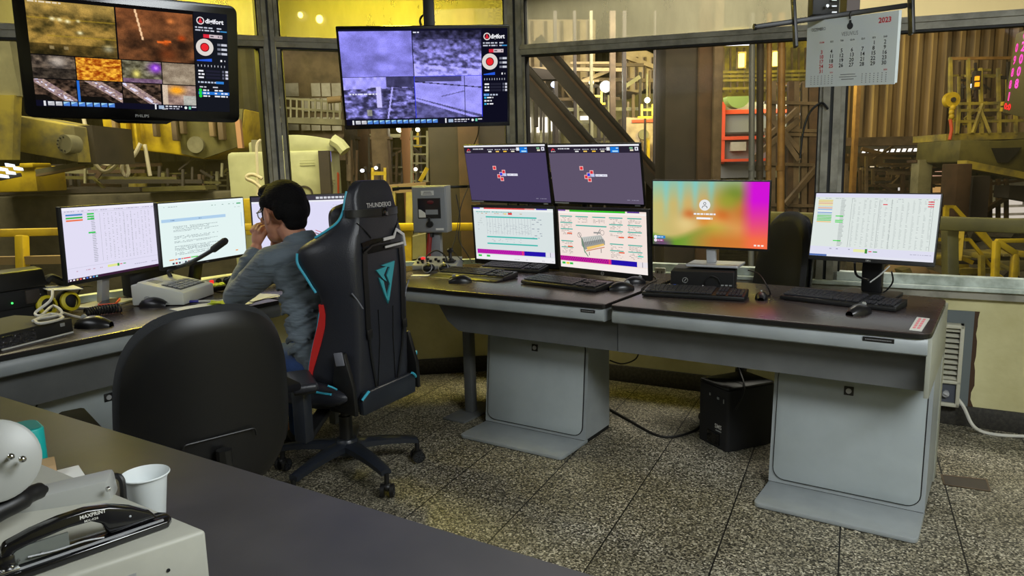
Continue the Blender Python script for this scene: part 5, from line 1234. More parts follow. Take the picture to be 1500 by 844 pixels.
def feed_pour(a, b):
    c = mixc((120, 96, 90), (190, 160, 146), fbm(a * 5, b * 5, 99)); c = mixc(c, (255, 170, 40), 1.2 * math.exp(-(((a - .42) / .22) ** 2 + ((b - .25) / .2) ** 2)))
    if a < .16: c = mixc(c, (226, 210, 186), .7)
    if a > .62 and b > .5: c = mixc(c, (190, 206, 200), .6)
    return c
def scr_tv1(s):
    s.rect(0, 0, 1, 1, (14, 13, 14), 1); m = vcmat('camera_grain_warm', 1.0, 200, .3)
    R1_, R2_, R3_ = (.035, .515), (.525, .735), (.745, .945)
    for (u0, u1, (v0, v1), f) in ((0, .41, R1_, feed_hall), (.418, .81, R1_, feed_spark), (0, .20, R2_, feed_steam), (.205, .425, R2_, feed_fire), (.43, .63, R2_, feed_purple), (.635, .81, R2_, feed_fog), (0, .195, R3_, feed_desk(5)), (.2, .42, R3_, feed_desk(6)), (.425, .62, R3_, feed_desk(9)), (.63, .81, R3_, feed_pour)): s.pic(u0, v0, u1, v1, f, 80, 50, 2, m)
    s.rect(.2, .745, .212, .945, (40, 110, 214), 5); s.words(.01, .04, .16, .014, (226, 210, 180), 5, 2, 1)
    side_panel(s, .815, True); task_bar(s, .812, 9, True)
    s.text(.62, .995, 'Cam', .03, (220, 220, 220), 6)

def neck(t, p0, p1, w, d, m, name='stand_neck', bev=.006):
    """upright from world point p0 to p1"""
    T = Matrix.Translation(t.location) @ t.rotation_euler.to_matrix().to_4x4(); I = T.inverted()
    g = G(); g.beam(I @ Vector(p0), I @ Vector(p1), w, d, m, bev=bev, up=(0, 1, 0)); return g.obj(name, t)
def foot(t, x, y, w, d, m, z=.006, h=.012, r=.015, name='stand_base', z0=0):
    g = G(); g.prism([(a + x, b + y) for a, b in rrect(w, d, r)], z0 + .0005, z0 + h, m, bev=.003); return g.obj(name, t)

# left desk
t, W = monitor('monitor', 'slim monitor with lavender spreadsheet on a silver stand, left desk', 'monitor', (-1.573, -.237, 1.068), (103.07, 1.40, .42), .595, .341, scr_m1, (.006, .006, .006, .016), edge='black_plastic')
neck(t, W @ Vector((-.02, .05, -.06)), W @ Vector((-.02, .075, -.292)), .05, .03, 'silver'); foot(t, -.02, .075, .24, .16, 'silver')
t, W = monitor('monitor', 'monitor showing a pale document page with a blue bar, left desk', 'monitor', (-1.449, .181, 1.076), (91.92, 1.53, -.37), .565, .325, scr_m2, (.006, .006, .006, .016), logo=txtlogo('DELL', .008, .007))
neck(t, W @ Vector((0, .05, -.06)), W @ Vector((0, .11, -.295)), .06, .035, 'black_plastic'); foot(t, 0, .10, .22, .14, 'black_plastic')
c3 = atD(462, 333, 3.98)
t, W = monitor('monitor', 'monitor half hidden by the seated man, chart with red and yellow marks', 'monitor', tuple(c3), (38, -2, 0), .66, .36, scr_m3, (.008, .008, .008, .018))
neck(t, W @ Vector((0, .05, -.06)), (W @ Vector((0, .06, 0))).xy.to_3d() + Vector((0, 0, DZ + .008)), .06, .035, 'black_plastic'); foot(t, 0, .06, .24, .2, 'black_plastic')
# four stacked monitors on one stand
GQ = 'monitors stacked two by two on the centre desk'
bezU = (.004, .004, .004, .014); bezL = (.015, .015, .015, .03)
def under_label(g, w, h):
    g.box((-w / 2 + .05, -.001, -h / 2 + .006), (.09, .002, .007), 'silver'); g.box((w / 2 - .04, -.001, -h / 2 + .006), (.03, .002, .006), 'silver')
monitor('monitor', 'upper left of four stacked monitors, dark violet overview with red squares', 'monitor', (-.297, 1.363, 1.323), (-10.56, 11.96, 1.41), .583, .351, scr_q((74, 64, 98)), bezU, logo=under_label, zbase=1.15, group=GQ)
monitor('monitor', 'upper right of four stacked monitors, dark mauve overview with red squares', 'monitor', (.284, 1.242, 1.310), (-11.37, 14.06, 1.61), .558, .337, scr_q((94, 84, 106)), bezU, logo=under_label, zbase=1.14, group=GQ)
monitor('monitor', 'lower left of four stacked monitors, pale table screen with teal bars', 'monitor', (-.265, 1.368, .961), (-6.84, 4.69, .69), .579, .361, scr_qll, bezL, logo=ringlogo(.010, .014), zbase=.78, group=GQ)
monitor('monitor', 'lower right of four stacked monitors, cream screen with a machine drawing', 'monitor', (.348, 1.152, .958), (-20.41, 3.47, .13), .615, .364, scr_qlr, bezL, logo=ringlogo(.010, .014), zbase=.775, group=GQ)
t = thing('monitor_stand', 'black twin-post stand behind the four stacked monitors', 'monitor stand', (.05, 1.50, DZ), R(-10))
g = G(); g.prism(rrect(.5, .2, .03), .0, .014, 'black_plastic', bev=.003); g.obj('base', t)
for x in (-.3, .26):
    g = G(); g.cyl((x * .35, 0, .014), (x * .35, 0, .64), .018, 'black_plastic'); g.obj('post', t)
for z in (.2, .55):
    g = G(); g.beam((-.31, -.0, z), (.31, -.0, z), .03, .03, 'black_plastic', bev=.004)
    g.obj('crossbar', t)
# login screen monitor on the small computer
M5c = (.925, 1.027, 1.113)
t, W = monitor('monitor', 'monitor with bright green and magenta login picture, on the small computer', 'monitor', M5c, (-3.01, 5.24, 1.26), .557, .330, scr_m5, (.006, .006, .006, .012), zbase=.868)
neck(t, W @ Vector((0, .045, -.05)), Vector((.935, 1.075, .878)), .045, .03, 'silver'); g = G()
g.prism([(x + .03, y + .03) for x, y in rrect(.25, .18, .01)], .0005, .012, 'silver', bev=.003); g.obj('stand_base', t)
# spreadsheet monitor at the right end
t, W = monitor('monitor', 'monitor with pale spreadsheet on a thick black stand, right end', 'monitor', (1.625, .956, 1.065), (-13.94, -11.12, .61), .500, .302, scr_m6, (.005, .005, .005, .018), logo=txtlogo('DELL', .0095, .006, 'white_plastic'))
M6T = t
neck(t, Vector((1.64, 1.03, DZ + .01)), Vector((1.64, 1.0, 1.05)), .085, .04, 'black_plastic', bev=.01); foot(t, .0, .03, .23, .2, 'black_plastic')
g = G(); g.box((.0, .022, .235), (.15, .05, .07), 'black_matte', bev=.01); g.obj('mount_block', t)
# televisions hung from the ceiling
def tv_logo(txt, size):
    def f(g, w, h): lettering(g, txt, frame(Vector((.01, -.0012, -h / 2 + .013)), (1, 0, 0), (0, 0, 1)), size, 'silver', align='c', bold=.02)
    return f
TV1c = Vector((-1.071, -.425, 1.820))
t, W = monitor('television', 'ceiling-hung television with thick rounded frame, warm camera pictures', 'television', TV1c, (56.22, 11.65, .88), .782, .477, scr_tv1, (.04, .04, .035, .045), logo=tv_logo('PHILIPS', .016), zbase=1.58, edge='black_gloss', dep=.04, back=.05, rad=.03)
g = G(); g.prism([(-.11, -.236), (.13, -.236), (.10, -.252), (-.08, -.252)], .0, .035, 'black_gloss', ax='y', bev=.003); o = g.obj('chin', None); under(t, o, W)
TV1W = W
TV2c = Vector((-.559, .941, 1.845))
t, W = monitor('television', 'ceiling-hung slim television with violet camera pictures', 'television', TV2c, (31.48, 15.35, -.31), .902, .530, scr_tv2, (.012, .012, .014, .022), zbase=1.59, edge='black_gloss', dep=.03, back=.04)
TV2W = W
# ------------------------------------------------------------------ chairs
mat('leather_black', (36, 38, 46), .38, spec=.5, bump=.12, bscale=220)
mat('leather_navy', (26, 31, 42), .38, spec=.5, bump=.1, bscale=220)
mat('fabric_black', (27, 30, 34), .75, sheen=.15, bump=.2, bscale=500)
mat('cyan_trim', (60, 170, 200), .45)
mat('teal_print', (58, 158, 172), .5)
mat('red_trim', (206, 42, 40), .5)
mat('silver_trim', (206, 206, 206), .35, metal=.2)
mat('base_black', (34, 38, 46), .35, spec=.5)
mat('tag_grey', (120, 122, 132), .5)
def cushion(g, w, h, t, m, n=22, p=3.2, bend=0.0, edge=.35, M=None, topw=1.0, botw=1.0, bendz=0.0):
    """soft rounded pad in local xz, thickness along y, curved by bend"""
    rows_f, rows_b = [], []
    def pt(a, b, s):
        # squircle map of the square
        r = max(abs(a), abs(b)); 
        if r > 1e-6:
            k = r / ((abs(a) ** p + abs(b) ** p) ** (1 / p)); a2, b2 = a * k, b * k
        else: a2, b2 = a, b
        ww = w * (botw + (topw - botw) * (b2 + 1) / 2)
        x = ww / 2 * a2; z = h / 2 * b2
        f = max(0, 1 - r ** 4) ** edge
        return Vector((x, s * t / 2 * f - bend * (2 * x / w) ** 2 + bendz * b2 * b2, z))
    for i in range(n + 1):
        a = -1 + 2 * i / n
        rows_f.append([pt(a, -1 + 2 * j / n, 1) for j in range(n + 1)]); rows_b.append([pt(a, -1 + 2 * j / n, -1) for j in range(n + 1)])
    bm = bmesh.new()
    for rows in (rows_f, rows_b):
        vs = [[bm.verts.new(p_) for p_ in r] for r in rows]
        for i in range(n):
            for j in range(n): bm.faces.new([vs[i][j], vs[i + 1][j], vs[i + 1][j + 1], vs[i][j + 1]])
    bmesh.ops.remove_doubles(bm, verts=bm.verts, dist=1e-5); bmesh.ops.recalc_face_normals(bm, faces=bm.faces)
    return g.addbm(bm, m, True, M)
def star_base(t, r, a0, m='base_black', zhub=.13, w=.05, n=5, caster='black_plastic'):
    g = G(); g.lathe([(0, zhub + .02), (.045, zhub + .02), (.055, zhub), (.055, zhub - .045), (.04, zhub - .06), (0, zhub - .06)], m, n=20); g.obj('base_hub', t)
    for k in range(n):
        a = a0 + 2 * PI * k / n; c, s = math.cos(a), math.sin(a)
        g = G(); P = []
        for q in range(9):
            u = q / 8; rr_ = .04 + (r - .04) * u; z = zhub - .01 - .035 * u ** 2; ww = w * (1 - .38 * u); hh = .036 - .012 * u
            ring = [(ww / 2, -hh / 2), (ww / 2, hh / 4), (ww / 3, hh / 2), (-ww / 3, hh / 2), (-ww / 2, hh / 4), (-ww / 2, -hh / 2)]
            P.append([Vector((c * rr_ - s * y, s * rr_ + c * y, z + zz)) for y, zz in ring])
        vs = [p for r_ in P for p in r_]; K = 6; fs = []
        for i in range(8):
            for j in range(K): fs.append([i * K + j, (i + 1) * K + j, (i + 1) * K + (j + 1) % K, i * K + (j + 1) % K])
        fs += [list(range(K)), [8 * K + j for j in range(K)][::-1]]
        g.add(vs, fs, m, True); leg = g.obj('base_leg', t)
        g = G(); p = Vector((c * r, s * r, 0)); b = a + .7 * (k - 1); ax = Vector((-math.sin(b), math.cos(b), 0))
        for sgn in (-1, 1):
            g.cyl(p + ax * sgn * .012 + Vector((0, 0, .0295)), p + ax * sgn * .028 + Vector((0, 0, .0295)), .029, caster, n=20)
            for q in range(8):
                aa = q / 8 * 2 * PI; d = Vector((ax.y, -ax.x, 0)); o2 = p + ax * sgn * .0285 + Vector((0, 0, .0295)); g.beam(o2 + d * .006 * math.cos(aa) + Vector((0, 0, .006 * math.sin(aa))), o2 + d * .022 * math.cos(aa) + Vector((0, 0, .022 * math.sin(aa))), .004, .004, 'base_black')
        g.cyl(p + Vector((0, 0, .03)), p + Vector((0, 0, zhub - .05)), .011, 'black_plastic', n=10); g.ell(p + Vector((0, 0, .045)), (.022, .022, .018), caster, n=12)
        g.obj('caster', t)
def gas_lift(t, z0, z1, y=0):
    g = G(); g.cyl((0, y, z0), (0, y, (z0 + z1) / 2 + .03), .03, 'black_plastic'); g.cyl((0, y, (z0 + z1) / 2), (0, y, z1), .02, 'black_plastic'); g.obj('gas_lift', t)

# gaming chair of the seated man
HUB = Vector((-.474, -.015, 0)); CRZ = R(87)
t = thing('gaming_chair', 'black gaming chair with teal arrow emblem and cyan piping, man seated', 'chair', HUB, CRZ)
GC = t
star_base(t, .325, R(-23) - CRZ, w=.075, zhub=.155)
gas_lift(t, .14, .36)
g = G(); g.b2((-.13, -.16, .34), (.13, .14, .39), 'black_plastic', bev=.01); g.obj('mechanism', t)
g = G(); cushion(g, .50, .50, .13, 'leather_black', bend=-.015, M=Matrix.Translation((0, .03, .435)) @ Matrix.Rotation(R(90), 4, 'X')); st = g.obj('seat', t)
for s in (-1, 1):
    g = G(); g.ell((s * .235, .03, .455), (.05, .26, .055), 'leather_black'); g.obj('seat_bolster', t)
    g = G(); g.tube([(s * .262, -.17, .475), (s * .285, -.02, .484), (s * .272, .2, .478)], .005, 'cyan_trim', res=6); g.obj('seat_piping', t, label='cyan piping')
# backrest: closed cross-sections stacked up the back
secs = [  # height, half width of flat back, half width outer, wing depth
    (.40, .15, .168, .03), (.44, .17, .20, .12), (.50, .175, .215, .20), (.58, .172, .215, .195), (.68, .17, .212, .165), (.78, .17, .214, .125), (.86, .175, .225, .12), (.93, .18, .245, .155),
    (1.01, .18, .258, .20), (1.06, .172, .25, .19), (1.105, .158, .21, .12), (1.15, .142, .165, .055), (1.19, .138, .148, .03), (1.24, .132, .14, .02), (1.285, .118, .125, .014), (1.312, .095, .10, .008), (1.322, .07, .075, .004)]
def backpts(h, wb, wo, d, yb):
    th = .075 if h < 1.2 else .06
    half = [(0, -th * .55), (wb * .6, -th * .55), (wb * .92, -th * .48), (wb, -th * .30), (wo * .99, d * .45), (wo, d * .8), (wo * .97, d), (wo * .90, d * .98), (wo * .80, d * .55), (wb * .72, .02), (wb * .4, .012), (0, .012)]
    full = half + [(-x, y) for x, y in half[-2:0:-1]]
    return [Vector((x, y + yb, h)) for x, y in full]
YB = -.20
def yb(h): return YB - .02 * math.sin((h - .4) * 3) + (.03 if False else 0)
rows = [backpts(h, a, b, d, yb(h)) for h, a, b, d in secs]
# smooth extra rows
fine = []
for k in range(len(rows) - 1):
    for q in range(3):
        u = q / 3; p0, p1, p2, p3 = rows[max(k - 1, 0)], rows[k], rows[k + 1], rows[min(k + 2, len(rows) - 1)]
        fine.append([.5 * ((2 * b) + (c - a) * u + (2 * a - 5 * b + 4 * c - d) * u * u + (3 * b - a - 3 * c + d) * u ** 3) for a, b, c, d in zip(p0, p1, p2, p3)])
fine.append(rows[-1])
g = G(); K = len(fine[0]); vs = [p for r_ in fine for p in r_]; fs = []
for i in range(len(fine) - 1):
    for j in range(K): fs.append([i * K + j, i * K + (j + 1) % K, (i + 1) * K + (j + 1) % K, (i + 1) * K + j])
fs += [list(range(K))[::-1], [(len(fine) - 1) * K + j for j in range(K)]]
g.add(vs, fs, 'leather_black', True); bk = g.obj('backrest', t)
sub = bk.modifiers.new('s', 'SUBSURF'); sub.levels = 1; sub.render_levels = 1
def back_at(x, h, out=.004):
    """a point just behind the back panel"""
    for k in range(len(secs) - 1):
        if secs[k][0] <= h <= secs[k + 1][0]:
            u = (h - secs[k][0]) / (secs[k + 1][0] - secs[k][0]); wb = secs[k][1] + (secs[k + 1][1] - secs[k][1]) * u; break
    else: wb = secs[-1][1]
    th = .075 if h < 1.15 else (.075 - .015 * min(1, (h - 1.15) / .08)); a = min(1, abs(x) / wb)
    y = -th * .55 + (max(0, a - .6) / .4) ** 2 * th * .2
    return Vector((x, yb(h) + y - out, h))
def edge_at(h, s, f=1.0):
    for k in range(len(secs) - 1):
        if secs[k][0] <= h <= secs[k + 1][0]:
            u = (h - secs[k][0]) / (secs[k + 1][0] - secs[k][0]); w = secs[k][2] + (secs[k + 1][2] - secs[k][2]) * u; d = secs[k][3] + (secs[k + 1][3] - secs[k][3]) * u; break
    return Vector((s * w * .99 * f, yb(h) + d * .97, h))
for s in (-1, 1):
    g = G(); g.tube([edge_at(h, s) for h in (.46, .50, .56, .64, .72, .80)], .007, 'cyan_trim', res=4); g.tube([edge_at(h, s) for h in (.88, .95, 1.0, 1.04)], .0055, 'cyan_trim', res=4); g.tube([edge_at(h, s) for h in (1.10, 1.13, 1.16, 1.20, 1.25, 1.28)], .005, 'cyan_trim', res=4); g.obj('piping', t, label='cyan piping')
    g = G(); P = []
    for h in (.50, .56, .62, .68, .74, .79, .83):
        e = edge_at(h, s); w = .030 * math.sin(PI * min(1, max(.12, (.86 - h) / .36))) + .008; P.append([e + Vector((s * .004, -w, 0)), e + Vector((s * .008, 0, 0)), e + Vector((-s * .012, .014, 0))])
    g.grid(P, 'red_trim', thick=.006); g.obj('side_stripe', t, label='red curved stripe')
# details on the back panel
g = G()
def bstrip(pts, w, m, out=.006, th=.004):
    P = [back_at(x, h, out) for x, h in pts]
    rows_ = []
    for k, p in enumerate(P):
        d = (P[min(k + 1, len(P) - 1)] - P[max(k - 1, 0)]).normalized(); n = d.cross(Vector((0, 1, 0))).normalized()
        rows_.append([p + n * w / 2, p - n * w / 2])
    g.grid(rows_, m, thick=th)
for s in (-1, 1):
    g = G()
    bstrip([(s * .118, 1.035), (s * .122, .95), (s * .12, .85), (s * .118, .72)], .028, 'black_plastic')
    bstrip([(s * .118, .70), (s * .105, .60), (s * .07, .45)], .012, 'black_plastic')
    g.box(back_at(s * .118, .70, .01), (.03, .01, .04), 'black_plastic', bev=.003)
    g.obj('strap', t)
g = G(); bstrip([(-.13, 1.065), (-.06, 1.075), (.0, 1.075), (.05, 1.075)], .02, 'black_gloss', .007); bstrip([(-.13, 1.04), (0, 1.045), (.12, 1.045)], .026, 'black_gloss', .007); g.obj('belt_slot', t)
g = G(); bstrip([(-.13, 1.035), (-.075, 1.06), (-.02, 1.064)], .008, 'black_plastic', .012)
bstrip([(.0, 1.078), (.07, 1.082), (.09, 1.112), (.15, 1.085), (.155, 1.035)], .013, 'silver_trim', .012); bstrip([(.0, 1.046), (.13, 1.052)], .009, 'silver_trim', .013); g.obj('slot_trim', t, label='silver angular trim')
g = G()
for poly in ([(-.055, .955), (.02, .965), (-.008, .93), (.01, .90), (-.015, .915)], [(-.022, .972), (.07, .98), (.018, .815), (.004, .83), (.03, .885), (.012, .925), (.035, .958)], [(-.042, .925), (-.012, .905), (.014, .805), (-.002, .835)]):
    yy = back_at(0, .9, .0).y; g.prism(poly, yy - .006, yy + .002, 'teal_print', ax='y')
g.obj('emblem', t, label='teal angular arrow emblem')
g = G(); M_ = frame(back_at(-.075, 1.212, .0035), (1, 0, 0), (0, 0, 1)); lettering(g, 'THUNDERX3', M_, .026, 'silver_trim', .16, .02); g.obj('lettering', t)
g = G(); P = []
for k in range(25):
    a = 2 * PI * k / 24; P.append(Vector((.158 * math.cos(a), yb(1.2) + .0 + .062 * math.sin(a), 1.192 + .0 * math.cos(a))))
rows_ = [[p + Vector((0, 0, .015)), p - Vector((0, 0, .015))] for p in P]; g.grid(rows_, 'black_plastic', thick=.003); g.box(back_at(.01, 1.192, .022), (.035, .012, .036), 'black_gloss', bev=.004); g.obj('pillow_strap', t)
g = G(); cushion(g, .27, .15, .09, 'leather_black', M=Matrix.Translation((0, yb(1.2) + .07, 1.16)), bend=-.03); g.obj('neck_pillow', t)
# seams
for s in (-1, 1):
    g = G(); g.tube([back_at(s * .135, 1.155, .001), back_at(s * .095, 1.115, .001), back_at(s * .07, 1.09, .001)], .003, 'black_gloss'); g.obj('seam', t); g = G(); g.tube([back_at(s * .19, .88, .001), back_at(s * .165, .85, .001), back_at(s * .14, .81, .001)], .003, 'tag_grey'); g.obj('seam', t); g = G()
    g.tube([back_at(s * .05, .79, .001), back_at(s * .045, .66, .001), back_at(s * .06, .46, .001)], .002, 'black_gloss'); g.obj('seam', t)
# lower bracket, side covers, armrests
g = G(); g.prism([(-.18, .37), (.18, .37), (.185, .43), (.16, .465), (-.16, .465), (-.185, .43)], YB - .065, YB - .035, 'base_black', ax='y', bev=.008); g.obj('back_bracket', t)
for s in (-1, 1):
    g = G(); g.tube([(s * .15, YB - .07, .468), (s * .17, YB - .068, .455), (s * .186, YB - .062, .44)], .006, 'cyan_trim', res=4); g.obj('bracket_accent', t, label='cyan accent')
    g = G(); g.prism([(-.26, .38), (-.15, .40), (-.15, .52), (-.175, .64), (-.215, .64), (-.255, .5)], s * .205, s * .228, 'black_plastic', ax='x', bev=.006); g.obj('recline_cover', t)
    if s < 0: g = G(); g.box((s * .231, -.195, .615), (.006, .045, .055), 'tag_grey', bev=.003, rot=(R(-10), 0, 0)); g.obj('recline_tag', t, label='small grey tag')
    g = G(); AX, AY, AR = (.31, .02, -.05) if s > 0 else (.36, -.11, -.66); g.box((s * AX, AY, .55), (.10, .24, .035), 'leather_black', bev=.015, seg=3, rot=(0, 0, AR)); ap = g.obj('armrest', t)
    g = G(); g.box((s * AX, AY, .53), (.085, .19, .02), 'black_plastic', bev=.006, rot=(0, 0, AR)); g.beam((s * (AX - .005), AY + .01, .525), (s * (AX - .005), AY + .01, .30), .05, .065, 'base_black', bev=.01); g.beam((s * (AX - .005), AY + .01, .31), (s * .15, -.02, .35), .06, .03, 'black_plastic', bev=.008); g.obj('armrest_post', t)
    g = G(); g.tube([(s * .30, -.19, .525), (s * .285, -.2, .515), (s * .262, -.2, .50)], .004, 'cyan_trim'); g.obj('arm_accent', t, label='cyan accent')

# plain office chair in front of the near desk
def office_chair(name, label, loc, rz, seat=.47, bw=.5, bh=.58, bz=.83, tilt=.16, by=-.235, arms=True, base_r=.30, m='fabric_black', shell='black_plastic', topw=.9):
    t = thing(name, label, 'chair', loc, rz)
    star_base(t, base_r, .3, w=.05, zhub=.12); gas_lift(t, .1, seat - .07)
    g = G(); g.b2((-.1, -.12, seat - .085), (.1, .1, seat - .05), 'black_plastic', bev=.01); g.obj('mechanism', t)
    g = G(); cushion(g, .5, .48, .09, m, M=Matrix.Translation((0, .04, seat)) @ Matrix.Rotation(R(90), 4, 'X')); g.obj('seat', t)
    T = Matrix.Translation((0, by, bz)) @ Matrix.Rotation(tilt, 4, 'X')
    g = G(); cushion(g, bw, bh, .075, m, bend=-.05, M=T, topw=topw, botw=1.0, p=2.9); b = g.obj('backrest', t)
    g = G(); cushion(g, bw * .96, bh * .96, .05, shell, bend=-.05, M=T @ Matrix.Translation((0, -.035, 0)), topw=topw, p=2.9); g.obj('back_shell', t)
    g = G(); n = 20; P = [(bw * .2 * math.cos(PI * k / n), bw * .045 * min(1, 3 * math.sin(PI * k / n))) for k in range(n + 1)]
    g.tube([T @ Vector((x, -.066 - .0, -bh * .17 + z)) for x, z in P], .003, shell); g.obj('grip_outline', t)
    g = G(); g.tube([(0, -.02, seat - .07), (0, by - .05, seat - .05), (0, by - .075, bz - bh * .2)], .022, 'black_plastic', res=6); g.obj('back_post', t)
    if arms:
        for s in (-1, 1):
            g = G(); g.tube([(s * .2, 0, seat - .06), (s * .29, -.02, seat - .02), (s * .30, -.03, seat + .16)], .02, 'black_plastic', res=6); g.box((s * .30, .0, seat + .175), (.075, .25, .03), mat('arm_pad', (22, 22, 25), .9, spec=.1), bev=.012); g.obj('armrest', t)
    return t
c = atD(288, 585, 2.12)
office_chair('office_chair', 'black fabric office chair seen from behind at the near desk', (c.x - .20, c.y + .13, 0), R(66), bz=.69, bh=.60, bw=.53, tilt=.12, by=-.24)
# ------------------------------------------------------------------ the seated man
mat('skin', (196, 140, 112), .5, col2=(180, 122, 98), nscale=14, spec=.4)
mat('hair', (9, 8, 9), .7, spec=.15, bump=.6, bscale=160, stretch=(1, .25, 1))
mat('shirt', (98, 110, 120), .75, col2=(88, 100, 108), nscale=6, bump=1, bscale=5, bdist=.035, stretch=(1, 1, 3.4), sheen=.2)
mat('jeans', (46, 74, 128), .8, col2=(34, 58, 108), nscale=10, bump=.3, bscale=60)
mat('shoe', (30, 28, 28), .5)
mat('lens', (220, 230, 235), .05, trans=1, ior=1.1)
mat('rim_white', (214, 214, 212), .35)
t = thing('person', 'man with short black hair and glasses in grey shirt, hands clasped at mouth', 'person', HUB, R(80))
HC = Vector((-.05, .262, 1.184))    # head centre
def H(x, y, z):
    return HC + Matrix.Rotation(R(-6), 3, 'X') @ Vector((x, y, z)) * 1.1
g = G(); S = 'skin'
rx = (R(-6), 0, 0)
def he(c, r, rot=rx): g.ell(H(*c), [v * 1.1 for v in r], S, rot=rot)
he((0, -.012, .03), (.074, .095, .088)); he((0, .03, -.03), (.061, .062, .085)); he((0, .036, -.08), (.05, .05, .036)); he((0, .066, -.097), (.022, .02, .018))
limb(g, [H(0, .084, .018), H(0, .104, -.018), H(0, .108, -.03)], [.009, .0125, .014], S); he((.012, .096, -.032), (.009, .01, .008)); he((-.012, .096, -.032), (.009, .01, .008))
he((0, .076, .03), (.05, .016, .012)); he((.042, .064, -.02), (.022, .018, .018)); he((-.042, .064, -.02), (.022, .018, .018))
he((0, .084, -.06), (.022, .012, .006)); he((0, .083, -.071), (.02, .012, .007))
for s in (-1, 1):
    he((s * .086, -.006, -.008), (.011, .023, .036), (R(-22), 0, s * .4)); he((s * .093, -.018, .002), (.006, .008, .03), (R(-22), 0, 0)); he((s * .078, .004, -.034), (.008, .009, .01))
g.cyl(H(0, -.02, -.05), Vector((-.04, .165, 1.03)), .056, S, .054, n=18); g.ell(Vector((-.04, .15, 1.02)), (.05, .04, .03), S)
# trunk and limbs inside the clothes
limb(g, [(-.035, .13, 1.0), (-.02, .07, .80), (0, .04, .60)], [.075, .08, .10], S)
LS, RS = Vector((-.205, .165, .985)), Vector((.145, .18, .985)); LE, RE = Vector((-.235, .40, .825)), Vector((.15, .43, .83)); LW, RW = Vector((-.105, .40, 1.03)), Vector((.02, .425, 1.03))
for a, b, w in ((LS, LE, LW), (RS, RE, RW)): limb(g, [(-.035, .14, 1.0), a, b, w], [.04, .045, .036, .026], S)
for s in (-1, 1): limb(g, [(s * .09, .06, .545), (s * .115, .44, .50), (s * .12, .47, .12), (s * .12, .60, .05)], [.075, .052, .04, .03], S)
# clasped hands in front of the mouth: two fists of fingers laid over each other
def hand(w, s, up):
    p = w + Vector((s * .012, .0, .045)); g.ell(p, (.022, .034, .042), S, rot=(R(-15), s * .35, 0))
    for k in range(4):
        b = p + Vector((-s * .004, .034 - .019 * k, .034 - .004 * abs(k - 1.2)))
        L_ = (.036, .041, .039, .030)[k]
        q1 = b + Vector((s * .018, .004, L_ * .55)) ; q2 = q1 + Vector((s * .027, -.002, .004)); q3 = q2 + Vector((s * .012, -.004, -.024))
        limb(g, [p + Vector((0, .024 - .015 * k, .02)), b, q1, q2, q3], [.0105, .0105, .0092, .0085, .0075], S, n=10)
    limb(g, [p + Vector((0, -.02, -.01)), p + Vector((s * .014, -.04, .02)), p + Vector((s * .034, -.036, .045))], [.013, .011, .0085], S, n=10)
hand(LW, 1, .0); hand(RW, -1, .0)
body = fuse('body', g, 'skin', voxel=.0042, smooth=5, parent=t)
# hair
g = G(); S = 'hair'
def hh(c, r, rot=rx): g.ell(H(*c), [v * 1.1 for v in r], 'hair', rot=rot)
hh((0, -.018, .052), (.082, .098, .082)); hh((0, -.066, .005), (.066, .046, .07)); hh((0, -.07, -.04), (.052, .032, .04)); hh((0, .05, .096), (.06, .045, .03)); hh((0, .08, .088), (.048, .026, .02))
for s in (-1, 1): hh((s * .068, .014, .045), (.016, .036, .034)); hh((s * .0745, .026, .0), (.006, .011, .026)); hh((s * .066, -.056, .015), (.016, .028, .045))
hair = fuse('hair', g, 'hair', voxel=.005, smooth=3, parent=t)
# eyes and brows
for s in (-1, 1):
    g = G(); g.ell(H(s * .031, .079, .006), .0105, mat('eye_white', (225, 222, 215), .3)); g.ell(H(s * .031, .086, .006), .005, 'black_plastic'); g.obj('eye', t)
    g = G(); g.tube([H(s * .014, .093, .026), H(s * .032, .09, .031), H(s * .05, .076, .026)], .0035, 'hair', res=3); g.obj('eyebrow', t)
# glasses
g = G()
for s in (-1, 1):
    g.tube([H(s * .034 + .026 * math.cos(a), .103 - .012 * abs(math.cos(a)) - .006, .004 + .019 * math.sin(a)) for a in [2 * PI * k / 20 for k in range(20)]], .0026, 'rim_white', closed=True)
    g.tube([H(s * .06, .09, .012), H(s * .076, .06, .012), H(s * .081, -.0, .012), H(s * .08, -.018, .0)], .0026, 'black_plastic', res=3)
g.tube([H(-.008, .099, .01), H(0, .102, .013), H(.008, .099, .01)], .0022, 'rim_white'); gl = g.obj('glasses', t)
g = G()
for s in (-1, 1): g.add([H(s * .034 + .024 * math.cos(a), .103 - .012 * abs(math.cos(a)) - .006, .004 + .017 * math.sin(a)) for a in [2 * PI * k / 16 for k in range(16)]], [list(range(16))], 'lens')
g.obj('lenses', gl)
# shirt
g = G(); S = 'shirt'
g.ell((-.015, .045, .60), (.185, .125, .11), S); g.ell((-.018, .06, .70), (.178, .122, .12), S); g.ell((-.022, .085, .82), (.185, .125, .13), S); g.ell((-.03, .115, .93), (.195, .122, .11), S, rot=(R(-14), 0, 0)); g.ell((-.032, .132, 1.0), (.185, .095, .058), S, rot=(R(-14), 0, 0)); g.ell((-.038, .145, 1.03), (.10, .075, .05), S, rot=(R(-20), 0, 0))
g.ell((-.02, .0, .56), (.175, .11, .10), S)
for a, b, w in ((LS, LE, LW), (RS, RE, RW)):
    mid = a.lerp(b, .5) + Vector((0, -.01, .004)); limb(g, [Vector((-.035, .125, .985)).lerp(a, .6), a, mid, b, b.lerp(w, .45), b.lerp(w, .86)], [.085, .073, .064, .052, .05, .038], S, n=18)
g.lathe([(.078, 0), (.072, .03), (.066, .042), (.06, .03), (.06, 0)], S, M=Matrix.Translation((-.043, .165, 1.052)) @ Matrix.Rotation(R(-24), 4, 'X'), n=20)
rr = random.Random(3)
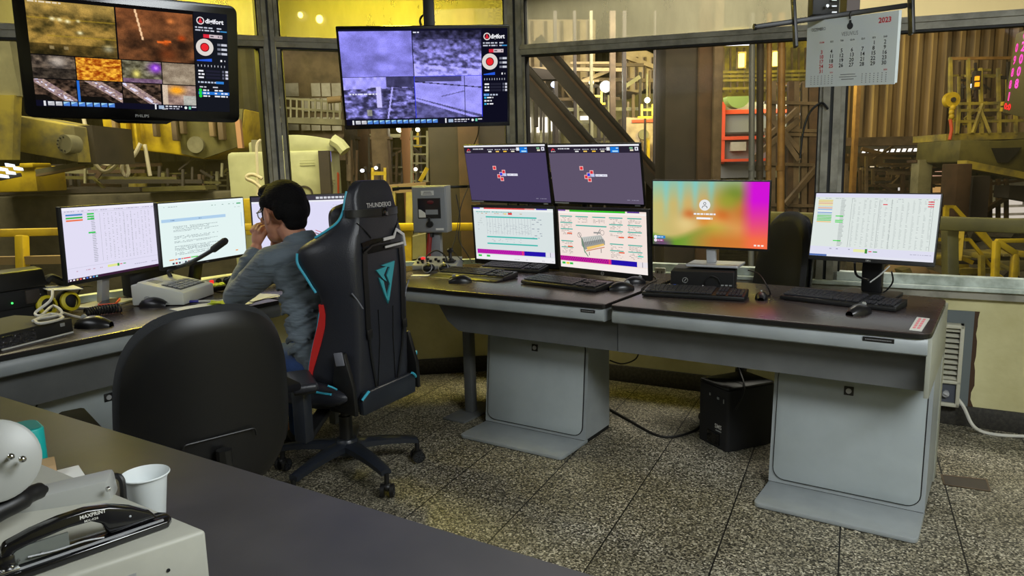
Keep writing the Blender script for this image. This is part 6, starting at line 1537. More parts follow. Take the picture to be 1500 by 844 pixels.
for k in range(26):   # drag folds round the back and side, running from the waist to the shoulder
    z = .60 + k * .0145; y0 = .06 + (z - .6) * .16
    a0 = rr.uniform(2.6, 3.4); n = 9; al = rr.uniform(.9, 1.6); rad = .187; P = []
    for q in range(n):
        a = a0 + al * (q / (n - 1) - .3); P.append(Vector((-.02 + rad * math.cos(a), y0 + .126 * math.sin(a), z + .075 * (q / (n - 1)) ** 1.4 - .02)))
    g.tube(P, [.003, .008, .0095, .008, .003], S, n=8)
for a, b in ((LS, LE), (LE, LW)):
    for k in range(6):
        p = a.lerp(b, .2 + .13 * k); d = (b - a).normalized(); u = d.orthogonal().normalized(); v = d.cross(u); r_ = .066 - .018 * (.2 + .13 * k) if a is LS else .048 - .006 * k / 5; ph = rr.uniform(0, 6)
        g.tube([p + (u * math.cos(ph + q * .3) + v * math.sin(ph + q * .3)) * r_ + d * .03 * math.sin(q * .4) for q in range(9)], [.002, .006, .007, .006, .002], S, n=8)
sh = fuse('shirt', g, 'shirt', voxel=.006, smooth=4, parent=t)
g = G(); S = 'jeans'
g.ell((0, .02, .54), (.18, .13, .085), S)
for s in (-1, 1): limb(g, [(s * .092, .05, .535), (s * .115, .25, .525), (s * .118, .44, .495), (s * .12, .465, .30), (s * .12, .475, .10)], [.092, .084, .068, .058, .055], S, n=18)
fuse('jeans', g, 'jeans', voxel=.009, smooth=5, parent=t)
for s in (-1, 1):
    g = G(); g.ell((s * .12, .50, .06), (.045, .06, .05), 'shoe'); g.ell((s * .12, .57, .04), (.045, .10, .035), 'shoe'); g.b2((s * .12 - .045, .44, .002), (s * .12 + .045, .66, .025), 'shoe', bev=.01); g.obj('shoe', t)
# ------------------------------------------------------------------ things on and under the desks
mat('key_black', (26, 26, 28), .5)
mat('key_top', (50, 50, 55), .38)
mat('mouse_black', (24, 24, 27), .3)
mat('cable_black', (16, 16, 17), .5)
mat('cable_white', (206, 204, 196), .5)
mat('cream_plastic', (196, 198, 190), .45)
mat('orange_case', (220, 84, 50), .5)
mat('safety_yellow', (206, 190, 30), .5)
mat('note_yellow', (214, 230, 70), .7)
mat('foil', (70, 70, 72), .15, metal=.6, bump=.8, bscale=60)
mat('box_grey', (138, 142, 148), .5)
mat('box_side', (150, 144, 128), .55)
mat('dark_glass', (38, 38, 44), .12)
mat('red_hose', (150, 34, 30), .5)
mat('pen_blue', (60, 60, 160), .4)
mat('ac_beige', (190, 188, 170), .5)
mat('ac_panel', (98, 106, 108), .6)
mat('key_grey', (150, 152, 150), .5)
def keyboard(label, fl, fr, depth=.135, tilt=.05, group='computer keyboards on the right desks', rest=False, h=.02):
    a = Vector(fl); b = Vector(fr); w = (b - a).length; rz = math.atan2(b.y - a.y, b.x - a.x)
    t = thing('keyboard', label, 'keyboard', (a.x, a.y, DZ), rz, group)
    g = G(); g.prism([(0, .002), (depth, .002), (depth, h + .012), (depth - .004, h + .014), (.004, h), (0, h - .005)], 0, w, 'black_plastic', ax='x', bev=.002); g.obj('case', t)
    g = G(); sl = .014 / depth; kp = .0
    rows = [(.012, 15), (.032, 15), (.052, 15), (.072, 15), (.092, 15), (.114, 16)]
    mw = w * .70
    for ri, (y, n) in enumerate(rows):
        x = .01
        if ri == 0: widths = [1.2, 1.2, 1.2, 6, 1.2, 1.2, 1.2, 1.2]
        else: widths = [1.4 + .15 * (5 - ri)] + [1] * 12 + [1.6 - .1 * ri]
        s_ = (mw - .014) / sum(widths)
        for wd in widths: g.box((x + wd * s_ / 2, y + .008, h + .004 + sl * (y + .008)), (wd * s_ - .0028, .0155, .006), 'key_top'); x += wd * s_
        for k in range(3): g.box((w * .73 + k * w * .032 + .006, y + .008, h + .004 + sl * (y + .008)), (w * .032 - .003, .0155, .006), 'key_top') if ri not in (2,) else None
        for k in range(4): g.box((w * .85 + k * w * .034 + .004, y + .008, h + .004 + sl * (y + .008)), (w * .034 - .003, .0155, .006), 'key_top') if ri < 5 else None
    g.obj('keys', t)
    if rest: g = G(); g.prism([(-.07, .0), (0, .0), (0, h - .004), (-.06, h - .012)], 0.0, w, 'black_plastic', ax='x', bev=.004); g.obj('palm_rest', t)
    return t
def mouse(label, P, rz, s=1.0, group='computer mice on the desks'):
    t = thing('mouse', label, 'mouse', (P[0], P[1], DZ), rz, group)
    g = G(); rows = []
    for i in range(15):
        u = i / 14; y = -.055 + .11 * u; wv = .031 * (math.sin(PI * (.08 + .84 * u)) ** .5); hv = .038 * (math.sin(PI * (.10 + .78 * u)) ** .75)
        rows.append([Vector((s * wv * math.cos(a), s * y, s * hv * max(0, math.sin(a)) ** .8)) for a in [PI * k / 12 for k in range(13)]])
    g.grid(rows, 'mouse_black'); g.add([r_[0] for r_ in rows] + [r_[-1] for r_ in rows][::-1], [list(range(30))], 'mouse_black'); g.obj('body', t)
    g = G(); g.cyl((-.004 * s, .028 * s, .033 * s), (.004 * s, .028 * s, .033 * s), .009 * s, 'key_grey', n=14); g.obj('wheel', t)
    g = G(); g.beam((0, .02 * s, .0335 * s), (0, .052 * s, .022 * s), .0015, .003, 'black_gloss'); g.obj('button_gap', t)
    return t
Z = DZ
keyboard('keyboard left-most on the centre desk, with a palm rest', atz(640, 404, Z), atz(738, 412, Z), rest=True)
keyboard('keyboard lying behind, close beneath the lower left stacked monitor', atz(702, 396, Z), atz(790, 401, Z), depth=.12)
keyboard('angled keyboard below the lower right stacked monitor', atz(763, 416, Z), atz(872, 429, Z), depth=.15)
keyboard('keyboard in front of the small computer', atz(940, 434, Z), atz(1090, 442, Z))
keyboard('keyboard by the thick-stand monitor at the right end', atz(1142, 439, Z), atz(1312, 458, Z))
mouse('black mouse before the left-most centre keyboard', atz(674, 414, Z), R(115), 1.1)
mouse('front one of two mice beside the angled keyboard', atz(910, 425, Z), R(-60), 1.1)
mouse('mouse behind the front one, beside angled keyboard', atz(930, 415, Z), R(-65), .95)
mouse('small mouse with bright scroll spot between two right keyboards', atz(1115, 438, Z), R(5), .85)
mouse('mouse in front of the right-end keyboard', atz(1258, 460, Z), R(-35), 1.05)
mouse('mouse beside the long wrapped box, left desk', atz(138, 479, Z), R(118), 1.25)
mouse('mouse in front of the cream microphone console', atz(226, 449, Z), R(112), 1.15)
# small computer under the login monitor
a = atz(982, 425, Z); b = atz(1075, 428, Z); rz = math.atan2(b.y - a.y, b.x - a.x); w = (b - a).length
t = thing('desktop_computer', 'small black computer lying flat under the login monitor', 'computer', (a.x, a.y, Z), rz)
g = G(); g.b2((0, .0, .003), (w, .27, .092), 'black_matte', bev=.004); g.obj('case', t)
g = G()
for i in range(44):
    for j in range(11):
        if (i + j) % 2 == 0: g.box((.01 + i * (w - .02) / 44, -.0008, .012 + j * .0072), (.0032, .0016, .0036), 'cable_black')
g.prism([(.004, .006), (w - .004, .006), (w - .004, .09), (.004, .09)], -.0006, .001, 'black_plastic', ax='y'); g.obj('front_grille', t)
g = G(); g.lathe([(.013, 0), (.013, .002), (.011, .002), (.011, 0)], 'key_grey', M=Matrix.Translation((w * .235, -.001, .05)) @ Matrix.Rotation(R(90), 4, 'X')); g.beam((w * .235 - .004, -.002, .044), (w * .235 + .004, -.002, .056), .002, .003, 'key_grey'); g.obj('round_logo', t)
g = G(); g.box((w * .07, -.001, .022), (.014, .002, .014), mat('blue_sticker', (50, 90, 190), .4)); g.obj('blue_sticker', t)
g = G(); g.tube([(w * .55, -.004, .012), (w * .56, -.012, .045), (w * .64, -.014, .074), (w * .74, -.012, .066), (w * .79, -.008, .04)], .0025, 'cable_black', res=5); g.box((w * .53, -.008, .022), (.015, .006, .01), 'white_plastic', rot=(0, .5, 0)); g.obj('front_cable', t, label='looped cable with white tag')
g = G()
for k in range(3): g.box((w * .82 + k * .018, -.001, .03), (.012, .002, .006), 'key_grey')
g.box((w * .9, -.001, .012), (.006, .002, .004), 'white_plastic'); g.obj('ports', t)
# sticker plate at the right end
P = [atz(*q, Z) for q in ((1332, 484), (1350, 486), (1362, 468), (1343, 466))]
t = thing('label_plate', 'white desk label with pink lines at right front corner', 'label', P[0])
g = G(); g.prism([(p.x - P[0].x, p.y - P[0].y) for p in P], .0005, .004, 'white_plastic'); g.obj('plate', t)
g = G(); pk = mat('pink_print', (226, 130, 140), .6); q = [p - P[0] for p in P]
for k in range(2):
    for j in range(5):
        u0, u1 = .1 + j * .17, .1 + j * .17 + .13; v = .3 + k * .35
        A = q[0].lerp(q[3], u0).lerp(q[1].lerp(q[2], u0), v); B = q[0].lerp(q[3], u1).lerp(q[1].lerp(q[2], u1), v); g.beam((A.x, A.y, .0042), (B.x, B.y, .0042), .009, .0006, pk)
g.obj('printed_line', t)
# display box on its post
t = thing('display_box', 'grey steel box with small window on a post at left window', 'control box', tuple(atD(640, 385, 4.55)), 0)
t.location.z = Z; t.rotation_euler = (0, 0, R(16)); BD = t
def bl(px, py, D): return hl(BD, px, py, D)
c = bl(629, 307, 4.5); bw, bh = .218, .29
g = G(); g.b2((c.x - bw / 2, c.y, c.z - bh / 2), (c.x + bw / 2, c.y + .13, c.z + bh / 2), 'box_grey', bev=.006); g.obj('enclosure', t)
g = G(); g.b2((c.x - bw / 2 + .006, c.y - .012, c.z - bh / 2 + .006), (c.x + bw / 2 - .004, c.y + .001, c.z + bh / 2 - .006), 'box_grey', bev=.005); dr = g.obj('door', t)
g = G(); g.b2((c.x - .07, c.y - .0145, c.z - .055), (c.x + .075, c.y - .011, c.z + .07), 'seal_black', bev=.003); g.b2((c.x - .064, c.y - .016, c.z - .048), (c.x + .069, c.y - .013, c.z + .064), 'dark_glass'); g.obj('window', dr)
g = G(); g.b2((c.x - .02, c.y - .0168, c.z - .03), (c.x + .058, c.y - .0155, c.z + .0), 'box_grey'); g.prism([(c.x - .064, c.z - .048), (c.x - .02, c.z - .048), (c.x - .022, c.z - .02), (c.x - .05, c.z), (c.x - .064, c.z + .003)], c.y - .0168, c.y - .0155, 'white_paper', ax='y'); g.obj('paper_scrap', dr, label='white paper scrap behind the window')
g = G(); g.ell((c.x + .012, c.y - .0166, c.z + .045), (.022, .0015, .012), mat('red_glint', (90, 20, 30), .4)); g.obj('red_mark', dr)
g = G(); g.b2((c.x - .045, c.y - .0155, c.z + .088), (c.x + .035, c.y - .012, c.z + .116), 'white_paper')
for k in range(3): g.b2((c.x - .035 + .004 * k, c.y - .0165, c.z + .094 + k * .007), (c.x + .025 - .004 * k, c.y - .0155, c.z + .0965 + k * .007), 'key_black')
g.b2((c.x + .04, c.y - .0155, c.z - .128), (c.x + .09, c.y - .012, c.z - .115), 'white_paper'); g.obj('paper_label', dr)
g = G(); g.cyl((c.x + .005, c.y - .03, c.z - .09), (c.x + .005, c.y - .012, c.z - .09), .02, 'black_plastic'); g.box((c.x + .005, c.y - .03, c.z - .068), (.014, .01, .04), 'black_plastic', bev=.003); g.obj('latch', dr)
g = G(); g.b2((c.x - .03, c.y + .06, .0), (c.x + .045, c.y + .12, c.z - bh / 2), 'box_grey', bev=.004); g.obj('post', t)
g = G(); g.tube([(c.x - .012, c.y + .045, c.z - bh / 2), (c.x - .014, c.y + .04, .2), (c.x - .03, c.y + .03, .05)], .016, 'red_hose', res=5); g.cyl((c.x - .012, c.y + .045, c.z - bh / 2 - .03), (c.x - .012, c.y + .045, c.z - bh / 2), .02, 'black_plastic'); g.obj('red_hose', t, label='dark red hose')
g = G(); a = bl(584, 276, 4.66); b = bl(690, 273, 4.66); g.beam(a, b, .02, .018, 'black_plastic', bev=.004); a2 = bl(575, 277, 4.66); g.cyl(a2, a, .014, 'black_plastic'); g.obj('top_bar', t, label='long black bar behind the box')
# control panel with joystick
t = thing('switch_console', 'grey switch panel with joystick and red lamp below display box', 'switch panel', tuple(atz(636, 396, Z)), R(12))
cw = .28
g = G(); g.prism([(-.0, .0), (.13, .0), (.13, .07), (.0, .03)], -cw / 2, cw / 2, 'key_grey', ax='x', bev=.004); g.obj('case', t)
TP = Matrix.Rotation(math.atan2(.04, .13), 4, 'X')
def tp(x, y, z): return TP @ Vector((x, y, z)) + Vector((0, 0, .03))
g = G(); g.ell(tp(-.10, .095, .004), (.014, .01, .006), glow('ff2020', 2.5)); g.obj('red_lamp', t)
for k in range(7): g = G(); p = tp(-.115 + k * .026, .05 if k % 2 else .075, .006); g.box(p, (.014, .022, .014), 'black_plastic', bev=.002); g.obj('switch', t)
for k in range(3): g = G(); p = tp(-.11 + k * .03, .028, .006); g.box(p, (.012, .012, .012), 'black_plastic', bev=.002); g.obj('switch', t)
g = G(); p = tp(.085, .06, 0); g.box(p, (.065, .065, .012), 'black_plastic', bev=.003); g.lathe([(.026, .0), (.022, .012), (.012, .02), (.009, .05), (.017, .056), (.019, .07), (.012, .08), (0, .082)], 'black_plastic', c=p, n=16); g.obj('joystick', t)
# headset on the desk
t = thing('headset', 'black headset with silver-rimmed ear cups before the switch panel', 'headset', tuple(atz(638, 399, Z)), R(10))
for x in (-.04, .06):
    g = G(); g.ell((x, 0, .026), (.036, .028, .024), 'black_plastic', rot=(.3, 0, .2)); g.lathe([(.03, 0), (.032, .004), (.028, .008)], 'silver', M=Matrix.Translation((x, -.024, .03)) @ Matrix.Rotation(R(70), 4, 'X'), n=18); g.obj('ear_cup', t)
g = G(); g.tube([(-.045, .01, .04), (-.06, .02, .09), (.0, .03, .125), (.06, .02, .09), (.065, .01, .04)], .004, 'black_plastic', res=6); g.obj('headband', t)
t = thing('paper', 'white paper edge left of the headset', 'paper', tuple(atz(616, 404, Z)), R(15)); g = G(); g.box((0, 0, .002), (.1, .05, .002), 'white_paper'); g.obj('sheet', t)
# black chair between the desk and the window
c = atD(1152, 390, 3.82)
hb = atD(1060, 535, 3.82); fd = Vector((hb.x - c.x, hb.y - c.y)).normalized()
def arc_chair():
    t = office_chair('office_chair', 'black office chair behind the desk by the right window', (c.x + fd.x * .25, c.y + fd.y * .25, 0), math.atan2(-fd.x, fd.y), base_r=.2, bz=.79, bh=.62, bw=.5, tilt=.1, by=-.25, arms=False, m='leather_black', shell='leather_black', topw=.75)
arc_chair()
# loose cables
def cable(label, pts, r=.004, m='cable_black', res=6, name='cable'):
    P0 = Vector(pts[0]); t = thing(name, label, 'cable', P0); g = G(); g.tube([Vector(p) - P0 for p in pts], r, m, res=res, n=7); g.obj('run', t); return t
cable('black cable from the login monitor down to the small mouse', [atD(1096, 396, 3.45), atD(1112, 402, 3.3), atD(1124, 420, 3.2), atz(1128, 432, Z + .004), atz(1118, 434, Z + .012)], .003)
cable('black cables hanging at the back of the thick-stand monitor', [atD(1252, 385, 3.14), atD(1254, 402, 3.18), atD(1264, 408, 3.2), atD(1272, 410, 3.16)], .005)
cable('thin cable curving right of the thick monitor stand', [atD(1306, 398, 3.12), atD(1308, 412, 3.15), atD(1300, 424, 3.18), atz(1290, 431, Z + .004)], .0035)
cable('grey cable tied across the thick monitor stand, white tag', [atD(1303, 390, 2.98), atD(1290, 402, 2.97), atD(1274, 414, 2.96)], .003, 'key_grey')
cable('thin cables hanging under the slim television', [atD(702, 185, 4.3), atD(699, 200, 4.45), atD(690, 222, 4.6)], .003)
cable('black cable arching against the window post by the calendar', [onwall(1172, 232, C1 + Vector((0, -.05, 0)), R1 + Vector((0, -.05, 0))), onwall(1176, 195, C1 + Vector((0, -.05, 0)), R1 + Vector((0, -.05, 0))), onwall(1186, 165, C1 + Vector((0, -.05, 0)), R1 + Vector((0, -.05, 0))), onwall(1203, 151, C1 + Vector((0, -.05, 0)), R1 + Vector((0, -.05, 0))), onwall(1213, 160, C1 + Vector((0, -.05, 0)), R1 + Vector((0, -.05, 0)))], .006)
cable('thin cables curling beside the display box', [atD(668, 285, 4.45), atD(674, 320, 4.45), atD(672, 350, 4.45), atD(684, 372, 4.45), atD(692, 385, 4.4)], .003)
cable('second thin cable right of the display box, looping lower', [atD(690, 265, 4.5), atD(676, 300, 4.5), atD(668, 345, 4.45), atD(663, 366, 4.42), atD(680, 384, 4.4)], .0025)
cable('cable tangle on the desk beside the lower right stacked monitor', [atz(955, 402, Z + .005), atz(962, 410, Z + .005), atz(950, 416, Z + .005), atz(940, 424, Z + .005), atz(966, 420, Z + .005)], .003)
cable('black cable loop hanging below the desk seam', [atD(893, 528, 3.85), atD(912, 533, 3.85), atD(932, 525, 3.85), atD(938, 505, 3.85)], .004)
cable('black cable lying on the floor below the desk seam', [atz(890, 598, .006), atz(920, 615, .006), atz(958, 636, .006), atz(985, 640, .006), atz(1015, 632, .006), atz(1030, 620, .006)], .007)
cable('black cables dropping behind the tower under the desk', [atD(1074, 520, 3.55), atD(1084, 545, 3.5), atD(1090, 570, 3.42), atD(1078, 600, 3.40)], .005)
cable('white power cord from the air conditioner to the floor', [onwall(1402, 583, C1 + Vector((0, -.06, 0)), R1 + Vector((0, -.06, 0))), onwall(1412, 597, C1 + Vector((0, -.07, 0)), R1 + Vector((0, -.07, 0))), atz(1424, 622, .05), atz(1440, 633, .009), atz(1470, 638, .009), atz(1530, 640, .009)], .0085, 'cable_white', name='power_cable')
# wall outlet behind the desk
t = thing('wall_outlet', 'small cream outlet behind the desk seam', 'outlet', tuple(atD(967, 399, 4.05)), R(-5)); g = G(); g.box((0, 0, 0), (.06, .012, .05), 'white_plastic', bev=.003); g.obj('plate', t)
for x in (-.012, .012): g = G(); g.box((x, -.007, 0), (.004, .004, .016), 'black_plastic'); g.obj('slot', t)
# tower under the desk
a = atz(1065, 664, 0); b = atz(1125, 651, 0); l = atz(1038, 641, 0)
e1 = Vector((b.x - a.x, b.y - a.y)).normalized(); rz = math.atan2(e1.y, e1.x)
t = thing('power_supply', 'black power backup tower standing under the right desk', 'power supply', (a.x, a.y, 0), rz)
g = G(); g.prism(round_corners([(0, 0), (.28, 0), (.28, .22), (0, .22)], [.02, .02, .02, .02]), .002, .30, 'black_matte'); g.prism(round_corners([(0, 0), (.28, 0), (.28, .22), (0, .22)], [.02] * 4), .30, .315, 'black_plastic', bev=.008); g.obj('case', t)
g = G(); g.box((-.002, .07, .25), (.004, .014, .012), 'key_grey', bev=.001); g.box((-.002, .13, .255), (.004, .006, .012), 'key_grey'); g.box((-.002, .03, .245), (.004, .004, .02), 'key_grey'); g.obj('indicator', t)
g = G(); lettering(g, 'SMS', frame(Vector((-.003, .09, .10)), (0, -1, 0), (0, 0, 1)), .03, 'white_plastic', .05, .02); g.box((-.001, .065, .088), (.002, .04, .005), 'key_grey'); g.obj('lettering', t)
g = G(); g.box((-.002, .1, .045), (.006, .09, .06), 'black_gloss', bev=.004); g.obj('lower_panel', t)
# air conditioner in the wall
PA = onwall(1376, 525, C1, R1); M0 = MR.copy(); M0.translation = Vector((PA.x, PA.y, 0))
t = thing('air_conditioner', 'cream wall air conditioner with louvres under the right window', 'air conditioner', (PA.x, PA.y, 0), math.atan2(MR.col[0].y, MR.col[0].x))
def al(px, py): return hl(t, px, py, 1) if False else None
def ax_(px, py):
    P = onwall(px, py, C1, R1) - Vector(t.location); a_ = t.rotation_euler.z; return Vector((P.x * math.cos(a_) + P.y * math.sin(a_), 0, P.z))
x1, z1 = ax_(1428, 456).x, ax_(1425, 456).z; z0 = ax_(1418, 606).z
g = G(); g.b2((-.48, -.012, z0), (x1, .0, z1), 'ac_panel'); g.obj('mounting_panel', t)
xr = ax_(1411, 500).x; zt_ = ax_(1408, 473).z; zb_ = ax_(1399, 591).z
g = G(); fw = .018
zm = ax_(1403, 556).z
for (a0, a1, b0, b1) in ((-.42, xr, zt_ - fw, zt_), (-.42, xr, zb_, zb_ + fw), (xr - fw, xr, zb_, zt_), (-.42, -.42 + fw, zb_, zt_), (-.42, xr, zm - .008, zm + .008)): g.b2((a0, -.075, b0), (a1, -.012, b1), 'ac_beige', bev=.003)
g.obj('front_frame', t)
g = G(); g.b2((-.41, -.03, zb_ + .01), (xr - .01, -.013, zt_ - .01), 'seal_black'); g.obj('inner_back', t)
n = 10
for k in range(n): g = G(); z = zm + .02 + (zt_ - fw - zm - .03) * k / (n - 1); g.box((xr / 2 - .21, -.055, z), (xr + .40, .03, .005), 'ac_beige', rot=(R(25), 0, 0)); g.obj('louvre', t)
g = G(); g.b2((-.4, -.06, zb_ + .02), (xr - fw, -.03, zm - .01), mat('slate', (74, 78, 88), .5)); g.obj('control_plate', t)
g = G(); p = ax_(1385, 571); g.cyl((p.x, -.085, p.z), (p.x, -.06, p.z), .016, 'silver'); g.box((p.x, -.088, p.z), (.03, .01, .008), 'silver', bev=.002, rot=(0, R(25), 0)); g.obj('knob', t)
g = G(); rr = random.Random(2); ps = [(x1, z0)] + [(x1 + .01 + rr.uniform(0, .016), z0 + (z1 - z0) * k / 14) for k in range(15)] + [(x1, z1)]; g.prism(ps, -.004, -.001, mat('bare_brick', (70, 50, 34), .9), ax='y'); g.obj('torn_edge', t, label='ragged brown gap at panel edge')
# steel plate in the floor
P = [atz(*q, 0) for q in ((1379, 697), (1445, 704), (1450, 721), (1383, 711))]
t = thing('floor_plate', 'small dark metal plate let into the floor, right', 'floor plate', P[0]); g = G(); g.prism([(p.x - P[0].x, p.y - P[0].y) for p in P], .0005, .004, mat('plate_brown', (58, 50, 40), .6)); g.obj('plate', t)
g = G(); q = [p - P[0] for p in P]
for i in range(4): A, B = q[i], q[(i + 1) % 4]; g.beam((A.x, A.y, .004), (B.x, B.y, .004), .006, .003, 'steel_brown')
g.obj('rim', t)

# ---- left desk
a = atz(0, 508, Z); 
t = thing('wrapped_box', 'long black box with shiny wrapped front at left desk edge', 'box', tuple(atz(112, 484, Z)), 0)
p0 = atz(108, 487, Z); p1 = atz(0, 514, Z); e = (p1 - p0); rz = math.atan2(e.y, e.x); t.location = p0; t.rotation_euler = (0, 0, rz)
L_ = e.length + .25
g = G(); g.b2((0, -.30, .002), (L_, 0, .058), 'black_matte', bev=.004); g.obj('case', t)
g = G(); rows = []
rr = random.Random(6)
for i in range(24): rows.append([Vector((.16 + i * .012, .003 + rr.uniform(0, .006), .008 + j * .008)) for j in range(6)])
g.grid(rows, 'foil', smooth=False, thick=.001); g.obj('foil_wrap', t, label='shiny crinkled wrap')
g = G(); g.box((.045, .001, .04), (.02, .003, .014), 'key_grey', bev=.002); g.obj('front_badge', t)
g = G(); g.beam((.01, .008, .004), (.30, .012, .004), .006, .005, 'white_plastic'); g.obj('highlight_strip', t, label='white strip imitating a highlight at the foot')  # white strip imitates the highlight along the foot of the box
c = atz(25, 474, Z)
t = thing('radio_set', 'black radio set with green light, at the left picture edge', 'radio', (-1.62, -.66, Z), R(88))
g = G(); g.b2((-.24, 0, .058), (.11, .16, .135), 'black_matte', bev=.004); g.b2((-.22, .01, .002), (.1, .15, .058), 'black_matte'); g.obj('case', t)
g = G(); g.ell((-.04, -.002, .085), (.004, .003, .004), glow('40ff60', 3)); g.obj('green_light', t)
g = G(); g.ell((.045, -.001, .105), (.014, .002, .006), mat('teal_mark', (60, 150, 130), .5)); g.box((.07, -.001, .104), (.02, .002, .004), 'key_grey'); g.obj('badge', t)
t = thing('radio_controller', 'black radio control head with lilac screen atop the radio set', 'radio', (-1.63, -.66, Z + .137), R(88))
g = G(); g.prism([(-.02, 0), (.10, 0), (.10, .05), (.06, .085), (0, .075)], -.25, .11, 'black_plastic', ax='x', bev=.006); g.obj('case', t)
s = Screen(.10, .05); s.rect(0, 0, 1, 1, (150, 140, 226), 1); s.words(.1, .2, .8, .05, (190, 186, 240), 2, 1); s.rect(.7, .75, .95, .92, (60, 56, 110), 2)
o = s.obj('screen', t); o.matrix_basis = Matrix.Translation((-.035, -.006, .040)) @ Matrix.Rotation(R(-14), 4, 'X')
g = G()
for k in range(10): p = Vector((.03 + (k % 5) * .015, -.004 + .02 * (k // 5) * .25, .03 + .02 * (k // 5))); g.ell(p, (.005, .003, .005), 'key_grey', n=8)
g.obj('keys', t)
t = thing('paper', 'white papers wedged between the radio and cables', 'paper', (-1.60, -.50, Z + .10), R(80)); g = G(); g.box((0, 0, .02), (.14, .1, .003), 'white_paper', rot=(.1, .1, 0)); g.obj('sheet', t)
# ear defenders
t = thing('ear_defenders', 'black and yellow ear defenders beside the lavender monitor', 'ear defenders', (-1.64, -.51, Z), R(90))
for x in (-.055, .05): g = G(); g.ell((x, 0, .052), (.038, .045, .05), 'black_matte'); g.lathe([(.03, .0), (.044, .005), (.044, .018), (.03, .024)], 'safety_yellow', M=Matrix.Translation((x, -.02, .05)) @ Matrix.Rotation(R(80), 4, 'X'), n=20); g.obj('ear_cup', t)
g = G(); g.tube([(-.06, .0, .08), (-.05, .02, .13), (0, .03, .15), (.05, .02, .13), (.055, 0, .08)], .008, 'safety_yellow', res=6); g.obj('headband', t); g = G(); g.tube([(-.03, .0, .15), (.0, .0, .165), (.05, -.01, .13)], .018, 'black_matte', res=4); g.obj('band_pad', t)
g = G(); g.box((-.105, -.01, .10), (.06, .04, .06), 'steel_dark', bev=.004); g.obj('clip_block', t)
P0 = atz(60, 470, Z)
cable('white cable coiled on the wrapped box, left desk', [atz(48, 470, Z + .068), atz(75, 460, Z + .068), atz(92, 466, Z + .068), atz(60, 474, Z + .068), atz(54, 468, Z + .068), atz(90, 460, Z + .068), atz(78, 448, Z + .075), atz(60, 462, Z + .07), atz(52, 458, Z + .08), atz(74, 440, Z + .12), atz(77, 425, Z + .15)], .0055, 'cable_white', name='white_cable')
cable('white cable running along the desk to the coiled black cord', [atz(92, 458, Z + .06), atz(104, 462, Z + .03), atz(122, 466, Z + .006)], .0055, 'cable_white', name='white_cable')
cable('black wire rising left of the silver monitor stand', [atz(104, 446, Z + .005), atz(114, 430, Z + .05), atz(122, 420, Z + .09), atz(135, 420, Z + .07)], .004)
t = thing('coiled_cord', 'black coiled handset cord in front of silver monitor stand', 'cord', tuple(atz(152, 462, Z)), R(75)); g = G()
g.tube([Vector((-.07 + .14 * k / 130, .02 * math.cos(k * .62) + .02 * math.sin(k / 40), .022 + .018 * math.sin(k * .62))) for k in range(131)], .004, 'cable_black', n=6); g.obj('coil', t)
p0 = atz(157, 452, Z); p1 = atz(175, 434, Z); e = p1 - p0
t = thing('phone', 'dark phone in an orange case on the silver monitor base', 'phone', (p0.x, p0.y, Z + .013), math.atan2(e.y, e.x) - R(90))
g = G(); g.prism(rrect(.075, .155, .01, cy=.075), 0, .010, 'orange_case', bev=.002); g.obj('case', t); g = G(); g.prism(rrect(.066, .146, .008, cy=.075), .010, .0108, 'dark_glass'); g.obj('screen', t)
t = thing('desktop_computer', 'upright black computer between the two left monitors', 'computer', (-1.67, -.04, Z), R(75))
g = G(); g.b2((-.06, 0, .002), (.16, .10, .20), 'black_matte', bev=.004); g.b2((-.06, -.004, .006), (.16, .0, .196), 'black_plastic', bev=.002); g.obj('case', t)
g = G(); g.lathe([(.013, 0), (.013, .002), (.011, .002), (.011, 0)], 'key_grey', M=Matrix.Translation((-.02, -.005, .155)) @ Matrix.Rotation(R(90), 4, 'X')); lettering(g, 'DELL', frame(Vector((-.02, -.006, .152)), (1, 0, 0), (0, 0, 1)), .008, 'key_grey', align='c'); g.obj('round_logo', t); g = G(); g.box((.03, -.005, .06), (.022, .003, .026), 'white_paper'); g.obj('white_label', t)
# microphone console
fl = atz(270, 448, Z); fr = atz(314, 432, Z)
t = thing('microphone_console', 'cream desk microphone console with keypad before the page monitor', 'intercom', (-1.245, -.16, Z), R(118))
e1 = (fr - fl).normalized(); rz = math.atan2(e1.y, e1.x); t.location = fl; t.rotation_euler = (0, 0, rz); WM = (fr - fl).length
g = G(); g.prism([(0, .003), (.25, .003), (.25, .10), (.225, .10), (.215, .114), (.0, .062)], 0, WM, 'cream_plastic', ax='x', bev=.006); g.obj('case', t)
sl = math.atan2(.052, .215); TM = Matrix.Translation((0, 0, .062)) @ Matrix.Rotation(sl, 4, 'X')
g = G(); g.b2((WM * .12, .03, .0005), (WM * .9, .125, .0025), 'key_black', M=TM) ; g.obj('keypad_frame', t)
for i in range(5):
    for j in range(4): g = G(); g.box((WM * .2 + i * WM * .15, .044 + j * .0225, .004), (WM * .11, .015, .005), 'key_grey', M=TM, bev=.001); g.obj('key', t)
g = G()
for k in range(7): g.box((WM * .25, .155 + k * .008, .0008), (.06, .003, .0012), 'key_grey', M=TM)
g.obj('speaker_slots', t); g = G(); g.box((WM * .6, .14, .0008), (.05, .004, .001), 'key_grey', M=TM); g.obj('printed_name', t)
g = G(); b0 = TM @ Vector((WM * .75, .18, 0)); I = (Matrix.Translation(t.location) @ Matrix.Rotation(rz, 4, 'Z')).inverted()
pts = [b0, b0 + Vector((0, .004, .03)), I @ atD(271, 388, 3.55), I @ atD(290, 379, 3.48), I @ atD(312, 366, 3.42)]
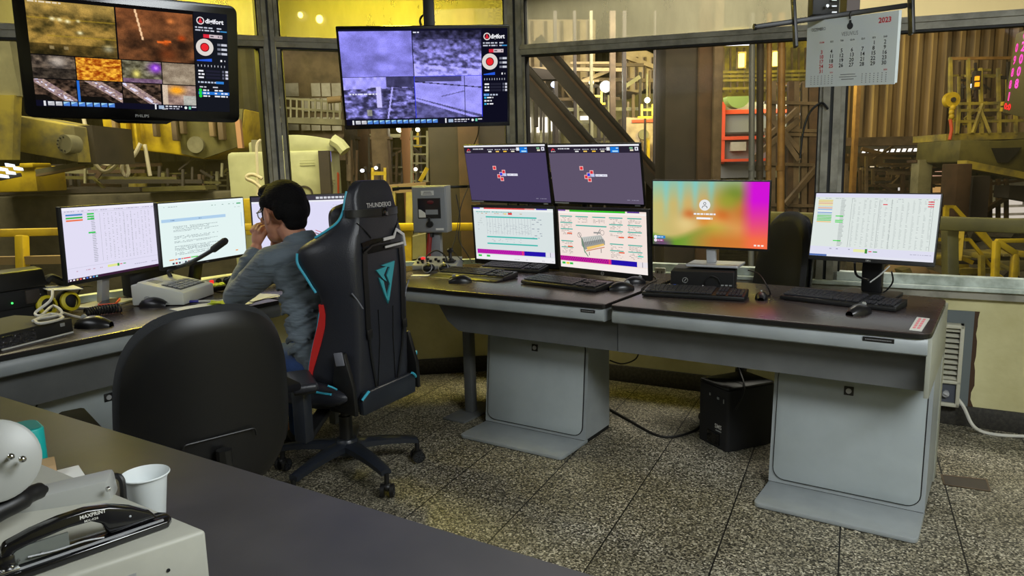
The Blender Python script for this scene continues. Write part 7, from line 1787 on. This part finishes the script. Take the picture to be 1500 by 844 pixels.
g.tube(pts, .010, 'black_plastic', res=6, n=12); g.obj('gooseneck', t); g = G(); q0 = I @ atD(311, 366.5, 3.42); q1 = I @ atD(331, 352, 3.36); g.tube([q0, q0.lerp(q1, .1), q0.lerp(q1, .9), q1], [.012, .017, .017, .013], 'black_matte', n=14); g.obj('microphone', t)
t = thing('handset', 'black telephone handset on its rest behind the microphone console', 'handset', (-1.33, .285, Z + .0), R(75)); g = G(); g.tube([(-.09, 0, .045), (-.05, 0, .065), (.05, 0, .065), (.10, 0, .05)], [.022, .016, .016, .024], 'black_plastic', res=5, n=12); g.box((0, 0, .022), (.12, .07, .04), 'black_plastic', bev=.008); g.obj('body', t)
t = thing('keypad', 'small black keypad with yellow-green keys beside man elbow', 'keypad', tuple(atz(318, 424, Z)), R(70)); g = G(); g.box((0, 0, .012), (.16, .10, .022), 'black_plastic', bev=.004); g.obj('case', t)
for i in range(6):
    for j in range(4): g = G(); g.box((-.062 + i * .025, -.034 + j * .023, .026), (.018, .015, .007), mat('key_lime', (190, 206, 60), .5), bev=.002); g.obj('key', t)
t = thing('power_strip', 'pale power strip with a glowing red switch under page monitor', 'power strip', tuple(atz(322, 413, Z + .02)), R(85)); t.location.z = Z; g = G(); g.box((0, 0, .026), (.26, .055, .05), 'cream_plastic', bev=.006); g.obj('case', t)
g = G(); g.box((-.075, -.03, .03), (.022, .008, .022), glow('ff2a20', 1.6), bev=.003); g.obj('red_switch', t)
for k in range(3): g = G(); g.cyl((-.03 + k * .05, -.032, .028), (-.03 + k * .05, -.024, .028), .018, 'black_plastic'); g.obj('socket', t)
t = thing('pen', 'blue pen on papers left of the man elbow', 'pen', tuple(atz(304, 443, Z + .004)), R(25)); g = G(); g.cyl((-.05, 0, .006), (.07, 0, .006), .005, 'white_plastic', n=10); g.cyl((-.09, 0, .006), (-.04, 0, .006), .0065, 'pen_blue', n=10); g.obj('barrel', t)
t = thing('sticky_note', 'crumpled yellow-green sticky notes beside man elbow', 'sticky note', tuple(atz(325, 446, Z)), R(30)); g = G(); rows = []
rr = random.Random(9)
for i in range(6): rows.append([Vector((-.05 + i * .02, -.05 + j * .02, .004 + rr.uniform(0, .016))) for j in range(6)])
g.grid(rows, 'note_yellow', smooth=False, thick=.002); g.obj('note', t)
t = thing('paper', 'white papers under the yellow sticky notes', 'paper', tuple(atz(305, 450, Z)), R(75)); g = G(); g.box((0.02, 0, .0015), (.30, .20, .002), 'white_paper'); g.obj('sheet', t)
t = thing('paper', 'white papers beneath the man forearm', 'paper', tuple(atz(368, 438, Z)), R(80)); g = G(); g.box((0, .02, .0015), (.24, .19, .002), 'white_paper'); g.box((.02, 0, .004), (.2, .14, .002), 'white_paper', rot=(0, 0, .3)); g.obj('sheet', t)

# ---- hung from the ceiling
def hang(t, name, p0, p1, w, m='black_plastic'):
    P = Vector(t.location); a_ = t.rotation_euler.z; I = Matrix.Rotation(-a_, 4, 'Z'); g = G(); g.beam(I @ (Vector(p0) - P), I @ (Vector(p1) - P), w, w, m, bev=.003); return g.obj(name, t)
tv1, tv2 = [o for o in COL.objects if o.name.startswith('television') and o.parent is None]
b = TV1W @ Vector((0, .13, .05)); hang(tv1, 'ceiling_pole', b, (b.x, b.y, Zc), .05); hang(tv1, 'bracket_arm', TV1W @ Vector((0, .06, .05)), b, .06)
b = TV2W @ Vector((.03, .12, .1)); hang(tv2, 'ceiling_pole', b, (b.x, b.y, Zc), .06); hang(tv2, 'bracket_arm', TV2W @ Vector((.03, .05, .1)), b, .06)
g = G(); P = Vector(tv2.location); I = Matrix.Rotation(-tv2.rotation_euler.z, 4, 'Z'); g.tube([I @ (atD(617, 38, 3.93) - P), I @ (atD(615, 30, 3.93) - P), I @ (atD(618, 24, 3.95) - P), I @ (atD(622, 22, 3.96) - P)], .006, 'cable_black', res=4); g.obj('cable_loop', tv2)
# empty television bracket carrying the calendar
DB = 2.72
t = thing('tv_bracket', 'empty black television bracket hanging by the calendar', 'bracket', tuple(atD(1220, 20, DB)), HRZ)
def kl(px, py, D=DB): return hl(t, px, py, D)
g = G(); g.beam(kl(1104, 40), kl(1328, 8), .016, .018, 'black_plastic', bev=.003); g.cyl(kl(1104, 40), kl(1107, 39.6), .012, 'black_plastic'); g.obj('crossbar', t)
g = G(); a = kl(1190, 22, DB + .02); g.b2((a.x, a.y, a.z), (a.x + .10, a.y + .05, Zc - t.location.z), 'black_plastic', bev=.004); g.obj('ceiling_box', t)
g = G()
for k in range(3): p = kl(1222, 2 + k * 9 - 2, DB - .0); g.box(p, (.018, .004, .005), 'silver')
p = kl(1211, 9, DB); g.cyl(p, p + Vector((0, -.008, 0)), .006, 'silver', n=10); g.obj('fittings', t)
g = G(); a = kl(1240, 18, DB + .05); g.b2((a.x, a.y, a.z), (a.x + .05, a.y + .06, Zc - t.location.z), mat('pole_brown', (84, 70, 64), .5)); g.obj('ceiling_pole', t)
for (x0, y0, x1, y1, w) in ((1158, -40, 1164, 70, .024), (1331, -40, 1333, 51, .032)):
    g = G(); A, B = kl(x0, y0), kl(x1, y1); g.beam(A + Vector((0, -.012, 0)), B + Vector((0, -.012, 0)), .012, w, 'black_plastic', bev=.002); arm = g.obj('slotted_arm', t)
    g = G()
    for q in (.62, .78, .93): p = A.lerp(B, q) + Vector((0, -.0195, 0)); g.box(p, (.007, .002, .035), 'key_grey', bev=.0015)
    g.obj('slot', arm)
# calendar
W = pose(Vector((1.497, .548, 1.748)), (-35.10, 5.76, 4.25)); W.translation = atD(1243.5, 75.5, 2.66); cw, ch = .368, .243
t = thing('calendar', 'white December 2023 wall calendar hanging from the black bracket', 'calendar', tuple(W.translation), R(-35.1))
g = G(); g.b2((-cw / 2, 0, -ch / 2), (cw / 2, .004, ch / 2), mat('calendar_paper', (196, 204, 204), .7)); g.prism([(cw / 2, 0), (cw / 2 + .004, .006), (cw / 2 + .004, .01), (cw / 2, .004)], -ch / 2 + .004, ch / 2, 'calendar_paper'); o = g.obj('sheets', None); under(t, o, W)
g = G(); blk = mat('print_black', (40, 42, 46), .7); red = mat('print_red', (190, 40, 50), .7); gry = mat('print_grey', (120, 124, 128), .7)
def ctext(txt, u, v, h, m, bold=0, width=None, al='c'): lettering(g, txt, frame(Vector((-cw / 2 + u * cw, -.0006, ch / 2 - v * ch)), (1, 0, 0), (0, 0, 1)), h * ch, m, width, bold, al)
def done(nm):
    global g
    o = g.obj(nm, None); under(t, o, W); g = G()
ctext('DEZEMBRO', .055, .155, .065, blk, 0, .062, 'l'); done('month_name'); ctext('2023', .93, .14, .10, red, .03, None, 'r'); done('year_number')
g.lathe([(0, 0), (.012, 0), (.012, .0006), (0, .0006)], blk, M=Matrix.Translation((0, -.0003, ch / 2 - .135 * ch)) @ Matrix.Rotation(R(90), 4, 'X'), n=18); g.prism([(-.006, ch / 2 - .12 * ch), (.006, ch / 2 - .12 * ch), (.004, ch / 2 - .05 * ch), (-.004, ch / 2 - .05 * ch)], -.001, -.0003, blk, ax='y'); done('emblem')
ctext('VESUVIUS', .5, .27, .085, gry, 0, .068); done('maker_name')
days = ['DOM', 'SEG', 'TER', 'QUA', 'QUI', 'SEX', 'SAB']; us = [.185 + k * .116 for k in range(7)]
for k, d in enumerate(days): ctext(d, us[k], .345, .035, red if k == 0 else blk, .01); done('weekday_name')
grid_ = [['', '', '', '', '', '1', '2'], ['3', '4', '5', '6', '7', '8', '9'], ['10', '11', '12', '13', '14', '15', '16'], ['17', '18', '19', '20', '21', '22', '23'], ['24', '25', '26', '27', '28', '29', '30'], ['31', '', '', '', '', '', '']]
for r_, row in enumerate(grid_):
    for k, d in enumerate(row):
        if d: ctext(d, us[k], .43 + r_ * .072, .078, red if k == 0 or d == '25' else blk, .015); done('date_number')
for ox, yy in ((.05, '2023'), (.64, '2024')):
    ctext(yy, ox + .26, .80, .03, red, .01)
    for r_ in range(5):
        for k in range(7): g.box((-cw / 2 + (ox + .02 + k * .042) * cw, -.0006, ch / 2 - (.835 + r_ * .03) * ch), (.0035, .0006, .0028), gry)
    done('small_month_table')
for r_, ww in enumerate((.12, .14, .1)): g.box((0, -.0006, ch / 2 - (.83 + r_ * .035) * ch), (ww * cw * 1.4, .0006, .0022), gry)
done('address_lines')
g = G(); g.tube([(0, -.002, ch / 2 - .008), (0, -.006, ch / 2 + .006), (0, .002, ch / 2 + .016)], .003, 'black_plastic'); o = g.obj('hook', None); under(t, o, W)
# ------------------------------------------------------------------ things on the near desk
mat('cup_white', (222, 228, 228), .5, spec=.3)
mat('teal_plastic', (20, 170, 165), .4)
mat('machine_cream', (180, 180, 168), .5, col2=(168, 168, 156), nscale=6)
mat('lever_grey', (166, 168, 164), .4)
mat('cardboard', (170, 140, 100), .8)
mat('punch_black', (16, 16, 18), .14, coat=.4)
mat('clear_plastic', (150, 156, 150), .12, metal=.1, trans=.5, ior=1.3)
ZD = DZ
c = atz(220, 762, ZD)
t = thing('paper_cup', 'white disposable cup on the near desk', 'cup', (c.x, c.y, ZD))
g = G(); k = 1.0
g.lathe([(0, .002), (.024, .002), (.0255, .004), (.0335, .074), (.037, .0835), (.0385, .0865), (.0395, .0855), (.0395, .084), (.0378, .0835)], 'cup_white', n=40)
g.lathe([(.0365, .0835), (.0325, .074), (.0245, .006), (0, .006)], 'cup_white', n=40); g.obj('cup_wall', t)
# teal holder
c = atz(43, 682, ZD)
t = thing('pen_holder', 'teal plastic holder at the left edge of the near desk', 'holder', (c.x, c.y, ZD), R(-20))
g = G(); g.prism(rrect(.085, .06, .02), 0, .085, 'teal_plastic', bev=.003); g.prism(rrect(.077, .052, .017), .0855, .0862, mat('teal_inside', (14, 120, 118), .6)); g.obj('shell', t)
g = G(); rr = random.Random(1)
for i in range(5): g.box((-.02 + i * .009, -.0305, .05 + rr.uniform(-.012, .012)), (.004, .002, .007), 'teal_inside')
g.obj('relief_mark', t)
t = thing('cardboard_piece', 'small brown cardboard corner behind the papers, near desk', 'cardboard', tuple(atz(66, 694, ZD)), R(-30)); g = G(); g.prism([(-.03, 0), (.03, 0), (.036, .01), (.024, .022), (-.02, .026), (-.03, .018)], -.02, .02, 'cardboard', ax='y', bev=.002); g.obj('piece', t)
t = thing('paper', 'white paper sheet leaning behind the grey lever', 'paper', tuple(atz(66, 716, ZD)), R(-25)); g = G(); g.prism([(-.06, 0), (.075, 0), (.01, .045), (-.05, .03)], 0, .002, 'white_paper', ax='y'); g.box((0, .01, .002), (.16, .12, .002), 'white_paper'); g.obj('sheet', t)
# binding machine body
zt = .855
K0 = atz(302, 776, zt); e1 = Vector((-.395, -.919, 0)).normalized(); e2 = Vector((-.99, .14, 0)).normalized()
t = thing('binding_machine', 'cream binding machine with a grey lever, near left corner', 'binding machine', (K0.x, K0.y, ZD), math.atan2(e2.y, e2.x))
# local x runs left along e2, local y (= e2 turned left) points towards the camera
hh_ = zt - ZD
_a = math.atan2(e2.y, e2.x); f1 = Vector((e1.x * math.cos(_a) + e1.y * math.sin(_a), -e1.x * math.sin(_a) + e1.y * math.cos(_a)))
g = G(); g.prism([(0, 0), (.60, 0), (.60 + f1.x * .34, f1.y * .34), (f1.x * .34, f1.y * .34)], .004, hh_, 'machine_cream', bev=.006, seg=3); g.obj('body', t)
g = G()
for y in (.02, .28): g.b2((.1 , y, 0), (.13, y + .02, .004), 'black_plastic')
g.obj('feet', t)
def near_l(px, py, D): 
    d = atD(px, py, D) - Vector(t.location); a_ = t.rotation_euler.z; return Vector((d.x * math.cos(a_) + d.y * math.sin(a_), -d.x * math.sin(a_) + d.y * math.cos(a_), d.z))
g = G(); p = near_l(284, 826, 1.0); q_ = Vector((f1.x, f1.y, 0)); nn = Vector((-f1.y, f1.x, 0)); nn = nn if nn.x < 0 else -nn; p_ = q_ * .055 + Vector((0, 0, .05)); g.cyl(p_ - nn * .002, p_ + nn * .0012, .0026, 'black_plastic', n=10); g.obj('side_screw', t); g = G(); Mf = frame(q_ * .105 + Vector((0, 0, .055)) + nn * .0006, q_, (0, 0, 1)); g.box((0, 0, 0), (.02, .016, .001), 'key_grey', M=Mf); g.obj('worn_sticker', t, label='worn grey sticker')
# grey lever arm and its big round side plate
g = G(); A, B = near_l(10, 748, 1.12), near_l(166, 711, 1.165); 
d = (B - A).normalized()
g.beam(A + d * -.06, B, .055, .040, 'lever_grey', bev=.006); g.cyl(B + Vector((0, 0, -.017)) + Vector((0, .026, .0)), B + Vector((0, .028, -.017)), .001, 'chrome'); g.obj('lever_arm', t)
g = G(); q = near_l(160, 716, 1.13); g.cyl(q, q + Vector((.0, .004, 0)), .004, 'chrome', n=12); g.obj('lever_screw', t)
g = G(); g.tube([near_l(163, 700, 1.19), near_l(172, 697, 1.19), near_l(179, 706, 1.19), near_l(181, 730, 1.19)], .005, 'black_plastic', res=5); g.obj('wire_handle', t)
g = G(); c = near_l(-10, 676, 1.0); r_ = .057; F2 = Matrix.Translation(c) @ Matrix.Rotation(R(90), 4, 'X') @ Matrix.Rotation(R(-10), 4, 'Y')
a_ = math.atan2(1, 1)
vd = (near_l(-10, 676, 1.5) - c).normalized(); M_ = vd.to_track_quat('Z', 'Y').to_matrix().to_4x4(); M_.translation = c
g.lathe([(0, 0), (r_ - .004, 0), (r_, .003), (r_, .016), (r_ - .003, .02), (0, .02)], 'lever_grey', M=M_, n=40); g.obj('round_plate', t)
for px, py in ((16, 669), (33, 673)): g = G(); p = near_l(px, py, .993); g.ell(p, .0048, 'chrome', n=12); g.cyl(p + vd * .002, p + vd * .02, .003, 'chrome', n=8); g.obj('plate_screw', t)
g = G(); g.tube([near_l(-20, 757, 1.0), near_l(20, 738, 1.03), near_l(50, 722, 1.06), near_l(66, 717, 1.08)], [.016, .015, .012, .006], 'black_plastic', res=5, n=12); g.obj('grip', t)
# hole punch lying on the machine
zp = zt + .004
P1 = atz(243, 766, zp); P0 = atz(5, 846, zp); e = P0 - P1; LP = e.length
t = thing('hole_punch', 'black two-hole punch with arched handle on the cream machine', 'hole punch', (P1.x, P1.y, zt), math.atan2(e.y, e.x))
# local x from the far tip towards the lower left, y to the camera side
g = G(); g.prism([(-.0, -.030), (LP + .05, -.030), (LP + .05, .022), (.0, .012), (-.008, .0), (-.008, -.02)], .001, .011, 'punch_black', bev=.002); g.prism([(.004, .002), (LP + .05, .008), (LP + .05, .012), (.004, .006)], .011, .0125, 'silver'); g.obj('base_rail', t)
Mx = Matrix.Identity(4)
hz = [(.010, .014), (.022, .026), (.05, .040), (.085, .052), (.12, .057), (.16, .056), (.20, .051), (.236, .043), (.244, .034)]
lo = [(.24, .012), (.232, .020), (.225, .030), (.20, .035), (.15, .040), (.115, .039), (.098, .030), (.092, .012)]
s_ = LP / .245
g = G(); g.prism([(x * s_, z) for x, z in hz] + [(x * s_, z) for x, z in lo], -.022, -.002, 'punch_black', ax='y', bev=.0035, seg=3); g.obj('handle', t)
g = G(); g.box((.237 * s_, -.012, .015), (.018, .024, .03), 'punch_black', bev=.004); g.obj('hinge_block', t)
g = G(); g.b2((.15 * s_, -.008, .0125), (.232 * s_, -.004, .034), 'clear_plastic'); g.tube([(.10 * s_, -.0, .0125), (.13 * s_, -.0, .0165), (.17 * s_, 0, .0165), (.21 * s_, 0, .02)], .0012, 'silver', res=4); g.obj('clear_guard', t)
for x in (.19, .205, .222): g = G(); g.cyl((x * s_, -.003, .019), (x * s_, -.0005, .019), .0018, 'chrome', n=10); g.obj('guard_screw', t)
g = G(); g.ell((.056 * s_, -.001, .030), (.0018, .001, .0018), 'silver', n=10); g.obj('pivot_pin', t)
g = G(); Fm = frame(Vector((.132 * s_, -.0012, .0475)), (-1, 0, -.02), (0, 0, 1)); lettering(g, 'MAXPRINT', Fm, .007, 'white_plastic', .032, .03); lettering(g, 'MX-026', frame(Vector((.126 * s_, -.0012, .0415)), (-1, 0, -.02), (0, 0, 1)), .0044, 'white_plastic', .017, .01); g.obj('lettering', t)
g = G(); g.box((LP - .0, .004, .014), (.034, .018, .003), 'chrome', bev=.001); 
for k in range(3): g.ell((LP - .01 + k * .01, .004 + (k % 2) * .005, .016), .002, 'chrome', n=8)
g.obj('end_plate', t)
# ------------------------------------------------------------------ light
def area(name, loc, size, size_y, power, col, target):
    l = bpy.data.lights.new(name, 'AREA'); l.shape = 'RECTANGLE'; l.size = size; l.size_y = size_y; l.energy = power; l.color = col
    o = bpy.data.objects.new(name, l); COL.objects.link(o); o.location = loc
    o.rotation_euler = (Vector(target) - Vector(loc)).to_track_quat('-Z', 'Y').to_euler(); return o
def point(name, loc, power, col, r=.1):
    l = bpy.data.lights.new(name, 'POINT'); l.energy = power; l.color = col; l.shadow_soft_size = r
    o = bpy.data.objects.new(name, l); COL.objects.link(o); o.location = loc; return o
area('ceiling_lamp_right', (2.7, -1.4, 2.48), 1.7, 1.0, 150, (.93, .98, 1), (2.3, -.7, 0))
area('ceiling_lamp_left', (-1.3, -2.8, 2.48), 1.8, 1.1, 40, (.93, .97, 1), (-1.0, -1.8, 0))
w = bpy.data.worlds.new('hall_air'); SC.world = w; w.use_nodes = True
w.node_tree.nodes['Background'].inputs[0].default_value = (1, .85, .5, 1); w.node_tree.nodes['Background'].inputs[1].default_value = .02
cam = bpy.data.cameras.new('camera'); cam.sensor_fit = 'HORIZONTAL'; cam.sensor_width = 36; cam.lens = FPX * 36 / 1500; cam.clip_start = .02
co = bpy.data.objects.new('camera', cam); COL.objects.link(co)
M = Matrix((CR, CU, -CF)).transposed().to_4x4(); M.translation = CAM; co.matrix_world = M
SC.camera = co
SC.view_settings.view_transform = 'Standard'; SC.view_settings.look = 'None'; SC.view_settings.gamma = 1; SC.view_settings.exposure = 0
try: SC.view_settings.use_curve_mapping = False
except Exception: pass
area('pane_fill_upper', (-1.37, 1.9, 2.75), .2, 1.2, 55, (1, .83, .06), (-1.08, 1.45, 2.2))  # unseen fill added above the sightline to make the upper pane glow
area('pane_fill_upper_left', (-2.3, .7, 2.75), .2, 1.2, 55, (1, .83, .06), (-1.86, .6, 2.2))  # same added fill for the left upper pane, no fixture
area('hall_fill_left', (-5.2, .9, 5.2), 2.5, 2.5, 330, (1, .92, .60), (-4.6, 4.0, 0))  # unseen fill, set forward so the machines' facing sides are lit
area('hall_fill_middle', tuple(atD(540, -60, 5.6)), 2.0, 2.0, 55, (1, .93, .68), tuple(atD(540, 260, 9)))  # unseen fill, brought forward to light the locomotive's front
area('hall_lamp_centre', tuple(atD(900, -40, 9.5)), 2.5, 2.5, 170, (1, .92, .76), tuple(atD(900, 200, 13)))
area('hall_lamp_right', tuple(atD(1420, -60, 7.5)), 2.5, 2.5, 46, (1, .84, .46), tuple(atD(1380, 220, 11)))
area('pane_fill_right', (1.2, 2.9, 3.4), 2.2, .5, 95, (1, .95, .8), (1.0, 1.7, 2.25))  # fill added outside the right upper panes to brighten them
area('hall_lamp_yellow', tuple(atD(1110, 60, 10.5)), 1.0, 1.0, 110, (1, .85, .10), tuple(atD(1110, 100, 15)))
for x_, y_, D_, p_, c_ in ((880, 122, 11.5, 30, (1, .97, .8)), (956, 142, 11.6, 14, (1, .95, .7)), (592, 186, 10.6, 12, (1, .96, .75)), (811, 121, 10.6, 8, (.75, .82, 1)), (1158, 141, 10.6, 10, (1, 1, .95)), (1087, 86, 11.6, 16, (1, .85, .15)), (1137, 84, 11.6, 16, (1, .85, .15))):
    point('hall_lamp_small', atD(x_, y_, D_), p_, c_, .12)
area('pipe_fill', tuple(atD(1200, -120, 5.4)), 1.2, 1.2, 34, (1, .84, .52), tuple(atD(1110, 250, 8)))  # fill without a fixture, added to brighten the pipe fronts
